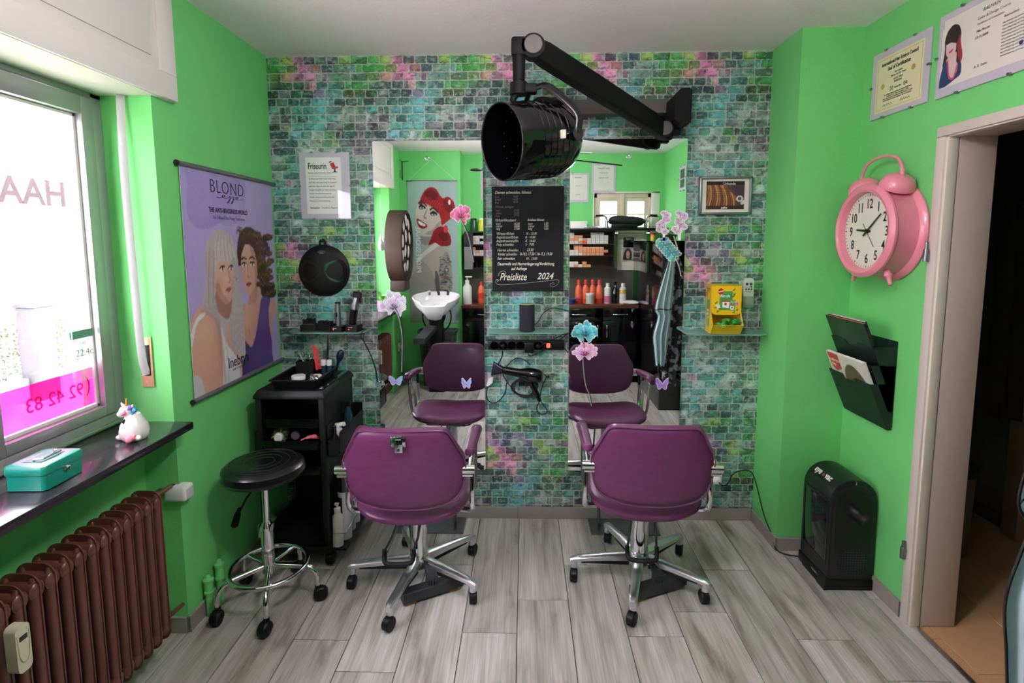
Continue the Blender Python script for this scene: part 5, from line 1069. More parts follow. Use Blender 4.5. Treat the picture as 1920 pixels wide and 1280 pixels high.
for q in range(26):
    u = .18+q*.017; col = (214, 206, 204) if q % 3 == 0 else ((150, 138, 140) if q % 3 == 1 else (196, 186, 186))
    if u < .28: c.line([(u+.03, .70), (u, .56), (u-.02, .42)], .0032, col, .6)
    elif u < .55: c.line([(u*.6+.16, .765), (u*.9+.03, .70), (u, .632)], .0032, col, .6)
for q in range(20): u = .43+q*.0088; c.line([(.50+q*.003, .55), (u+.015, .40), (u, .22), (u-.005, .14)], .003, (216, 208, 206) if q % 2 else (152, 142, 144), .55)
for e, w_ in ((.355, .03), (.465, .026)): c.ell(e, .588, w_, .009, (238, 234, 230)); c.ell(e+.004, .588, .011, .010, (50, 40, 38)); c.line([(e-w_, .590), (e, .602), (e+w_, .597)], .005, (36, 24, 24))
c.line([(.425, .585), (.44, .54), (.445, .522), (.415, .515)], .006, SKD, .8); c.poly([(.385, .478), (.42, .492), (.455, .482), (.42, .462)], (190, 98, 94)); c.line([(.385, .477), (.455, .481)], .003, (130, 60, 60))
c.poly([(.0, .30), (.06, .37), (.13, .39), (.135, .375), (.06, .34), (.02, .27), (0, .24)], (222, 222, 226)); c.poly([(.30, .30), (.33, .24), (.38, .18), (.48, .10), (.50, -.02), (.30, -.02), (.295, .12)], (218, 218, 222)); c.poly([(0, .10), (.06, .08), (.09, -.02), (0, -.02)], (200, 202, 208))
c.line([(.30, .34), (.34, .22), (.36, .10), (.35, -.02)], .006, (190, 190, 198), .8); c.line([(.10, .40), (.24, .34), (.30, .20), (.315, .0)], .010, (180, 128, 108), .35)
for eu_, ev_, ru_, rv_, al_ in ((.30, .50, .05, .06, .35), (.47, .49, .03, .05, .2), (.40, .44, .07, .02, .3)): c.ell(eu_, ev_, ru_, rv_, SKD, 0, al_, 1.)
for eu_, ev_ in ((.40, .545), (.35, .64), (.42, .52)): c.ell(eu_, ev_, .05, .04, (236, 198, 180), 0, .5, 1.)
c.ell(.14, .30, .12, .09, (232, 190, 168), 0, .5, 1.); c.ell(.28, .20, .05, .2, SKD, 0, .4, 1.); c.ell(.70, .56, .04, .05, (238, 202, 186), 0, .4, 1.); c.ell(.66, .30, .08, .08, (226, 184, 164), 0, .4, 1.); c.ell(.80, .50, .03, .07, SKD, 0, .4, 1.)
c.V = c.V*.945; c.U = U0; c.noise(.05, 3)
c.mesh('printed_sheet', t, -PW_, PW_, .035, PH_-.012, -.0065, PRINTG)
g = G(); g.box(-PW_, PW_, -.006, -.004, .034, PH_-.010); g.build('poster_backing', PAPER, t)
for z, nm, e in ((PH_, 'top_rod', 0), (.025, 'bottom_rod', .02)):
    g = G(); g.cyl((-PW_-.018, -.010, z), (PW_+.018+e, -.010, z), .010, seg=14); r_ = g.build(nm, mat('grey_rod', (128, 128, 134), .35, .6), t)
    for s in (-1, 1):
        g = G(); g.cyl((s*(PW_+.018+(e if s > 0 else 0)), -.010, z), (s*(PW_+.024+(e if s > 0 else 0)), -.010, z), .0108, seg=14); g.build('end_cap', INK, r_)
text('BLOND', .082, INK, t, -.045, .892, -.0075, align='CENTER', off=-.0012, sp=1.1, sx=.95, name='poster_title')
g = G(); g.tube([(x-.155, y, .872+(z-.835)*.42) for x, y, z in ((.02, -.0076, .835), (.055, -.0076, .842), (.085, -.0076, .862), (.07, -.0076, .872), (.065, -.0076, .845), (.10, -.0076, .840), (.125, -.0076, .866), (.115, -.0076, .80), (.10, -.0076, .79), (.125, -.0076, .835), (.155, -.0076, .866), (.145, -.0076, .80), (.135, -.0076, .79), (.155, -.0076, .835), (.185, -.0076, .848), (.19, -.0076, .868), (.175, -.0076, .86), (.19, -.0076, .838), (.245, -.0076, .848)  )], .0016, seg=5, sub=6, flat=.4); g.build('script_word', INK, t)
text('THE ANTI-BRASSINESS WORLD', .030, INK, t, -.042, .806, -.0075, align='CENTER', sx=.76, off=.0004, name='poster_text'); text('No-Yellow & No-Orange Treatments', .025, INKG, t, -.042, .776, -.0075, align='CENTER', sx=.68, off=-.0004, name='poster_text')
text('Inebrya', .070, INK, t, -.035, .098, -.0075, align='CENTER', sx=.86, off=.0006, name='poster_text', rot=0); text('HAIR COLOR TREAT YOU', .014, INKG, t, -.01, .080, -.0075, align='CENTER', name='poster_text')
# ---- teal cash box
t = thing('cash_box', 'small teal metal cash box with a carry handle and key lock on the window sill', 'cash box', (-1.385, 1.425, .8895), .04)
TEAL = mat('teal_enamel', (16, 146, 124), .3, coat=.4)
g = G(); g.rings([[(x, y, z) for x, y in rrect(-w_, w_, -d_, d_, .014, 4)] for w_, d_, z in ((.054, .066, 0), (.0565, .0685, .003), (.0565, .0685, .044))]); g.build('box_body', TEAL, t)
g = G(); g.rings([[(x, y, z) for x, y in rrect(-w_, w_, -d_, d_, .014, 4)] for w_, d_, z in ((.058, .070, .045), (.059, .071, .047), (.059, .071, .064), (.056, .068, .070), (.050, .062, .0725))]); g.build('lid', TEAL, t)
g = G(); g.box(-.026, .026, -.040, .040, .072, .0735, bev=.0005, seg=1); g.build('handle_plate', mat('teal_dark', (12, 110, 96), .4), t)  # plate in a darker teal than the box
g = G(); g.tube([(0, -.034, .074), (.0, -.034, .079), (.022, -.030, .079), (.022, .030, .079), (.0, .034, .079), (0, .034, .074)], .003, seg=8, sub=1); g.build('carry_handle', CHROME, t)
g = G(); g.lathe([(.009, .0565), (.009, .061), (.006, .062), (.005, .068), (.001, .068)], (0, 0, .040), 'X', 16); g.box(.060, .072, -.0015, .0015, .034, .047, bev=.0006, seg=1); g.build('key_lock', CHROME, t)
# ---- unicorn money box
t = thing('unicorn_money_box', 'white ceramic unicorn money box with a golden horn and pastel mane on the sill', 'money box', (-1.372, 1.755, .8895), -.35)
WC = mat('white_ceramic', (232, 228, 226), .14, coat=.5)
g = G(); g.lathe([(.001, .0), (.036, .001), (.044, .012), (.046, .030), (.041, .052), (.030, .072), (.024, .085), (.022, .090), (.001, .096)], seg=32); g.ball((-.018, -.010, .100), (.025, .022, .021), 20); g.ball((-.034, -.018, .090), (.014, .013, .012), 16)
g.ball((-.036, -.026, .008), (.018, .012, .009), 14); g.ball((.040, -.018, .014), (.016, .012, .010), 14); g.build('ceramic_body', WC, t)
g = G(); g.lathe([(.007, 0), (.0045, .015), (.001, .030)], (-.014, -.010, .116), seg=14); g.build('horn', mat('gold_glaze', (214, 176, 84), .25, .7), t)
for s in (-1, 1): g = G(); g.rings([[Vector((-.018+s*.017+q*s*.012+a, -.006+b_, .112+q*.012)) for a, b_ in ((-r_, -r_*.4), (r_, -r_*.4), (r_, r_*.4), (-r_, r_*.4))] for q, r_ in ((0, .007), (.6, .006), (1.2, .001))]); g.build('ear', WC, t)
for nm, cc_, p_ in (('lilac_mane', (124, 104, 186), [(-.010, -.006, .118), (.004, -.012, .113), (-.006, -.022, .106)]), ('blue_mane', (44, 140, 204), [(.002, -.002, .116), (.014, -.004, .104), (.012, -.012, .090)]), ('pink_mane', (232, 130, 150), [(-.006, -.022, .108), (-.004, -.027, .098), (.0, -.028, .088)])):
    g = G(); g.tube(p_, [.005, .008, .003], seg=10, sub=4); g.build(nm, mat(nm, cc_, .2, coat=.4), t)
g = G(); g.tube([(.012, -.038, .018), (.026, -.040, .010), (.040, -.034, .018), (.044, -.026, .028)], [.006, .010, .010, .004], seg=10, sub=4); g.build('pink_tail', mat('pink_mane', (232, 130, 150), .2, coat=.4), t)
g = G(); g.box(-.001, .0015, -.036, -.024, .056, .078, rot=(.5, 0, .1)); g.build('coin_slot', INK, t)
# ---- sectional radiator
RAD = mat('brown_enamel', (104, 62, 50), .34, coat=.25)
t = thing('radiator', 'brown enamelled ribbed radiator under the window sill', 'radiator', (-1.345, 1.746, 0))
def section():
    g = G()
    # one rib: rounded hoop profile in the x-z plane, thick tube columns with a thin welded flange
    ol = rrect(-.056, .056, .136, .702, .035, 5)
    g.rings([[(x*k, y, .419+(z-.419)*kk) for x, z in ol] for y, k, kk in ((-.0018, 1, 1), (.0018, 1, 1))])
    for x in (-.036, .036):
        g.rings([[(x+dx*w_, dy, z) for dx, dy in ((math.cos(a), math.sin(a)*.0165*w2) for a in np.linspace(0, 2*PI, 13)[:-1])] for z, w_, w2 in ((.150, .006, .3), (.172, .014, .9), (.20, .0165, 1), (.64, .0165, 1), (.668, .014, .9), (.690, .006, .3))])
    for z in (.182, .655): g.rings([[(-.045, dy, z+dz) for dy, dz in ((math.cos(a)*.0225, math.sin(a)*.026) for a in np.linspace(0, 2*PI, 13)[:-1])], [(.045, dy, z+dz) for dy, dz in ((math.cos(a)*.0225, math.sin(a)*.026) for a in np.linspace(0, 2*PI, 13)[:-1])]]); g.ball((.038, 0, z), (.016, .0225, .026), 12); g.ball((-.038, 0, z), (.016, .0225, .026), 12)
    return g
s0 = section().build('rib', RAD, t)
for k in range(1, 23):
    o = s0.copy(); COL.objects.link(o); o.parent = t; o.location = (0, -.0467*k, 0)
g = G(); g.box(.005, .012, -.115, -.085, .54, .57, bev=.002); g.build('wall_clamp', RAD, t)
g = G(); g.cyl((.0, .0, .182), (0, .150, .160), .0085, seg=12); g.build('return_pipe', RAD, t); g = G(); g.cyl((0, .0, .655), (0, .13, .655), .009, seg=12); g.build('feed_pipe', RAD, t)
g = G()
for y in (-.15, -.85): g.box(-.14, -.05, y, y+.012, .25, .27); 
g.build('wall_bracket', RAD, t)
t = thing('heat_meter', 'cream heat cost meter clipped to the front of the brown radiator', 'meter', (-1.2875, 1.19, .565), PI/2)
g = G(); g.prism(rrect(-.019, .019, -.062, .062, .014), 'Y', -.030, .0, bev=.006); g.build('meter_body', CREAM, t); g = G(); g.box(-.010, .010, -.0315, -.029, .022, .034); g.build('display', DARK, t); g = G(); g.tube([(-.016, -.030, .04), (-.012, -.031, -.02), (0, -.031, -.036), (.012, -.031, -.02), (.016, -.030, .04)], .0012, seg=5, sub=4); g.build('cover_line', mat('cream_dark', (176, 174, 148), .5), t)  # cover line in a darker cream than the meter body
t = thing('radiator_thermostat', 'white electronic radiator thermostat sticking out of the window niche', 'thermostat', (-1.375, 1.955, .595), 0)
g = G(); g.box(-.036, .050, -.032, .030, -.030, .030, bev=.012, seg=3); g.build('thermostat_body', WHITEP, t); g = G(); g.box(.046, .052, -.022, .020, -.018, .018, bev=.003); g.build('end_knob', mat('light_grey_plastic', (200, 200, 202), .4), t)
g = G(); g.box(-.026, -.004, -.012, .012, .0295, .0308, bev=.0005, seg=1); g.build('display', BLACKG, t); g = G(); g.box(.008, .034, -.012, .012, .0295, .0305); g.build('print_panel', PAPER, t)
g = G(); g.cyl((-.075, 0, 0), (-.05, 0, 0), .013, seg=14); g.cyl((-.075, -.07, 0), (-.075, .0, 0), .010, seg=12); g.build('valve_body', STEEL, t)
for i, (y, h) in enumerate(((2.052, .175), (2.132, .195))):
    t = thing('pipe_stub', ['green painted pipe stub at the wall base, nearer the radiator', 'green painted pipe stub at the wall base, behind the stool'][i], 'pipe', (-1.338, y, 0), 0, 'green painted pipe stubs')
    g = G(); g.lathe([(.015, 0), (.015, h*.55), (.020, h*.57), (.020, h*.62), (.017, h*.64), (.017, h*.84), (.021, h*.86), (.021, h*.92), (.012, h*.95), (.008, h), (.001, h)], seg=20); g.build('pipe', GREEN, t)
# ================================================================== RIGHT SIDE
# pink alarm-style wall clock
PINK = mat('pink_enamel', (230, 140, 158), .3, coat=.35)
t = thing('wall_clock', 'big pink twin-bell wall clock shaped like an alarm clock on the green wall', 'clock', (XR-.002, 2.307, 1.612), -PI/2)
g = G(); g.lathe([(.001, -.001), (.214, -.001), (.215, -.008), (.207, -.020), (.194, -.026), (.190, -.10), (.193, -.108), (.199, -.113), (.199, -.122), (.193, -.128), (.180, -.134), (.166, -.130), (.163, -.120), (.163, -.098), (.001, -.098)], ax='Y', seg=72); g.build('clock_case', PINK, t)
g = G(); g.lathe([(.162, -.0985), (.162, -.1005), (.001, -.1005)], ax='Y', seg=60); g.build('dial', mat('dial_white', (228, 230, 214), .6), t)
g = G()
for k in range(60):
    a = 2*PI*k/60; l_ = .010; w_ = .0026 if k % 5 == 0 else .0011; r0 = .148; r1 = r0+l_; s_, c_ = math.sin(a), math.cos(a)
    g.faces([(r0*s_-w_*c_, -.1012, r0*c_+w_*s_), (r0*s_+w_*c_, -.1012, r0*c_-w_*s_), (r1*s_+w_*c_, -.1012, r1*c_-w_*s_), (r1*s_-w_*c_, -.1012, r1*c_+w_*s_)], [(0, 1, 2, 3)])
o = g.build('minute_mark', INK, t, 0); o['kind'] = 'stuff'
for n in range(1, 13): a = 2*PI*n/12; text(str(n), .056, INK, t, .117*math.sin(a), .117*math.cos(a)-.020, -.1012, align='CENTER', sx=.76, off=.0011, name='hour_numeral')
def hand(name, ang, L, w0, tail, y, m=INK):
    a = math.radians(ang); s_, c_ = math.sin(a), math.cos(a)
    g = G(); g.rings([[(d*s_-w_*c_, yy, d*c_+w_*s_) for yy in (y, y-.0015)]+[(d*s_+w_*c_, yy, d*c_-w_*s_) for yy in (y-.0015, y)] for d, w_ in ((-tail, w0*.8), (0, w0), (L, w0*.6))]); g.build(name, m, t)
hand('minute_hand', 50, .108, .0042, .032, -.106); hand('hour_hand', 274, .074, .0058, .020, -.104); hand('second_hand', 142, .086, .0009, .040, -.108)
g = G(); g.cyl((0, -.101, 0), (0, -.110, 0), .009, seg=18); g.build('hand_hub', INK, t)
g = G(); g.cyl((0, -.1260, 0), (0, -.1268, 0), .164, seg=60); g.build('clock_glass', glass('clock_glass_clear', (1, 1, 1), .03), t)
for s in (-1, 1):
    M = Matrix.Translation((s*.098, -.062, .172)) @ Matrix.Rotation(s*.50, 4, 'Y')
    g = G(); g.lathe([(.062, .0), (.064, .004), (.062, .022), (.052, .042), (.032, .054), (.010, .058), (.001, .058)], seg=34, M=M); g.lathe([(.060, .002), (.001, .002)], seg=34, M=M); g.build('bell', PINK, t)
    g = G(); g.lathe([(.009, .056), (.010, .064), (.005, .070), (.006, .078), (.001, .082)], seg=14, M=M); g.lathe([(.007, -.02), (.007, .01)], seg=12, M=M); g.build('bell_nut', PINK, t)
g = G(); g.tube([(-.128, -.062, .225), (-.118, -.062, .262), (-.085, -.062, .296), (0, -.062, .312), (.085, -.062, .296), (.118, -.062, .262), (.128, -.062, .225)], .0065, seg=10, sub=5); g.build('carry_handle', PINK, t)
for s in (-1, 1):
    M = Matrix.Translation((s*.100, -.075, -.172)) @ Matrix.Rotation(PI-s*.45, 4, 'Y'); g = G(); g.lathe([(.013, -.01), (.013, .006), (.015, .008), (.015, .016), (.010, .022), (.007, .050), (.008, .056), (.001, .059)], seg=18, M=M); g.build('foot', PINK, t)
# framed certificates
t = frame_less('certificate_frame', 'frameless clip certificate on cream paper with two gold seals, nearest the corner', 'certificate', (XR-.002, 2.325, 2.250), -PI/2, .340, .282, LILACF, d=.006)
CRM = mat('cream_paper', (222, 220, 178), .7); GOLD = mat('gold_print', (196, 164, 70), .5)
bx('printed_sheet', CRM, [(-.140, .140, -.0066, -.006, -.120, .112)], t)
g = G()
for a in ((-.130, .130, .101, .1025), (-.130, .130, -.1105, -.109), (-.130, -.1285, -.110, .102), (.1285, .130, -.110, .102)): g.box(a[0], a[1], -.0069, -.0066, a[2], a[3])
g.build('gold_border', GOLD, t)
for (z, s, sz, sx) in ((.074, 'International Hair Science Council', .0215, .72), (.048, 'Seal of Certification', .0225, .75), (.028, 'This Certifies', .010, .9), (.016, 'Thermo Cut Art Trainer', .010, .9), (.000, 'ALOE VERA', .012, .9), (-.012, 'FREIBURG', .012, .9), (-.036, 'Seminar Nr.', .009, .9), (-.054, 'is a certified educator in the Hair Extension Method.', .0085, .9), (-.062, 'completed on 1. Sept., September 4. 2004', .0085, .9), (-.070, 'from the Academy of International Hair Science Council', .0085, .9), (-.078, 'and is entitled to conduct training in the new methods.', .0085, .9)):
    text(s, sz, INK, t, 0, z, -.0072, align='CENTER', sx=sx, off=.0001 if sz < .02 else .0005, name='print_text')
text('20', .024, INK, t, -.050, -.040, -.0072, name='print_text'); text('04', .024, INK, t, .034, -.040, -.0072, name='print_text')
for x, z in ((-.095, -.010), (.085, .018)):
    g = G(); g.prism([((.014 if k % 2 else .009)*math.sin(k*PI/8)+x, (.014 if k % 2 else .009)*math.cos(k*PI/8)+z) for k in range(16)], 'Y', -.0071, -.0066); g.build('gold_seal', GOLD, t)
for x in (-.085, .02): g = G(); g.tube([(x+i*.007, -.0072, -.096+(.006 if i % 2 else -.003)) for i in range(9)], .0007, seg=4, sub=3); g.build('signature', INK, t)
t = frame_less('certificate_frame', 'larger clip certificate with a cut-out photo of a woman with long dark red hair', 'certificate', (XR-.002, 1.905, 2.255), -PI/2, .420, .300, LILACF, d=.006)
bx('printed_sheet', mat('ivory_paper', (222, 220, 208), .7), [(-.185, .185, -.0066, -.006, -.118, .126)], t)
c = Cv(90, 170, (222, 220, 208)); 
c.poly([(.02, .02), (.30, .06), (.78, .14), (.98, .16), (.90, .46), (.66, .52), (.34, .48), (.16, .34)], (214, 178, 176))
c.poly([(.10, .36), (.16, .60), (.14, .80), (.26, .94), (.50, 1.0), (.74, .95), (.86, .82), (.88, .64), (.98, .42), (.90, .30), (.74, .36), (.70, .52), (.34, .48), (.22, .40)], (52, 28, 32))
c.poly([(.80, .80), (.90, .62), (1.0, .42), (.92, .32), (.80, .44), (.72, .62)], (176, 50, 62), True, .8); c.poly([(.22, .58), (.22, .72), (.34, .78), (.58, .76), (.68, .64), (.64, .52), (.46, .45), (.30, .50)], (216, 190, 190)); c.poly([(.20, .72), (.42, .72), (.70, .68), (.76, .84), (.5, .95), (.24, .88)], (46, 26, 30))
c.poly([(.34, .565), (.42, .585), (.56, .60), (.50, .56), (.40, .545)], (206, 52, 66)); c.poly([(.38, .48), (.66, .50), (.72, .30), (.60, .10), (.42, .18)], (218, 192, 192))
c.poly([(.14, .38), (.30, .42), (.42, .14), (.62, .10), (.78, .18), (.84, .34), (.96, .30), (.98, .14), (.80, .08), (.02, 0)], (40, 62, 110)); c.line([(.34, .42), (.44, .16), (.66, .10), (.80, .30)], .03, (202, 66, 104), asp=1.6)
U, V = c.U, c.V; m_ = (np.abs(c.c-np.array((222, 220, 208))).sum(-1) > 8)
c.mesh('printed_portrait', t, -.192, -.092, -.115, .098, -.0070)
for (x, z, s, sz, mm) in ((-.02, .094, 'BALMAIN', .016, INK), (-.04, .072, 'Color & Design Course', .013, INKG), (-.04, .055, 'Certificate of Completion', .010, INKG), (-.04, .030, 'Mia Muster', .012, INK), (-.045, .010, '23.11.2008', .012, INK), (.065, .040, 'Instruction', .012, INK), (-.04, -.088, 'A. K. Stahn', .012, INK)): text(s, sz, mm, t, x, z, -.0072, shear=.2, name='print_text')
for i in range(11): text('Haarverl\u00e4ngerung und Design Technik', .007, INKG, t, .062, .022-.0105*i, -.0072, name='print_text')
g = G(); g.ball((.135, -.0068, -.062), (.008, .0005, .007), 10); g.build('blue_emblem', mat('blue_print', (40, 50, 120), .5), t)
# magazine rack
t = thing('magazine_rack', 'black three-tier magazine rack hung on the green wall beside the doorway', 'magazine rack', (XR-.002, 2.370, .762), -PI/2)
RK = mat('rack_plastic', (20, 34, 32), .45)
g = G(); g.box(-.150, .150, -.006, 0, .010, .385, bev=.002); g.build('rack_back', RK, t)
for i, (z0, z1, d) in enumerate(((.0, .20, .105), (.08, .28, .104), (.16, .36, .103))):
    g = G(); zl = z1-.03
    def panel(w_, yb0, yb1, za, zb, th=.003): g.rings([[(-w_, yb0, za), (w_, yb0, za), (w_, yb0+th, za), (-w_, yb0+th, za)], [(-w_, yb1, zb), (w_, yb1, zb), (w_, yb1+th, zb), (-w_, yb1+th, zb)]])
    # front with a thumb notch
    def y_(z): return -.020-(d-.020)*(z-z0)/(z1-z0)
    nt = .035
    P = [(-.150, z0), (.150, z0), (.150, z1), (nt+.012, z1), (nt, z1-.022), (-nt, z1-.022), (-nt-.012, z1), (-.150, z1)]
    g.rings([[(x, y_(z), z) for x, z in P], [(x, y_(z)-.003, z) for x, z in P]])
    for s in (-1, 1): g.rings([[(s*.150, -.004, z0), (s*.150, y_(z0), z0), (s*.150, y_(z1), z1), (s*.150, -.004, z1)], [(s*.147, -.004, z0), (s*.147, y_(z0), z0), (s*.147, y_(z1), z1), (s*.147, -.004, z1)]])
    g.box(-.15, .15, -.022, -.003, z0, z0+.003); g.build('rack_pocket', RK, t)
def magazine(name, lb, x, y, z, tilt, w_, h, th, cover, extra=None, pages=PAPER):
    m = thing(name, lb, 'magazine', (XR-.002+y, 2.370-x, .762+z), 0, None, rot=(tilt, 0, -PI/2)); m.rotation_mode = 'XYZ'
    m.rotation_euler = (Matrix.Rotation(-PI/2, 4, 'Z') @ Matrix.Rotation(tilt, 4, 'X')).to_euler()
    g = G(); g.box(-w_/2+.001, w_/2-.001, -th+.0005, -.0005, .001, h-.001); g.build('pages', pages, m)
    g = G(); g.box(-w_/2, w_/2, -th-.0006, -th, 0, h); g.box(-w_/2, w_/2, -.0002, .0006, 0, h); g.box(w_/2, w_/2+.0008, -th-.0006, .0006, 0, h); g.build('cover', cover, m)
    if extra: extra(m, w_, h, th)
    return m
BK_ = mat('black_cover', (24, 22, 24), .25, coat=.3)
def ex1(m, w_, h, th):
    c = Cv(60, 80, (24, 22, 24)); c.poly([(.18, .0), (.16, .5), (.22, .85), (.40, .97), (.62, .95), (.78, .75), (.8, .3), (.74, 0)], (44, 42, 44)); c.poly([(.3, .2), (.5, .6), (.62, .3), (.5, 0)], (34, 30, 32)); c.mesh('cover_print', m, -w_/2, w_/2, 0, h, -th-.0012, PRINTG)
    text('Inebrya', .036, CHALK, m, .02, .055, -th-.0016, name='cover_text', sx=.9); g = G(); g.tube([(.105+.013*math.cos(a), -th-.0014, .105+.013*math.sin(a)) for a in np.linspace(0, 2*PI, 17)[:-1]], .0012, seg=4, closed=True); g.tube([(.098, -th-.0014, .100), (.105, -th-.0014, .107), (.112, -th-.0014, .110)], .0015, seg=4); g.build('emblem', CHALK, m)
magazine('magazine', 'pale plastic folder standing behind the black magazines in the rack', -.012, -.004, .190, .39, .25, .30, .005, mat('pale_folder', (178, 184, 200), .3), None)
magazine('magazine', 'second black magazine with cream page edge behind the front one', -.004, -.0105, .185, .39, .270, .305, .007, BK_, None)
magazine('magazine', 'black glossy magazine with a red page edge and pale lettering, frontmost in the upper pocket', .000, -.019, .180, .39, .285, .305, .008, BK_, ex1, mat('red_pages', (206, 96, 70), .6))
def ex2(m, w_, h, th):
    c = Cv(80, 72, (216, 208, 204)); c.poly([(.02, .98), (.32, .98), (.33, .66), (.16, .58), (.06, .66)], (204, 40, 56), False)
    c.poly([(.42, .0), (.36, .3), (.38, .60), (.50, .80), (.68, .84), (.86, .66), (.95, .36), (.97, 0)], (104, 72, 60)); c.poly([(.50, .0), (.48, .28), (.62, .40), (.80, .34), (.92, .2), (.95, 0)], (196, 152, 132)); c.poly([(.45, .2), (.5, .5), (.7, .52), (.86, .32), (.70, .40), (.55, .36)], (84, 54, 44))
    c.ell(.72, .22, .05, .02, (50, 34, 30)); c.mesh('cover_print', m, -w_/2, w_/2, 0, h, -th-.0012, PRINTG)
    text('inebrya\n clip', .024, PAPER, m, -w_/2+.012, h-.045, -th-.0016, name='cover_text', line=.9)
magazine('magazine', 'white hair magazine with a red corner flag in the lower pocket', .006, -.046, .085, .39, .275, .225, .007, mat('white_cover', (224, 220, 216), .35), ex2); magazine('magazine', 'thin white magazine tucked behind the one with the red flag', .000, -.038, .088, .39, .275, .222, .006, mat('white_cover', (224, 220, 216), .35), None)
# hair vacuum
t = thing('floor_vacuum', 'tall black hair vacuum bin with a dark window and an arched top in the corner', 'vacuum', (1.465, 2.262, 0))
def arch(w_, z0, z1, r_, n=8):
    P = [(-w_, z0), (w_, z0)]
    P += [(w_-r_+r_*math.cos(a), z1-r_+r_*math.sin(a)) for a in np.linspace(0, PI/2, n)] + [(-w_+r_+r_*math.cos(a), z1-r_+r_*math.sin(a)) for a in np.linspace(PI/2, PI, n)]; return P
VB = mat('vacuum_shell', (20, 21, 24), .38, coat=.1)
g = G(); g.rings([[(x*k, y, z if z < .1 else .06+(z-.06)*k) for x, z in arch(.104, .045, .512, .098)] for y, k in ((0, .955), (.008, 1), (.222, 1), (.232, .965))]); g.build('body_shell', VB, t)
g = G(); g.rings([[(x, y, z) for x, z in arch(.094, .070, .490, .088)] for y in (-.003, .004)]); g.build('front_recess_rim', mat('vacuum_rim', (30, 31, 34), .35), t)
g = G(); g.rings([[(x, y, z) for x, z in arch(.080, .175, .474, .076)] for y in (-.0045, .0)]); g.build('front_panel', mat('vacuum_panel', (14, 15, 16), .5), t)
g = G(); g.cyl((.005, -.004, .100+.035), (.005, -.006, .135), .068, seg=40); gr = g.build('speaker_grille', BLACKM, t)
g = G()
for i in range(11):
    q = -.060+i*.012; l_ = math.sqrt(max(0, .066**2-q*q))
    g.box(.005+q-.001, .005+q+.001, -.0075, -.0055, .135-l_, .135+l_); g.box(.005-l_, .005+l_, -.0075, -.0055, .135+q-.001, .135+q+.001)
o = g.build('grille_bars', DARK, gr); o['kind'] = 'stuff'
g = G(); g.tube([(-.015, .01, .385), (-.010, -.02, .380), (.012, -.040, .365)], .026, seg=20, sub=3); g.build('hose_port', BLACKP, t); g = G(); g.cyl((.012, -.040, .365), (.022, -.052, .358), .027, .027, 22); g.cyl((.022, -.052, .358), (.0225, -.053, .3577), .018, .018, 20); g.build('port_collar', BLACKM, t)
g = G(); g.box(-.1065, -.1035, .018, .205, .125, .400, bev=.002); g.build('window_pane', mat('smoked_window', (10, 16, 16), .06, coat=.6), t)
g = G()
for a in ((.012, .020, .118, .41), (.203, .211, .118, .41), (.012, .211, .402, .412), (.012, .211, .115, .127)): g.box(-.108, -.102, *a, bev=.002)
g.build('window_frame', VB, t)
g = G(); g.box(-.110, .106, -.008, .235, 0, .052, bev=.006); g.prism([(-.116, 0), (-.100, 0), (-.100, .06), (-.108, .06)], 'Y', -.006, .06); g.build('base_foot', BLACKP, t)
g = G(); g.box(-.113, -.108, .05, .19, .0, .022, bev=.002); g.build('intake_slot', BLACKM, t)
Q_ = Matrix.Translation((-.082, .185, .484)) @ Matrix.Rotation(-PI/2, 4, 'Z') @ Matrix.Rotation(-.80, 4, 'X')
text('eye', .042, PAPER, t, 0, 0, 0, off=.0012, sx=.85, M=Q_, name='logo_text'); text('vac', .042, PAPER, t, .082, 0, 0, off=.0012, sx=.85, M=Q_, name='logo_text'); text('e', .030, mat('brown_logo', (150, 84, 44), .5), t, .060, 0, 0, M=Q_, off=.001, name='logo_text')
text('THE MAX', .011, CHALK, t, M=Matrix.Translation((-.1125, .11, .032)) @ Matrix.Rotation(-PI/2, 4, 'Z'), name='logo_text')
g = G(); g.box(-.003, .003, -.002, .010, .494, .510, bev=.001); g.build('lid_catch', CHROME, t)
# ---- things in the dim hallway
t = thing('waste_bin', 'dim grey pedal bin standing in the dark hallway', 'bin', (2.12, 2.62, 0)); g = G(); g.lathe([(.11, 0), (.125, .01), (.135, .42), (.001, .42)]); g.build('bin_body', mat('hall_bin', (96, 92, 88), .5), t); g = G(); g.lathe([(.14, .42), (.14, .45), (.10, .485), (.001, .49)]); g.build('lid', BLACKP, t)
def cloth(name, lb, cat, hook, levels, nf, amp, m, group=None, th=.0025, seed=0, n=60, rz=0):
    t = thing(name, lb, cat, hook, rz, group); rr = random.Random(seed); ph = rr.uniform(0, 6)
    V, F = [], []; nl = len(levels); sub = 8; L = []
    lv = spline([Vector((a[1], a[2], a[0])) for a in levels], sub); ly = spline([Vector((a[3] if len(a) > 3 else 0, 0, 0)) for a in levels], sub)
    for i, p in enumerate(lv):
        x0, x1, z = p.x, p.y, p.z; k = i/len(lv)
        for j in range(n+1):
            u = j/n; wv = math.sin(u*nf*2*PI+ph+.6*math.sin(3*k))*amp*min(1, .25+1.6*k)*(1+.4*math.sin(u*5+ph)); V.append((x0+(x1-x0)*u+.15*wv, ly[i].x+wv, z+.01*math.sin(u*9+ph)*k))
    for i in range(len(lv)-1):
        for j in range(n): a = i*(n+1)+j; F.append((a, a+1, a+n+2, a+n+1))
    me = bpy.data.meshes.new('cloth_body'); me.from_pydata(V, [], F); me.materials.append(m); me.polygons.foreach_set('use_smooth', [True]*len(F))
    o = bpy.data.objects.new('cloth_body', me); COL.objects.link(o); o.parent = t; md = o.modifiers.new('s', 'SOLIDIFY'); md.thickness = th
    # hem along one side and the bottom
    return t, V, n, len(lv)
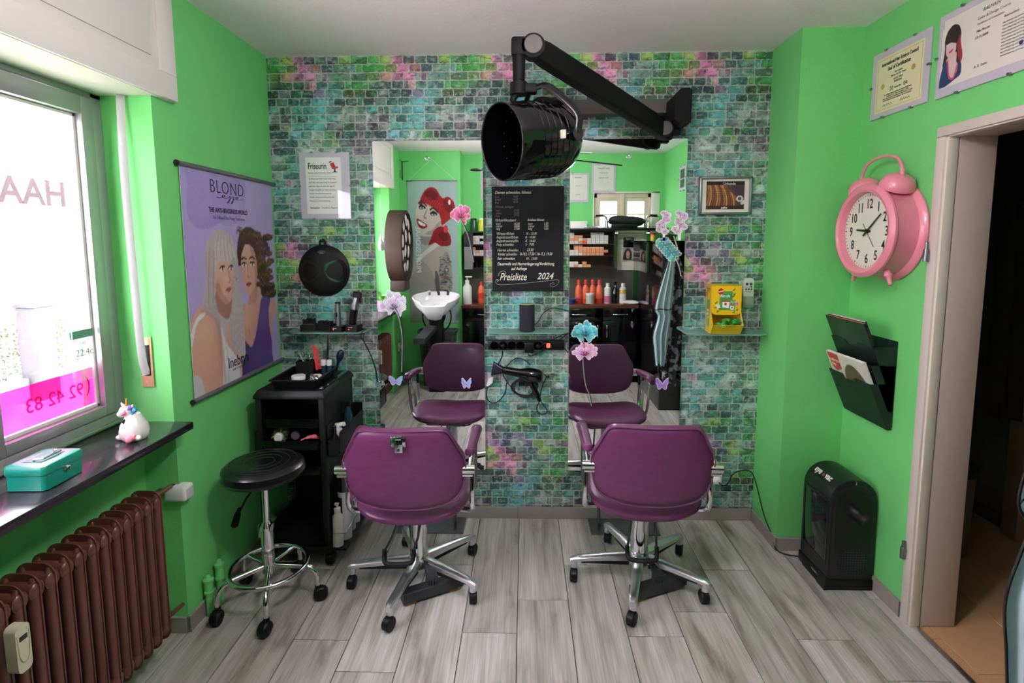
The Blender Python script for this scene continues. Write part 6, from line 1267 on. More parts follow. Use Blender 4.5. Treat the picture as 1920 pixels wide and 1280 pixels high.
cloth('coat', 'dark coat hanging on the wall of the dim hallway', 'coat', (2.45, 2.72, 1.75), [(0, -.04, .04), (-.15, -.16, .16), (-.6, -.18, .2), (-1.1, -.2, .22)], 4, .03, mat('dark_coat', (40, 38, 36), .9))
cloth('coat', 'second dark coat beside the first on the hallway wall', 'coat', (2.12, 3.50, 1.75), [(0, -.04, .04), (-.15, -.16, .16), (-.6, -.18, .2), (-1.1, -.2, .22)], 4, .03, mat('brown_coat', (54, 44, 38), .9), seed=4)
# ---- capes hung at the end of the tall black cabinet
LB = mat('pale_blue_satin', (200, 226, 236), .35, var=.05, vs=8); WHS = mat('white_satin', (214, 216, 224), .4)
CM = bpy.data.materials.new('barber_print_cloth'); CM.use_nodes = True; nt = CM.node_tree; N = nt.nodes; b = N['Principled BSDF']; b.inputs['Roughness'].default_value = .5
vo = N.new('ShaderNodeTexVoronoi'); vo.inputs['Scale'].default_value = 13; vo.feature = 'DISTANCE_TO_EDGE'; tc = N.new('ShaderNodeTexCoord'); nt.links.new(tc.outputs['Object'], vo.inputs['Vector'])
no = N.new('ShaderNodeTexNoise'); no.inputs['Scale'].default_value = 16; no.inputs['Detail'].default_value = 3; nt.links.new(tc.outputs['Object'], no.inputs['Vector'])
r = N.new('ShaderNodeValToRGB'); e = r.color_ramp.elements; e[0].position = .52; e[0].color = (*lin((44, 44, 52)), 1); e[1].position = .56; e[1].color = (*lin((166, 170, 184)), 1); nt.links.new(no.outputs['Fac'], r.inputs[0]); nt.links.new(r.outputs[0], b.inputs['Base Color'])
cloth('hairdressing_cape', 'black hairdressing cape printed with pale barber tools hanging furthest from the mirror', 'cape', (1.34, 1.02, 1.42), [(0, -.02, .03), (-.25, -.06, .10), (-.7, -.10, .15), (-1.15, -.10, .12)], 3, .022, CM, 'hairdressing capes')
cloth('hairdressing_cape', 'grey hairdressing cape with pale motifs hanging in the middle of the capes', 'cape', (1.30, 1.10, 1.42), [(0, -.02, .04), (-.2, -.05, .10), (-.5, -.08, .14), (-1.0, -.14, .12)], 3, .020, CM, 'hairdressing capes', seed=3)
t, V, n, nl = cloth('hairdressing_cape', 'pale blue satin hairdressing cape with black edging hanging nearest the chairs', 'cape', (1.25, 1.17, 1.42), [(0, -.02, .03), (-.20, -.08, .03), (-.42, -.130, .02), (-.50, -.104, .015), (-.66, -.138, 0), (-.80, -.125, -.01), (-.93, -.11, -.03)], 3, .016, LB, 'hairdressing capes', seed=6)
g = G(); g.tube([V[i*(n+1)] for i in range(nl)]+[V[(nl-1)*(n+1)+j] for j in range(0, n+1, 6)], .006, seg=6, flat=.6); g.build('black_edging', BLACKM, t); g = G(); g.tube([V[17*(n+1)+j] for j in range(0, n+1, 4)], .005, seg=6, flat=.5); g.build('black_edging', BLACKM, t)
t = thing('coat_hook', 'black hook rail carrying the capes at the end of the tall black cabinet', 'hook', (1.30, .90, 1.42)); g = G(); g.box(-.04, .04, .002, .016, -.03, .05, bev=.003); g.tube([(0, .01, .03), (0, .15, .03), (0, .32, .03)], .006, seg=8); g.tube([(0, .32, .03), (-.02, .34, .02), (-.05, .34, .0)], .006, seg=8); g.build('hook_arm', BLACKM, t)
# ================================================================== BACK OF THE ROOM (seen in the mirrors)
t = thing('hanging_banner', 'tall cloth poster of a laughing red-haired tattooed woman hung on a string behind the washbasin', 'poster', (-1.008, YRP+.002, .67), PI)
W_ = .274; H_ = 1.56
c = Cv(120, 330, (150, 178, 172)); SKN = (176, 170, 158)      # drawn as seen in the mirror, flipped below
c.V = c.V*5.7; 
# figure coordinates: u 0..1, v 0..5.7 (same scale), read off the reflection
RED = (150, 22, 30)
SH1 = (138, 134, 126)
c.poly([(.40, 3.5), (.36, 3.1), (.20, 2.65), (.06, 2.1), (.0, 1.5), (.0, 0), (.62, 0), (.60, .6), (.86, .9), (.87, 1.6), (.86, 2.5), (.78, 3.0), (.62, 3.25), (.52, 3.4), (.52, 3.6)], SKN, True)
c.poly([(.24, 3.3), (.36, 3.15), (.44, 3.35), (.52, 3.55), (.30, 3.6)], SH1, True, .8)
c.poly([(.53, .55), (.62, 1.1), (.60, 2.0), (.66, 2.6), (.78, 2.9), (.86, 2.4), (.87, 1.5), (.84, .9), (.70, .4)], (150, 146, 138)); c.poly([(.53, 2.1), (.60, 1.9), (.62, 1.1), (.53, .6), (.52, 1.3)], (60, 62, 62), True, .7)
for q in range(110): r1 = random.Random(q+60); c.ell(r1.uniform(.63, .85), r1.uniform(.75, 2.75), r1.uniform(.010, .028), r1.uniform(.02, .06), [(74, 78, 82), (124, 66, 60), (96, 104, 104), (66, 78, 72), (50, 52, 58)][q % 5], r1.uniform(0, 180), .7)
c.ell(.76, 2.15, .05, .10, (70, 74, 80)); c.ell(.76, 2.15, .03, .06, (170, 168, 160)); c.ell(.66, 1.0, .05, .12, (150, 50, 44))
c.poly([(.0, 1.6), (.12, 2.1), (.22, 2.55), (.30, 2.5), (.46, 2.1), (.53, 1.5), (.56, .5), (.54, -.1), (0, -.1)], (158, 154, 146)); c.line([(.18, 2.55), (.34, 2.85), (.60, 3.22)], .018, (208, 206, 198), asp=.18)
c.poly([(.155, 4.30), (.17, 4.6), (.26, 4.9), (.46, 4.85), (.64, 4.55), (.70, 4.1), (.64, 3.8), (.50, 3.55), (.34, 3.50), (.24, 3.6), (.19, 3.85), (.16, 4.1)], (196, 188, 176)); c.poly([(.50, 3.56), (.64, 3.8), (.68, 4.1), (.60, 4.05), (.50, 3.8), (.34, 3.62)], SH1, True, .6); c.ell(.66, 3.95, .04, .14, (186, 160, 146))
c.poly([(.24, 4.75), (.26, 5.0), (.34, 5.30), (.46, 5.46), (.58, 5.38), (.66, 5.12), (.72, 5.02), (.82, 5.08), (.93, 4.85), (.95, 4.5), (.88, 4.25), (.76, 4.05), (.68, 3.95), (.66, 4.2), (.60, 4.5), (.46, 4.72), (.34, 4.82)], RED)
c.poly([(.34, 5.2), (.46, 5.36), (.58, 5.25), (.60, 5.0), (.44, 4.95)], (92, 14, 22), True, .8); c.poly([(.72, 4.9), (.82, 4.95), (.90, 4.7), (.84, 4.45), (.74, 4.6)], (96, 14, 22), True, .7)
for q in range(16): u_ = .30+q*.022; c.line([(u_+.06, 5.1-.02*q), (u_+.02, 4.95-.015*q), (u_, 4.82-.022*q)], .004, (206, 54, 52) if q % 2 else (110, 16, 24), .6, asp=.18)
c.poly([(.64, 3.9), (.52, 3.75), (.46, 3.45), (.40, 3.15), (.54, 3.25), (.66, 3.12), (.84, 3.15), (.86, 3.45), (.80, 3.7), (.72, 3.88)], (140, 20, 28)); c.poly([(.60, 3.6), (.70, 3.3), (.80, 3.4), (.74, 3.7)], (92, 12, 20), True, .7); c.ell(.84, 4.86, .022, .10, (228, 228, 226)); c.ell(.76, 3.80, .045, .16, (206, 56, 70))
c.poly([(.18, 4.22), (.28, 4.12), (.385, 3.96), (.36, 3.84), (.27, 3.82), (.20, 3.95)], (134, 30, 40)); c.poly([(.205, 4.13), (.29, 4.06), (.35, 3.97), (.33, 3.92), (.24, 3.98)], (238, 238, 230))
for eu, ev in ((.29, 4.66), (.52, 4.40)): c.ell(eu, ev, .062, .085, (88, 84, 84), -20, .8); c.ell(eu, ev-.01, .040, .045, (222, 222, 216), -20); c.ell(eu, ev-.01, .020, .045, (70, 92, 98)); c.line([(eu-.06, ev+.02), (eu, ev+.075), (eu+.065, ev-.02)], .009, (28, 26, 30), asp=.18); c.line([(eu-.07, ev+.17), (eu, ev+.23), (eu+.09, ev+.06)], .008, (70, 44, 38), asp=.18)
c.line([(.39, 4.58), (.34, 4.36), (.325, 4.27), (.37, 4.24)], .007, (140, 130, 118), asp=.18); c.ell(.50, 4.10, .08, .12, (206, 176, 168), 0, .5, .8)
c.noise(.06, 5)
c.V = c.V/5.7; c.flip(); c.mesh('printed_cloth', t, -W_, W_, 0, H_, -.004, print_mat('cloth_print', .8))
g = G(); g.box(-W_-.008, W_+.008, -.010, 0, H_-.006, H_+.010, bev=.003); g.build('top_rod', STEEL, t)
g = G(); g.tube([(-W_+.02, -.006, H_+.008), (0, -.008, H_+.232), (W_-.02, -.006, H_+.008)], .0016, seg=5, sub=1); g.build('hanging_string', PAPER, t); g = G(); g.ball((.03, -.016, H_+.235), .022, 16); g.build('hook_knob', CHROME, t)
text('PROFESSIONAL', .075, PAPER, t, .19, .56, -.0052, rot=-PI/2, name='banner_text'); 
# wire towel rack high in the corner
t = thing('wall_rack', 'small dark wire wall rack high in the corner beside the red-haired poster', 'rack', (-1.33, YRP, 2.24)); g = G(); g.tube([(0, .005, 0), (0, .005, .20), (0, .12, .20)], .004, seg=6); g.tube([(0, .005, .02), (0, .09, .02), (0, .09, .10)], .003, seg=6); g.tube([(0, .005, .2), (.07, .01, .2)], .004, seg=6); g.build('rack_wire', BLACKM, t)
# washing basin on its column
t = thing('washbasin_unit', 'white ceramic hairdresser washbasin tilting on a black column', 'washbasin', (-.925, .255, 0))
CER = mat('basin_ceramic', (236, 238, 240), .12, coat=.6)
g = G(); rg = []
for k_, z, yy in ((.25, .84, .02), (.6, .86, .01), (.92, .93, 0), (1.0, .985, 0), (1.03, 1.0, 0), (1.0, 1.008, 0), (.93, .998, 0), (.80, .93, .0), (.5, .89, .01), (.1, .885, .01)):
    rg.append([(math.copysign(abs(math.cos(a))**.8, math.cos(a))*.245*k_, yy+math.sin(a)*.20*k_-(.0), z-(math.sin(a) > .3)*.075*(math.sin(a)-.3)*(1-.0)+(math.sin(a) < 0)*.03*abs(math.sin(a))-.03*(abs(math.cos(a)) < .45)*(math.sin(a) > .5)) for a in np.linspace(0, 2*PI, 49)[:-1]])
g.rings(rg); g.build('basin_bowl', CER, t)
g = G(); g.lathe([(.075, .73), (.095, .78), (.10, .86), (.001, .86)], seg=24); g.build('basin_socket', BLACKM, t)
g = G(); g.rings([[(x*k, y*k+yy, z) for x, y in rrect(-.075, .075, -.07, .07, .03)] for z, k, yy in ((.0, 1.15, -.01), (.03, 1.15, -.01), (.04, 1.05, -.03), (.5, 1.0, -.02), (.75, .9, 0))]); g.build('column', BLACKP, t)
g = G(); g.rings([[(x-.03-q*.10, y+q*.20, z+h) for x, h in rrect(-.06, .06, -.03, .03, .02)] for q, y, z in ((0, .0, .70), (.5, .06, .64), (1, .10, .585))]); g.build('neck_arm', DARK, t)
for i, x in enumerate((-.10, 0, .10)):
    g = G(); g.cyl((x, -.17, 1.00), (x, -.17, 1.035), .016 if i != 1 else .012, .014, 14); g.tube([(x, -.17, 1.03), (x-.01*(i-1), -.13, 1.055), (x+.02*(i-1), -.09, 1.04)], .008, seg=8, sub=3); g.build('tap', CHROME if i == 0 else DARK, t)
for s in (-1, 1):
    g = G(); g.tube([(s*.13, -.02, .90), (s*.15, -.02, .80), (s*.13, -.03, .70), (s*.06, -.05, .62)], .007, seg=8, sub=4); g.build('water_hose', BLACKP, t)
t = thing('laundry_basket', 'dark grey perforated laundry basket behind the washbasin', 'basket', (-.955, .005, 0)); DK = mat('basket_plastic', (62, 70, 72), .5)
g = G(); g.rings([[(x*k, y*k, z) for x, y in rrect(-.20, .20, -.10, .10, .04)] for z, k in ((.0, .80), (.57, 1.0), (.58, 1.06), (.61, 1.08), (.615, 1.0), (.60, .95), (.01, .78))]); g.build('basket_body', DK, t)
g = G()
for i in range(12):
    for j in range(9): g.box(-.14+i*.025, -.128+i*.025, .092+.0005*j, .104, .18+j*.04, .205+j*.04)
o = g.build('ventilation_hole', INK, t); o['kind'] = 'stuff'
t = thing('wall_socket', 'white double socket with a plug low on the rear left wall', 'socket', (XL+.002, .12, .44), PI/2); g = G(); g.box(-.04, .04, -.012, 0, -.04, .04, bev=.004); g.build('socket_plate', WHITEP, t); g = G(); g.cyl((0, -.012, 0), (0, -.05, 0), .02, seg=14); g.build('white_plug', WHITEP, t)
# oval woven drum on the left wall
t = thing('woven_wall_drum', 'oval brown woven wall drum decorated with pale leaf shapes beside the window', 'wall decoration', (XL+.002, .32, 1.53), PI/2)
WV = mat('woven_brown', (50, 37, 32), .7, bump=.8, bs=120, var=.6, vs=80)
ov = [(.275*math.cos(a), .36*math.sin(a)) for a in np.linspace(0, 2*PI, 49)[:-1]]
g = G(); g.rings([[(x*k, y, z*k) for x, z in ov] for y, k in ((0, .98), (-.05, 1), (-.155, 1), (-.170, .985), (-.172, .93), (-.150, .91), (-.140, .90))]); g.build('woven_rim', WV, t)
g = G(); g.rings([[(x*.9, y, z*.9) for x, z in ov] for y in (-.138, -.142)]); g.build('dark_face', mat('dark_brown_face', (34, 26, 26), .6), t)
g = G(); g.box(-.11, .11, -.16, 0, -.46, -.345, bev=.02); g.build('woven_foot', WV, t)
g = G(); rr = random.Random(9)
for k in range(34):
    z = -.115+k*.0085; 
    g.tube([(x*1.002, -.005-.0047*k, zz*1.002) for x, zz in ov], .0024, seg=4, closed=True)
o = g.build('woven_strand', mat('copper_strand', (66, 48, 40), .6, var=.6, vs=120), t); o['kind'] = 'stuff'
for k in range(11):
    a = rr.uniform(0, 360); x, z = [(-.12, .22), (-.02, .26), (.10, .20), (-.16, .08), (.0, .10), (.14, .05), (-.10, -.06), (.04, -.05), (.16, -.10), (-.04, -.20), (.09, -.22)][k]
    p_ = [(.034*math.cos(q), .066*math.sin(q)) for q in np.linspace(0, 2*PI, 13)[:-1]]; ca, sa = math.cos(math.radians(k*23-90)*.3), math.sin(math.radians(k*23-90)*.3)
    g = G(); g.pad([(x+u*ca-v*sa, z+u*sa+v*ca) for u, v in p_], .010, ax='Y', p=2); o = g.build('pale_leaf', mat('pale_leaf', (196, 190, 180), .6), t); o.location = (0, -.152, 0)
# spinner and plant by the window
t = thing('shell_pendant', 'silvery shell drop pendant hanging by the window reveal', 'pendant', (-1.30, .92, 1.62)); g = G(); g.lathe([(.001, -.13), (.02, -.125), (.034, -.09), (.032, -.05), (.018, -.01), (.004, .03), (.001, .04)], seg=16); g.build('shell_drop', mat('mother_of_pearl', (200, 200, 196), .15, .5), t); g = G(); g.tube([(0, 0, .04), (.01, 0, .06), (0, 0, .08), (0, 0, .485)], .001, seg=5); g.build('thread', CHROME, t)
t = thing('potted_plant', 'small green leafy plant in a white pot on the sill, seen in the left mirror', 'plant', (-1.41, .56, .8895)); g = G(); g.lathe([(.001, 0), (.045, 0), (.058, .10), (.060, .105), (.052, .105), (.048, .09), (.001, .09)], seg=24); g.build('pot', WHITEP, t)
rr = random.Random(11)
for k in range(16):
    a = rr.uniform(0, 6.28); tl = rr.uniform(.3, 1.1); L = rr.uniform(.10, .20); d = Vector((math.cos(a)*math.sin(tl), math.sin(a)*math.sin(tl), math.cos(tl))); s_ = d.cross(Vector((0, 0, 1))).normalized()
    P0 = Vector((0, 0, .09)); g = G(); vs = []
    for q, w_ in ((.25, .002), (.5, .016), (.75, .020), (.92, .010), (1, .001)):
        c_ = P0+d*L*q-Vector((0, 0, .05*q*q)); vs += [c_-s_*w_, c_+Vector((0, 0, .002)), c_+s_*w_]
    g.faces(vs, [(i*3+j, i*3+j+1, i*3+j+4, i*3+j+3) for i in range(4) for j in (0, 1)]); g.tube([P0, P0+d*L*.3], .0015, seg=5); g.build('leaf', mat('plant_leaf', (96, 164, 60), .45), t)
# crystals
for x, lb in ((-.855, 'clear cut crystal ball hanging from the ceiling, reflected in the left mirror'), (.905, 'clear cut crystal ball hanging from the ceiling, reflected in the right mirror')):
    t = thing('crystal_ball', lb, 'ornament', (x, 1.0, 2.30)); g = G(); bmesh.ops.create_icosphere(g.bm, subdivisions=2, radius=.021); gm = mat('crystal', (235, 240, 240), .02, 0, spec=.8); gm.node_tree.nodes['Principled BSDF'].inputs['Transmission Weight'].default_value = 1.0; g.build('crystal', gm, t, 0); g = G(); g.cyl((0, 0, .02), (0, 0, HC-2.30), .0006, seg=4); g.build('thread', STEEL, t)
# ---- worktop, cupboards
WD = mat('walnut_worktop', (104, 58, 40), .35, var=.25, vs=10, stretch=(1.2, 14, 14))
tag(bx('worktop', WD, [(-.698, 1.24, YR+.003, .0-.002, .845, .880)], bev=.003), 'long brown wood worktop along the rear wall', 'worktop')
GB = mat('black_gloss_front', (9, 9, 11), .08, coat=.5)
units = [(-.69, -.19), (-.19, .345), (.345, .852), (.852, 1.235)]
for i, (a, b_) in enumerate(units):
    t = thing('base_cabinet', ['glossy black base cabinet nearest the washbasin', 'glossy black base cabinet second from the washbasin', 'glossy black base cabinet with its door handle on the corner side, middle of the worktop', 'glossy black base cabinet beside the tall black cabinet'][i], 'cabinet', (0, 0, 0), 0, 'black base cabinets')
    bx('cabinet_body', BLACKM, [(a+.002, b_-.002, YR+.004, -.045, .08, .844), (a+.002, b_-.002, YR+.02, -.09, 0, .08)], t)
    d = bx('drawer_front', GB, [(a+.003, b_-.003, -.044, -.026, .705, .842)], t, bev=.002); e = bx('door_front', GB, [(a+.003, b_-.003, -.044, -.026, .085, .699)], t, bev=.002)
    m_ = (a+b_)/2; g = G(); g.tube([(m_-.075, -.026, .775), (m_-.07, -.004, .777), (m_, .004, .778), (m_+.07, -.004, .777), (m_+.075, -.026, .775)], .006, seg=8, sub=3); g.build('handle', CHROME, d)
    hx = b_-.055 if i % 2 == 0 else a+.045; g = G(); g.tube([(hx, -.026, .655), (hx, -.004, .65), (hx, .004, .59), (hx, -.004, .53), (hx, -.026, .525)], .006, seg=8, sub=3); g.build('handle', CHROME, e)
tag(bx('splashback', mat('grey_splashback', (84, 82, 76), .5, var=.2, vs=5), [(-.698, 1.24, YR+.001, YR+.008, .881, 1.26)]), 'dark grey splashback panel behind the bottles', 'splashback')
t = thing('tall_cabinet', 'tall glossy black cabinet along the wall with the capes at its end', 'cabinet', (0, 0, 0)); bx('cabinet_body', GB, [(1.245, XR-.004, YR+.01, .895, .0, 1.555)], t, bev=.003); bx('cabinet_top', BLACKG, [(1.235, XR-.004, YR+.01, .90, 1.556, 1.572)], t, bev=.002)
# items on its top
t = thing('potted_plant', 'trailing dark plant in a bowl on top of the tall black cabinet', 'plant', (1.42, .45, 1.573)); g = G(); g.lathe([(.001, 0), (.05, 0), (.08, .06), (.001, .05)], seg=20); g.build('pot', mat('olive_pot', (70, 66, 40), .5), t)
rr = random.Random(21); g = G()
for k in range(60): a = rr.uniform(0, 6.28); r_ = rr.uniform(.02, .11); p = Vector((r_*math.cos(a), r_*math.sin(a), .06+rr.uniform(0, .06))); d = Vector((math.cos(a+.5), math.sin(a+.5), .4))*.03; g.faces([p, p+d.cross(Vector((0, 0, 1)))*.3, p+d, p-d.cross(Vector((0, 0, 1)))*.3], [(0, 1, 2, 3)])
o = g.build('foliage', mat('dark_leaf', (74, 84, 44), .6), t); o['kind'] = 'stuff'
t = thing('honey_jar', 'small yellow and red jar on the tall black cabinet', 'jar', (1.30, .30, 1.573)); g = G(); g.lathe([(.001, 0), (.025, 0), (.025, .06), (.001, .06)], seg=16); g.build('jar_body', mat('yellow_jar', (206, 176, 70), .3), t); g = G(); g.lathe([(.026, .06), (.026, .08), (.001, .08)], seg=16); g.build('lid', mat('red_lid', (170, 40, 36), .4), t)
# long black shelf under the rear window with the booster seat
tag(bx('long_shelf', BLACKP, [(.50, XR-.003, YR+.002, -.145, 1.688, 1.712)], bev=.002), 'long black shelf running under the rear window', 'shelf')
t = thing('booster_seat', 'black booster seat with two chrome armrests lying on the shelf before the rear window', 'booster seat', (1.135, -.26, 1.7125))
g = G(); g.pad(sp2([(-.20, .0), (-.17, -.07), (0, -.08), (.17, -.07), (.20, .0), (.17, .07), (0, .08), (-.17, .07)], 4), .050, ax='Z', p=2.6); o = g.build('seat_cushion', BLACKM, t); o.location = (0, 0, .078); o.rotation_euler = (.3, .06, 0); g = G(); g.box(-.17, .12, -.06, .05, 0, .05, bev=.01); g.build('seat_base', BLACKP, t)
for s in (-1, 1):
    g = G(); g.tube([(s*.205, 0, .005), (s*.215, 0, .08), (s*.23, 0, .128), (s*.27, 0, .138), (s*.36, 0, .130)], .012, seg=8, sub=4); g.tube([(s*.235, .03, .005), (s*.235, .03, .10), (s*.24, .01, .13)], .006, seg=8, sub=3); a_ = g.build('chrome_arm', CHROME, t); g = G(); g.cyl((s*.26, 0, .142), (s*.34, 0, .138), .013, seg=12); g.build('arm_pad', BLACKP, a_)
t = thing('white_storage_box', 'low white box with a lid standing on the hair colour rack', 'box', (.60, -.26, 1.7125)); bx('box_body', WHITEP, [(-.09, .09, -.06, .06, 0, .06)], t, bev=.004); bx('lid', PAPER, [(-.094, .094, -.064, .064, .06, .078)], t, bev=.003)
t = thing('chrome_rack', 'folded chrome wire rack on the end of the long black shelf', 'rack', (.755, -.20, 1.7125)); g = G(); g.tube([(-.10, 0, .006), (-.02, .0, .02), (.12, 0, .008), (.10, .03, .005), (-.06, .03, .004)], .005, seg=8, sub=3); g.build('rack_wire', CHROME, t)
# hair colour rack with its cartons
t = thing('colour_rack', 'long dark wood wall rack filled with small hair colour cartons', 'rack', (0, 0, 0)); RKW = mat('dark_wood', (52, 34, 28), .5, var=.2, vs=8, stretch=(1, 10, 10))
zs_ = (1.267, 1.400, 1.530)
for i, z in enumerate(zs_+(1.672,)): bx('rack_board', RKW, [(-.66, 1.005 if i < 3 else 1.005, YR+.006, -.215, z, z+.012)], t)
for x in (-.672, -.10, .40, .993): bx('rack_side', RKW, [(x, x+.012, YR+.004, -.213, 1.262, 1.687)], t)
bx('rack_back', RKW, [(-.66, 1.0, YR+.002, YR+.005, 1.27, 1.68)], t)
WB, OB, RB = mat('white_carton', (206, 204, 198), .6), mat('apricot_carton', (214, 150, 108), .6), mat('orange_carton', (224, 92, 40), .5)
base = thing('hair_colour_carton', 'x', 'carton', (0, 0, -5)); g = G(); g.box(-.0225, .0225, -.08, 0, 0, .031, bev=.001, seg=1); cb = g.build('carton', WB, base)
def carton(x, z, m, lb):
    o = base.copy(); COL.objects.link(o); o.location = (x, -.235, z); o['label'] = lb; o['group'] = 'hair colour cartons in the rear rack'
    me = bpy.data.meshes.get('carton_'+m.name)
    if not me: me = cb.data.copy(); me.name = 'carton_'+m.name; me.materials.clear(); me.materials.append(m)
    k = bpy.data.objects.new('carton_body', me); COL.objects.link(k); k.parent = o
SH = ('lowest', 'middle', 'top')
patt = {2: ["owwwoowwwww", "wwoowowwwww"[:11], "wowoo..wwww", ".ow....www."], 1: ["wwwwwooooo.", "wwwwooooooo"[:11], "oo.ooooooo.", "...oo......"], 0: ["wwwowoo....", "wwww.o....."]}
for lv, rowsp in patt.items():
    for j, row in enumerate(rowsp):
        for i, ch in enumerate(row):
            if ch == '.': continue
            m = {'w': WB, 'o': OB}[ch]
            if lv == 2 and j == 0 and i == 5: m = RB
            x = .435+i*.0475
            carton(x, zs_[lv]+.0125+j*.0315, m, ('bright orange hair colour carton standing out on the top shelf of the rear rack' if m is RB else f"{'white' if m is WB else 'apricot'} hair colour carton stacked on the {SH[lv]} shelf of the rear rack, window side"))
for lv, rowsp in {2: ["www", "ow.", "www"], 1: ["www", "wow", "o.."]}.items():
    for j, row in enumerate(rowsp):
        for i, ch in enumerate(row):
            if ch != '.': carton(-.58+i*.0475, zs_[lv]+.0125+j*.0315, WB if ch == 'w' else OB, f"{'white' if ch == 'w' else 'apricot'} hair colour carton on the {SH[lv]} rack shelf at the washbasin end")
for o in (cb, base): bpy.data.objects.remove(o)
for i in range(3):
    o = thing('nail_bottle', 'little dark bottle on the lowest rack shelf at the washbasin end', 'bottle', (-.56+i*.04, -.25, zs_[0]+.0125), 0, 'little dark bottles'); g = G(); g.lathe([(.001, 0), (.012, 0), (.012, .05), (.006, .055), (.006, .08), (.001, .08)], seg=12); g.build('bottle_body', BLACKG, o)
tag(bx('magazine_file', mat('black_red_box', (40, 36, 38), .5), [(-.045, .045, -.06, .06, 0, .155)]), 'black box file with a red label at the end of the rack', 'file', loc=(-.62, -.15, 1.515)); tag(bx('magazine_file', mat('grey_file', (120, 122, 120), .5), [(-.045, .045, -.06, .06, 0, .245)]), 'grey box below the black file at the end of the rack', 'file', loc=(-.62, -.15, 1.268))
for x, cc_, lb in ((-.575, (24, 70, 40), 'dark green tin with a portrait label on top of the rack'), (-.485, (190, 206, 60), 'yellow-green tin beside the dark green one on the rack')):
    t = thing('tin', lb, 'tin', (x, -.10-.18, 1.685)); g = G(); g.lathe([(.001, 0), (.04, 0), (.04, .10), (.034, .115), (.034, .13), (.001, .13)], seg=20); g.build('tin_body', mat('tin_%d' % cc_[0], cc_, .3), t); g = G(); g.lathe([(.036, .13), (.036, .145), (.001, .15)], seg=20); g.build('lid', BLACKG if x < -.5 else PAPER, t)
# bottles on the worktop
OR = mat('orange_bottle', (222, 104, 66), .3, coat=.3); ORD = mat('orange_cap', (214, 60, 34), .4)
pr = [(.001, 0), (.036, 0), (.038, .01), (.038, .15), (.030, .185), (.016, .205), (.016, .21)]
for i, x in enumerate((.603, .682, .760, .834)): bottle('shampoo_bottle', ['orange shampoo bottle, first of four beside the blue bowl', 'orange shampoo bottle, second of four behind the white tub', 'orange shampoo bottle, third of four', 'orange shampoo bottle, last of four next to the pink-and-white one'][i], 'bottle', (x, -.19, .8805), pr, OR, (('cap', [(.018, .205), (.020, .25), (.014, .262), (.001, .262)], ORD), ('red_band', [(.0385, .012), (.0385, .05)], ORD)), group='orange shampoo bottles')
bottle('cream_tub', 'pale grey-green lidded tub in front of the orange bottles', 'tub', (.720, -.10, .8805), [(.001, 0), (.044, 0), (.046, .10), (.001, .10)], mat('pale_tub', (176, 186, 172), .5), (('lid', [(.048, .10), (.048, .12), (.001, .121)], WHITEP),))
bottle('shampoo_bottle', 'white shampoo bottle fading to pink at its base', 'bottle', (.921, -.16, .8805), [(.001, 0), (.034, 0), (.036, .01), (.036, .17), (.018, .185)], WHITEP, (('cap', [(.020, .18), (.020, .225), (.001, .226)], WHITEP), ('pink_band', [(.0365, .012), (.0365, .085)], mat('pink_band', (214, 120, 150), .4))))
bottle('shampoo_bottle', 'black shampoo bottle between the two white ones', 'bottle', (1.010, -.17, .8805), [(.001, 0), (.030, 0), (.034, .01), (.036, .15), (.014, .20)], BLACKG, (('cap', [(.016, .20), (.016, .24), (.001, .241)], BLACKG),))
bottle('shampoo_bottle', 'white shampoo bottle with a yellow label corner', 'bottle', (1.093, -.16, .8805), [(.001, 0), (.036, 0), (.038, .01), (.038, .17), (.018, .185)], WHITEP, (('cap', [(.021, .18), (.021, .225), (.001, .226)], WHITEP), ('yellow_label', [(.0385, .11), (.0385, .15)], mat('yellow_label', (214, 180, 70), .5))))
t = bottle('pump_bottle', 'big white pump bottle on the worktop beside the washbasin', 'bottle', (-.640, -.12, .8805), [(.001, 0), (.048, 0), (.050, .01), (.050, .19), (.024, .225), (.022, .24)], WHITEP, (('collar', [(.024, .235), (.024, .265), (.006, .27), (.006, .30)], WHITEP),)); g = G(); g.box(-.02, .055, -.012, .012, .295, .312, bev=.004); g.build('pump_head', WHITEP, t)
bottle('shampoo_bottle', 'red-orange bottle on the worktop at the washbasin end', 'bottle', (-.490, -.18, .8805), pr, OR, (('cap', [(.018, .205), (.020, .24), (.001, .25)], ORD), ('red_band', [(.0385, .06), (.0385, .12)], ORD)))
t = thing('blue_bowl', 'small blue tinting bowl at the edge of the worktop', 'bowl', (.52, -.12, .8805)); g = G(); g.lathe([(.03, 0), (.045, .04), (.048, .055), (.044, .055), (.028, .004)], seg=20); g.build('bowl_body', mat('blue_plastic', (30, 70, 150), .3), t); g = G(); g.tube([(.04, 0, .05), (.07, 0, .06), (.09, 0, .052)], .006, seg=8); g.build('bowl_handle', mat('blue_plastic', (30, 70, 150), .3), t)
t = thing('hotplate', 'flat black plate with a metal rim on the worktop', 'plate', (.68, -.05+.0, .8805)); g = G(); g.lathe([(.001, 0), (.04, 0), (.042, .008), (.001, .009)], seg=24); g.build('plate_body', BLACKG, t)
t = thing('folded_towel', 'white folded towel on the worktop beside the tall cabinet', 'towel', (1.185, -.10, .8805)); g = G(); g.pad(sp2([(-.09, -.08), (.05, -.09), (.05, .09), (-.06, .08)], 5), .018, ax='Z', p=2.4); o = g.build('towel_body', mat('white_towel', (226, 226, 222), .9, bump=.5, bs=200), t); o.location = (0, 0, .0185)
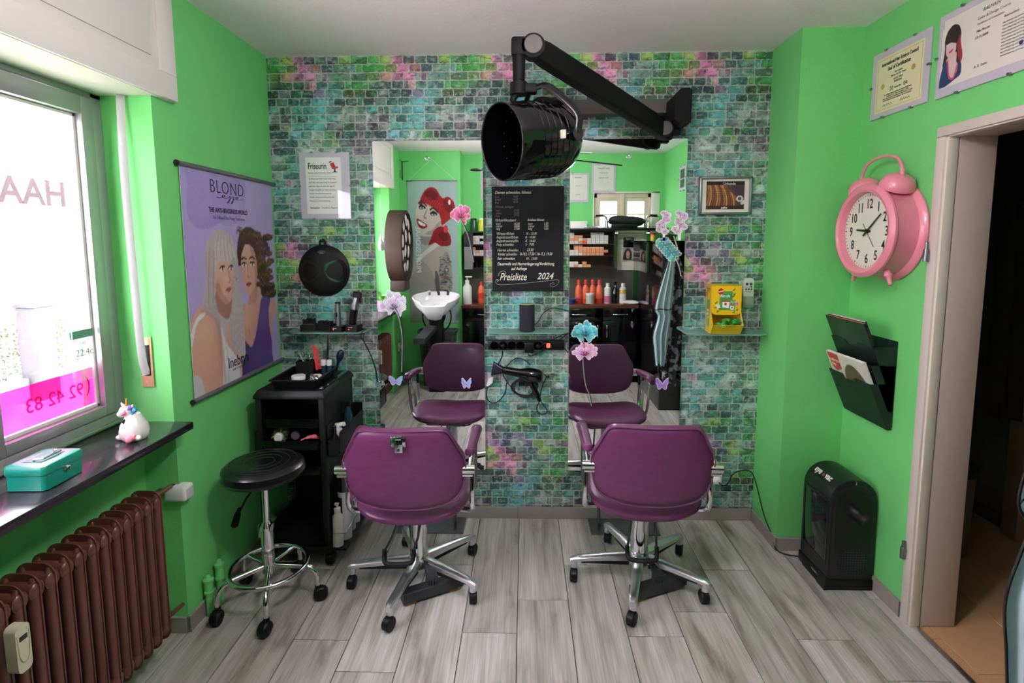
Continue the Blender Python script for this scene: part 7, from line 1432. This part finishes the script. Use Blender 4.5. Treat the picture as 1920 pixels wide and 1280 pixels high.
# wall file holder and framed certificates on the rear wall
t = thing('wall_file_holder', 'cream wall file board with leaflets hung under the long shelf', 'file holder', (1.225, YR+.003, 1.24), PI); CW = mat('cream_board', (236, 237, 220), .6)
bx('back_board', CW, [(-.165, .165, -.006, 0, 0, .435)], t, bev=.002)
for k in range(5): g = G(); g.rings([[(-.16, -.006, .10+k*.065), (.16, -.006, .10+k*.065), (.16, -.010, .10+k*.065), (-.16, -.010, .10+k*.065)], [(-.16, -.020, .155+k*.065), (.16, -.020, .155+k*.065), (.16, -.024, .155+k*.065), (-.16, -.024, .155+k*.065)]]); g.build('file_pocket', CW, t)
tag(bx('leaflet', BLACKG, [(1.12, 1.235, YR+.035, YR+.04, 1.50, 1.61)]), 'black leaflet tucked in the cream file board', 'leaflet'); o = thing('leaflet', 'leaflet with the face of a dark-haired woman in the cream file board', 'leaflet', (1.175, YR+.03, 1.36), PI)
c = Cv(40, 44, (176, 176, 172)); c.poly([(.2, 0), (.15, .6), (.35, .95), (.65, .95), (.85, .6), (.9, 0)], (50, 34, 32)); c.poly([(.36, .2), (.34, .6), (.5, .78), (.66, .6), (.64, .25), (.5, .08)], (206, 160, 140)); c.ell(.5, .27, .08, .03, (170, 60, 60)); c.mesh('printed_face', o, -.06, .06, 0, .13, -.004); bx('card', PAPER, [(-.06, .06, -.0035, 0, 0, .13)], o)
text('CMAP', .028, PAPER, None, M=Matrix.Translation((1.222, YR+.0415, 1.585)) @ Matrix.Rotation(PI, 4, 'Z'), name='leaflet_text').parent = bpy.data.objects['leaflet']
for (x, z, w_, h_, lb, lines) in ((.892, 2.275, .272, .325, 'framed certificate hung highest on the rear wall above the window', (('ZERTIFIKAT', .026, .10), ('Karin Kessel', .018, .055), ('Farbe Spezial', .020, .0))), (.605, 2.170, .250, .325, 'framed cream certificate lower on the rear wall beside the highest one', (('Urkunde', .024, .11), ('Frau Rund', .012, .02), ('ARTISTA', .014, -.08))), (-.375, 2.20, .25, .33, 'framed certificate on the rear wall above the green tins', (('Diplom', .024, .10), ('Friseurin', .014, .03)))):
    t = frame_less('certificate_frame', lb, 'certificate', (x, YR+.003, z), PI, w_, h_, LILACF); bx('printed_sheet', mat('pale_sheet', (214, 218, 204), .7), [(-w_/2+.025, w_/2-.025, -.0047, -.004, -h_/2+.03, h_/2-.02)], t)
    for s, sz, zz in lines: text(s, sz, INK, t, 0, zz, -.0052, align='CENTER', name='print_text')
t = frame_less('certificate_frame', 'grey framed collage above the tall black cabinet', 'certificate', (XR-.002, .33, 2.19), -PI/2, .22, .24, LILACF); bx('printed_sheet', mat('dark_green_print', (60, 104, 70), .6), [(-.07, .07, -.0047, -.004, .0, .09), (-.07, .07, -.0047, -.004, -.09, -.01)], t)
# ================================================================== STICKERS ON THE MIRRORS
def outline(c, m0, it=4):
    m = m0.copy()
    for _ in range(it):
        n = m.copy(); n[1:] |= m[:-1]; n[:-1] |= m[1:]; n[:, 1:] |= m[:, :-1]; n[:, :-1] |= m[:, 1:]; m = n
    return m
def flower(x0, x1, z0, z1, cols, lb, stem=None, n=90, seed=0, kind='carnation', name='flower_sticker', cat='sticker'):
    w_, h_ = x1-x0, z1-z0; ny = int(n*h_/w_) if h_ > w_ else n; nx = n if h_ > w_ else int(n*w_/h_)
    c = Cv(nx, ny, (250, 250, 250)); body = np.zeros(c.a.shape, bool); rr = random.Random(seed); base_c, mid_c, dk_c = cols
    if kind == 'carnation':
        ox, oy = .53, .30
        for layer, (L0, nq, cc, sp_) in enumerate(((.62, 11, base_c, 1.0), (.47, 9, mid_c, .9), (.33, 7, base_c, .75), (.20, 4, dk_c, .5))):
            for q in range(nq):
                a = math.radians(90+sp_*(-128+256*q/(nq-1))+rr.uniform(-7, 7)); down = math.sin(a) < 0; Lq = L0*rr.uniform(.82, 1.08)*(.55 if down else 1)
                hw = rr.uniform(.20, .28)*(1 if layer < 2 else .8); pts = [(ox, oy)]
                for e in range(9):
                    b_ = a-hw+2*hw*e/8; r_ = Lq*(1+(.10 if e % 2 else -.03)+rr.uniform(-.03, .03))*(1-.10*abs(e-4)/4); pts.append((ox+r_*.82*math.cos(b_), oy+r_*1.05*math.sin(b_)))
                mm = tuple(min(255, max(0, v*rr.uniform(.86, 1.12))) for v in cc); tip = tuple(min(255, v*1.18+14) for v in mm); m = c.poly(pts, tuple(v*.74 for v in mm), False, 1, (tip, ox, oy, ox+Lq*.82*math.cos(a), oy+Lq*math.sin(a))); body |= m
                for o_ in (-.5, 0, .5): c.line([(ox+.25*Lq*math.cos(a), oy+.25*Lq*math.sin(a)), (ox+.78*Lq*math.cos(a+o_*hw), oy+.95*Lq*math.sin(a+o_*hw))], .005, tuple(v*.62 for v in cc), .55)
                e1 = [(ox+Lq*.84*math.cos(a-hw+2*hw*e/8), oy+Lq*1.07*math.sin(a-hw+2*hw*e/8)) for e in range(9)]; c.line(e1[::8], .004, tuple(v*.6 for v in cc), .5)
        c.ell(ox, oy+.01, .06, .05, tuple(v*.35 for v in dk_c))
    elif kind == 'butterfly':
        for pts in ([(.5, .45), (.12, .95), (.0, .7), (.1, .45)], [(.5, .45), (.95, .95), (1, .65), (.85, .42)], [(.5, .45), (.15, .42), (.25, .06), (.45, .2)], [(.5, .45), (.85, .38), (.78, .05), (.55, .2)]):
            m = c.poly(pts, base_c, True, 1, (mid_c, 0, 0, 1, 1)); body |= m
        c.line([(.5, .2), (.5, .6)], .03, dk_c)
    elif kind == 'orchid':
        for bx0 in (.25, .72):
            c.line([(bx0, .95), (bx0+.02, .5), (bx0-(.15 if bx0 > .5 else -.2), .05)], .02, (120, 130, 110)); body |= (abs(c.U-bx0) < .02) & (c.V < .9)
            for q in range(9):
                cu, cv = bx0+rr.uniform(-.14, .14), .30+.075*q; 
                for p_ in range(5): a = 2*PI*p_/5+q; c.ell(cu+.05*math.cos(a), cv+.04*math.sin(a), .055, .038, tuple(v*rr.uniform(.9, 1.08) for v in (base_c if p_ % 2 else mid_c)), math.degrees(a)); body |= ((c.U-cu-.05*math.cos(a))**2/.055**2+(c.V-cv-.04*math.sin(a))**2/.05**2) < 1
                c.ell(cu, cv, .02, .016, dk_c)
    elif kind == 'succulent':
        for q in range(15):
            s_ = (q % 2)*2-1; k_ = q/15; cu, cv = .15+.62*k_+s_*.0, .92-.78*k_; a = -50+s_*50
            dx, dy = .13*math.cos(math.radians(a+20*s_)), .13*math.sin(math.radians(a+20*s_)); c.ell(cu+dx, cv+dy, .16, .065, tuple(v*rr.uniform(.85, 1.12) for v in (base_c if q % 3 else mid_c)), a+15*s_); A = math.radians(a+15*s_); X = ((c.U-cu-dx)*math.cos(A)+(c.V-cv-dy)*math.sin(A))/.16; Y_ = (-(c.U-cu-dx)*math.sin(A)+(c.V-cv-dy)*math.cos(A))/.065; body |= X*X+Y_*Y_ < 1
        c.line([(.15, .95), (.5, .5), (.82, .05)], .014, dk_c)
    edge = outline(c, body, 2); c.put((edge & ~body), (248, 248, 250)); c.a = edge
    t = thing(name, lb, cat, ((x0+x1)/2, YM-.0012, z0)); c.mesh('printed_sticker', t, -w_/2, w_/2, 0, h_, 0, PRINTG)
    if stem:
        P = [(a-(x0+x1)/2, 0, b_-z0) for a, b_ in stem]
        g = G(); g.tube([(a, .0006, b_) for a, _, b_ in P], .0075, seg=8, flat=.08, sub=6); g.build('sticker_border', PAPER, t); g = G(); g.tube([(a, -.0002, b_) for a, _, b_ in P], .0048, seg=8, flat=.1, sub=6); g.build('stem_print', mat('stem_print', (66, 62, 70), .4), t)
    return t
flower(-.400, -.290, 1.665, 1.778, ((226, 84, 136), (240, 128, 168), (150, 20, 60)), 'pink carnation sticker at the top of the left mirror', [(-.345, 1.70), (-.318, 1.65), (-.295, 1.58), (-.272, 1.462)], seed=1)
flower(-.795, -.650, 1.160, 1.312, ((196, 176, 216), (214, 200, 230), (96, 70, 120)), 'lilac flower sticker at the edge of the left mirror with a long drooping stem', [(-.715, 1.22), (-.69, 1.17), (-.672, 1.06), (-.676, .93), (-.679, .855)], seed=2)
flower(.250, .398, 1.018, 1.147, ((70, 172, 190), (110, 200, 206), (20, 90, 110)), 'turquoise flower sticker on the right mirror', [(.323, 1.06), (.326, .99)], seed=3)
flower(.250, .400, .918, 1.022, ((236, 150, 200), (246, 190, 222), (170, 40, 100)), 'pink fringed flower sticker just below the turquoise one', [(.322, .94), (.328, .86), (.340, .78), (.362, .72), (.372, .665)], seed=4)
flower(.700, .875, 1.575, 1.735, ((206, 170, 208), (222, 196, 224), (120, 60, 120)), 'pair of lilac orchid sprigs sticker at the right mirror edge', [(.800, 1.60), (.825, 1.52), (.826, 1.47)], kind='orchid', seed=5)
flower(.700, .845, 1.462, 1.592, ((80, 160, 156), (120, 190, 180), (40, 90, 90)), 'blue-green succulent sprig sticker below the orchids', [(.815, 1.48), (.835, 1.43), (.845, 1.385)], kind='succulent', seed=6)
BF = ((170, 150, 224), (150, 200, 236), (110, 100, 170))
flower(-.758, -.680, .778, .834, BF, 'small violet butterfly sticker near the left edge of the left mirror', kind='butterfly', n=50); flower(-.352, -.297, .760, .824, BF, 'small violet butterfly sticker over the reflected backrest in the left mirror', kind='butterfly', n=50); flower(.720, .790, .757, .826, ((150, 110, 200), (176, 150, 224), (90, 70, 140)), 'small purple butterfly sticker low on the right mirror', kind='butterfly', n=50)
# ================================================================== TIDY: separate pieces inside one part become parts of their own
def split_far(o):
    me = o.data; nv = len(me.vertices)
    if nv > 6000 or nv == 0: return
    par = list(range(nv))
    def f(a):
        while par[a] != a: par[a] = par[par[a]]; a = par[a]
        return a
    for e in me.edges:
        a, b = f(e.vertices[0]), f(e.vertices[1])
        if a != b: par[a] = b
    isl = {}
    for i in range(nv): isl.setdefault(f(i), []).append(i)
    if not 2 <= len(isl) <= 40: return
    mw = o.matrix_world; co = [mw @ v.co for v in me.vertices]; keys = list(isl); bb = []
    for k in keys:
        p = [co[i] for i in isl[k]]; bb.append(([min(q[j] for q in p) for j in range(3)], [max(q[j] for q in p) for j in range(3)]))
    gp = list(range(len(keys)))
    def h(a):
        while gp[a] != a: a = gp[a]
        return a
    for i in range(len(keys)):
        for j in range(i):
            (l1, h1), (l2, h2) = bb[i], bb[j]; gap = math.sqrt(sum(max(0, l1[q]-h2[q], l2[q]-h1[q])**2 for q in range(3))); s1, s2 = max(h1[q]-l1[q] for q in range(3)), max(h2[q]-l2[q] for q in range(3))
            if gap <= max(.02, .5*max(s1, s2)): gp[h(i)] = h(j)
    gr = {}
    for i, k in enumerate(keys): gr.setdefault(h(i), []).extend(isl[k])
    if len(gr) < 2: return
    for n_, vs in enumerate(list(gr.values())):
        bm = bmesh.new(); bm.from_mesh(me); bm.verts.ensure_lookup_table(); keep = set(vs); bmesh.ops.delete(bm, geom=[v for v in bm.verts if v.index not in keep], context='VERTS')
        m2 = bpy.data.meshes.new(me.name); bm.to_mesh(m2); bm.free()
        for mm in me.materials: m2.materials.append(mm)
        c_ = bpy.data.objects.new(o.name.split('.')[0], m2); COL.objects.link(c_); c_.parent = o.parent; c_.matrix_local = o.matrix_local
        for k in o.keys():
            if k != '_RNA_UI': c_[k] = o[k]
    bpy.data.objects.remove(o)
bpy.context.view_layer.update()
for o in [o for o in bpy.data.objects if o.type == 'MESH' and o.parent and o.get('kind') != 'stuff' and not o.children]:
    if any(s in o.name for s in ('print_text', 'writing', 'text', 'lettering', 'plank', 'wallpaper', 'printed', 'carton')): continue
    split_far(o)
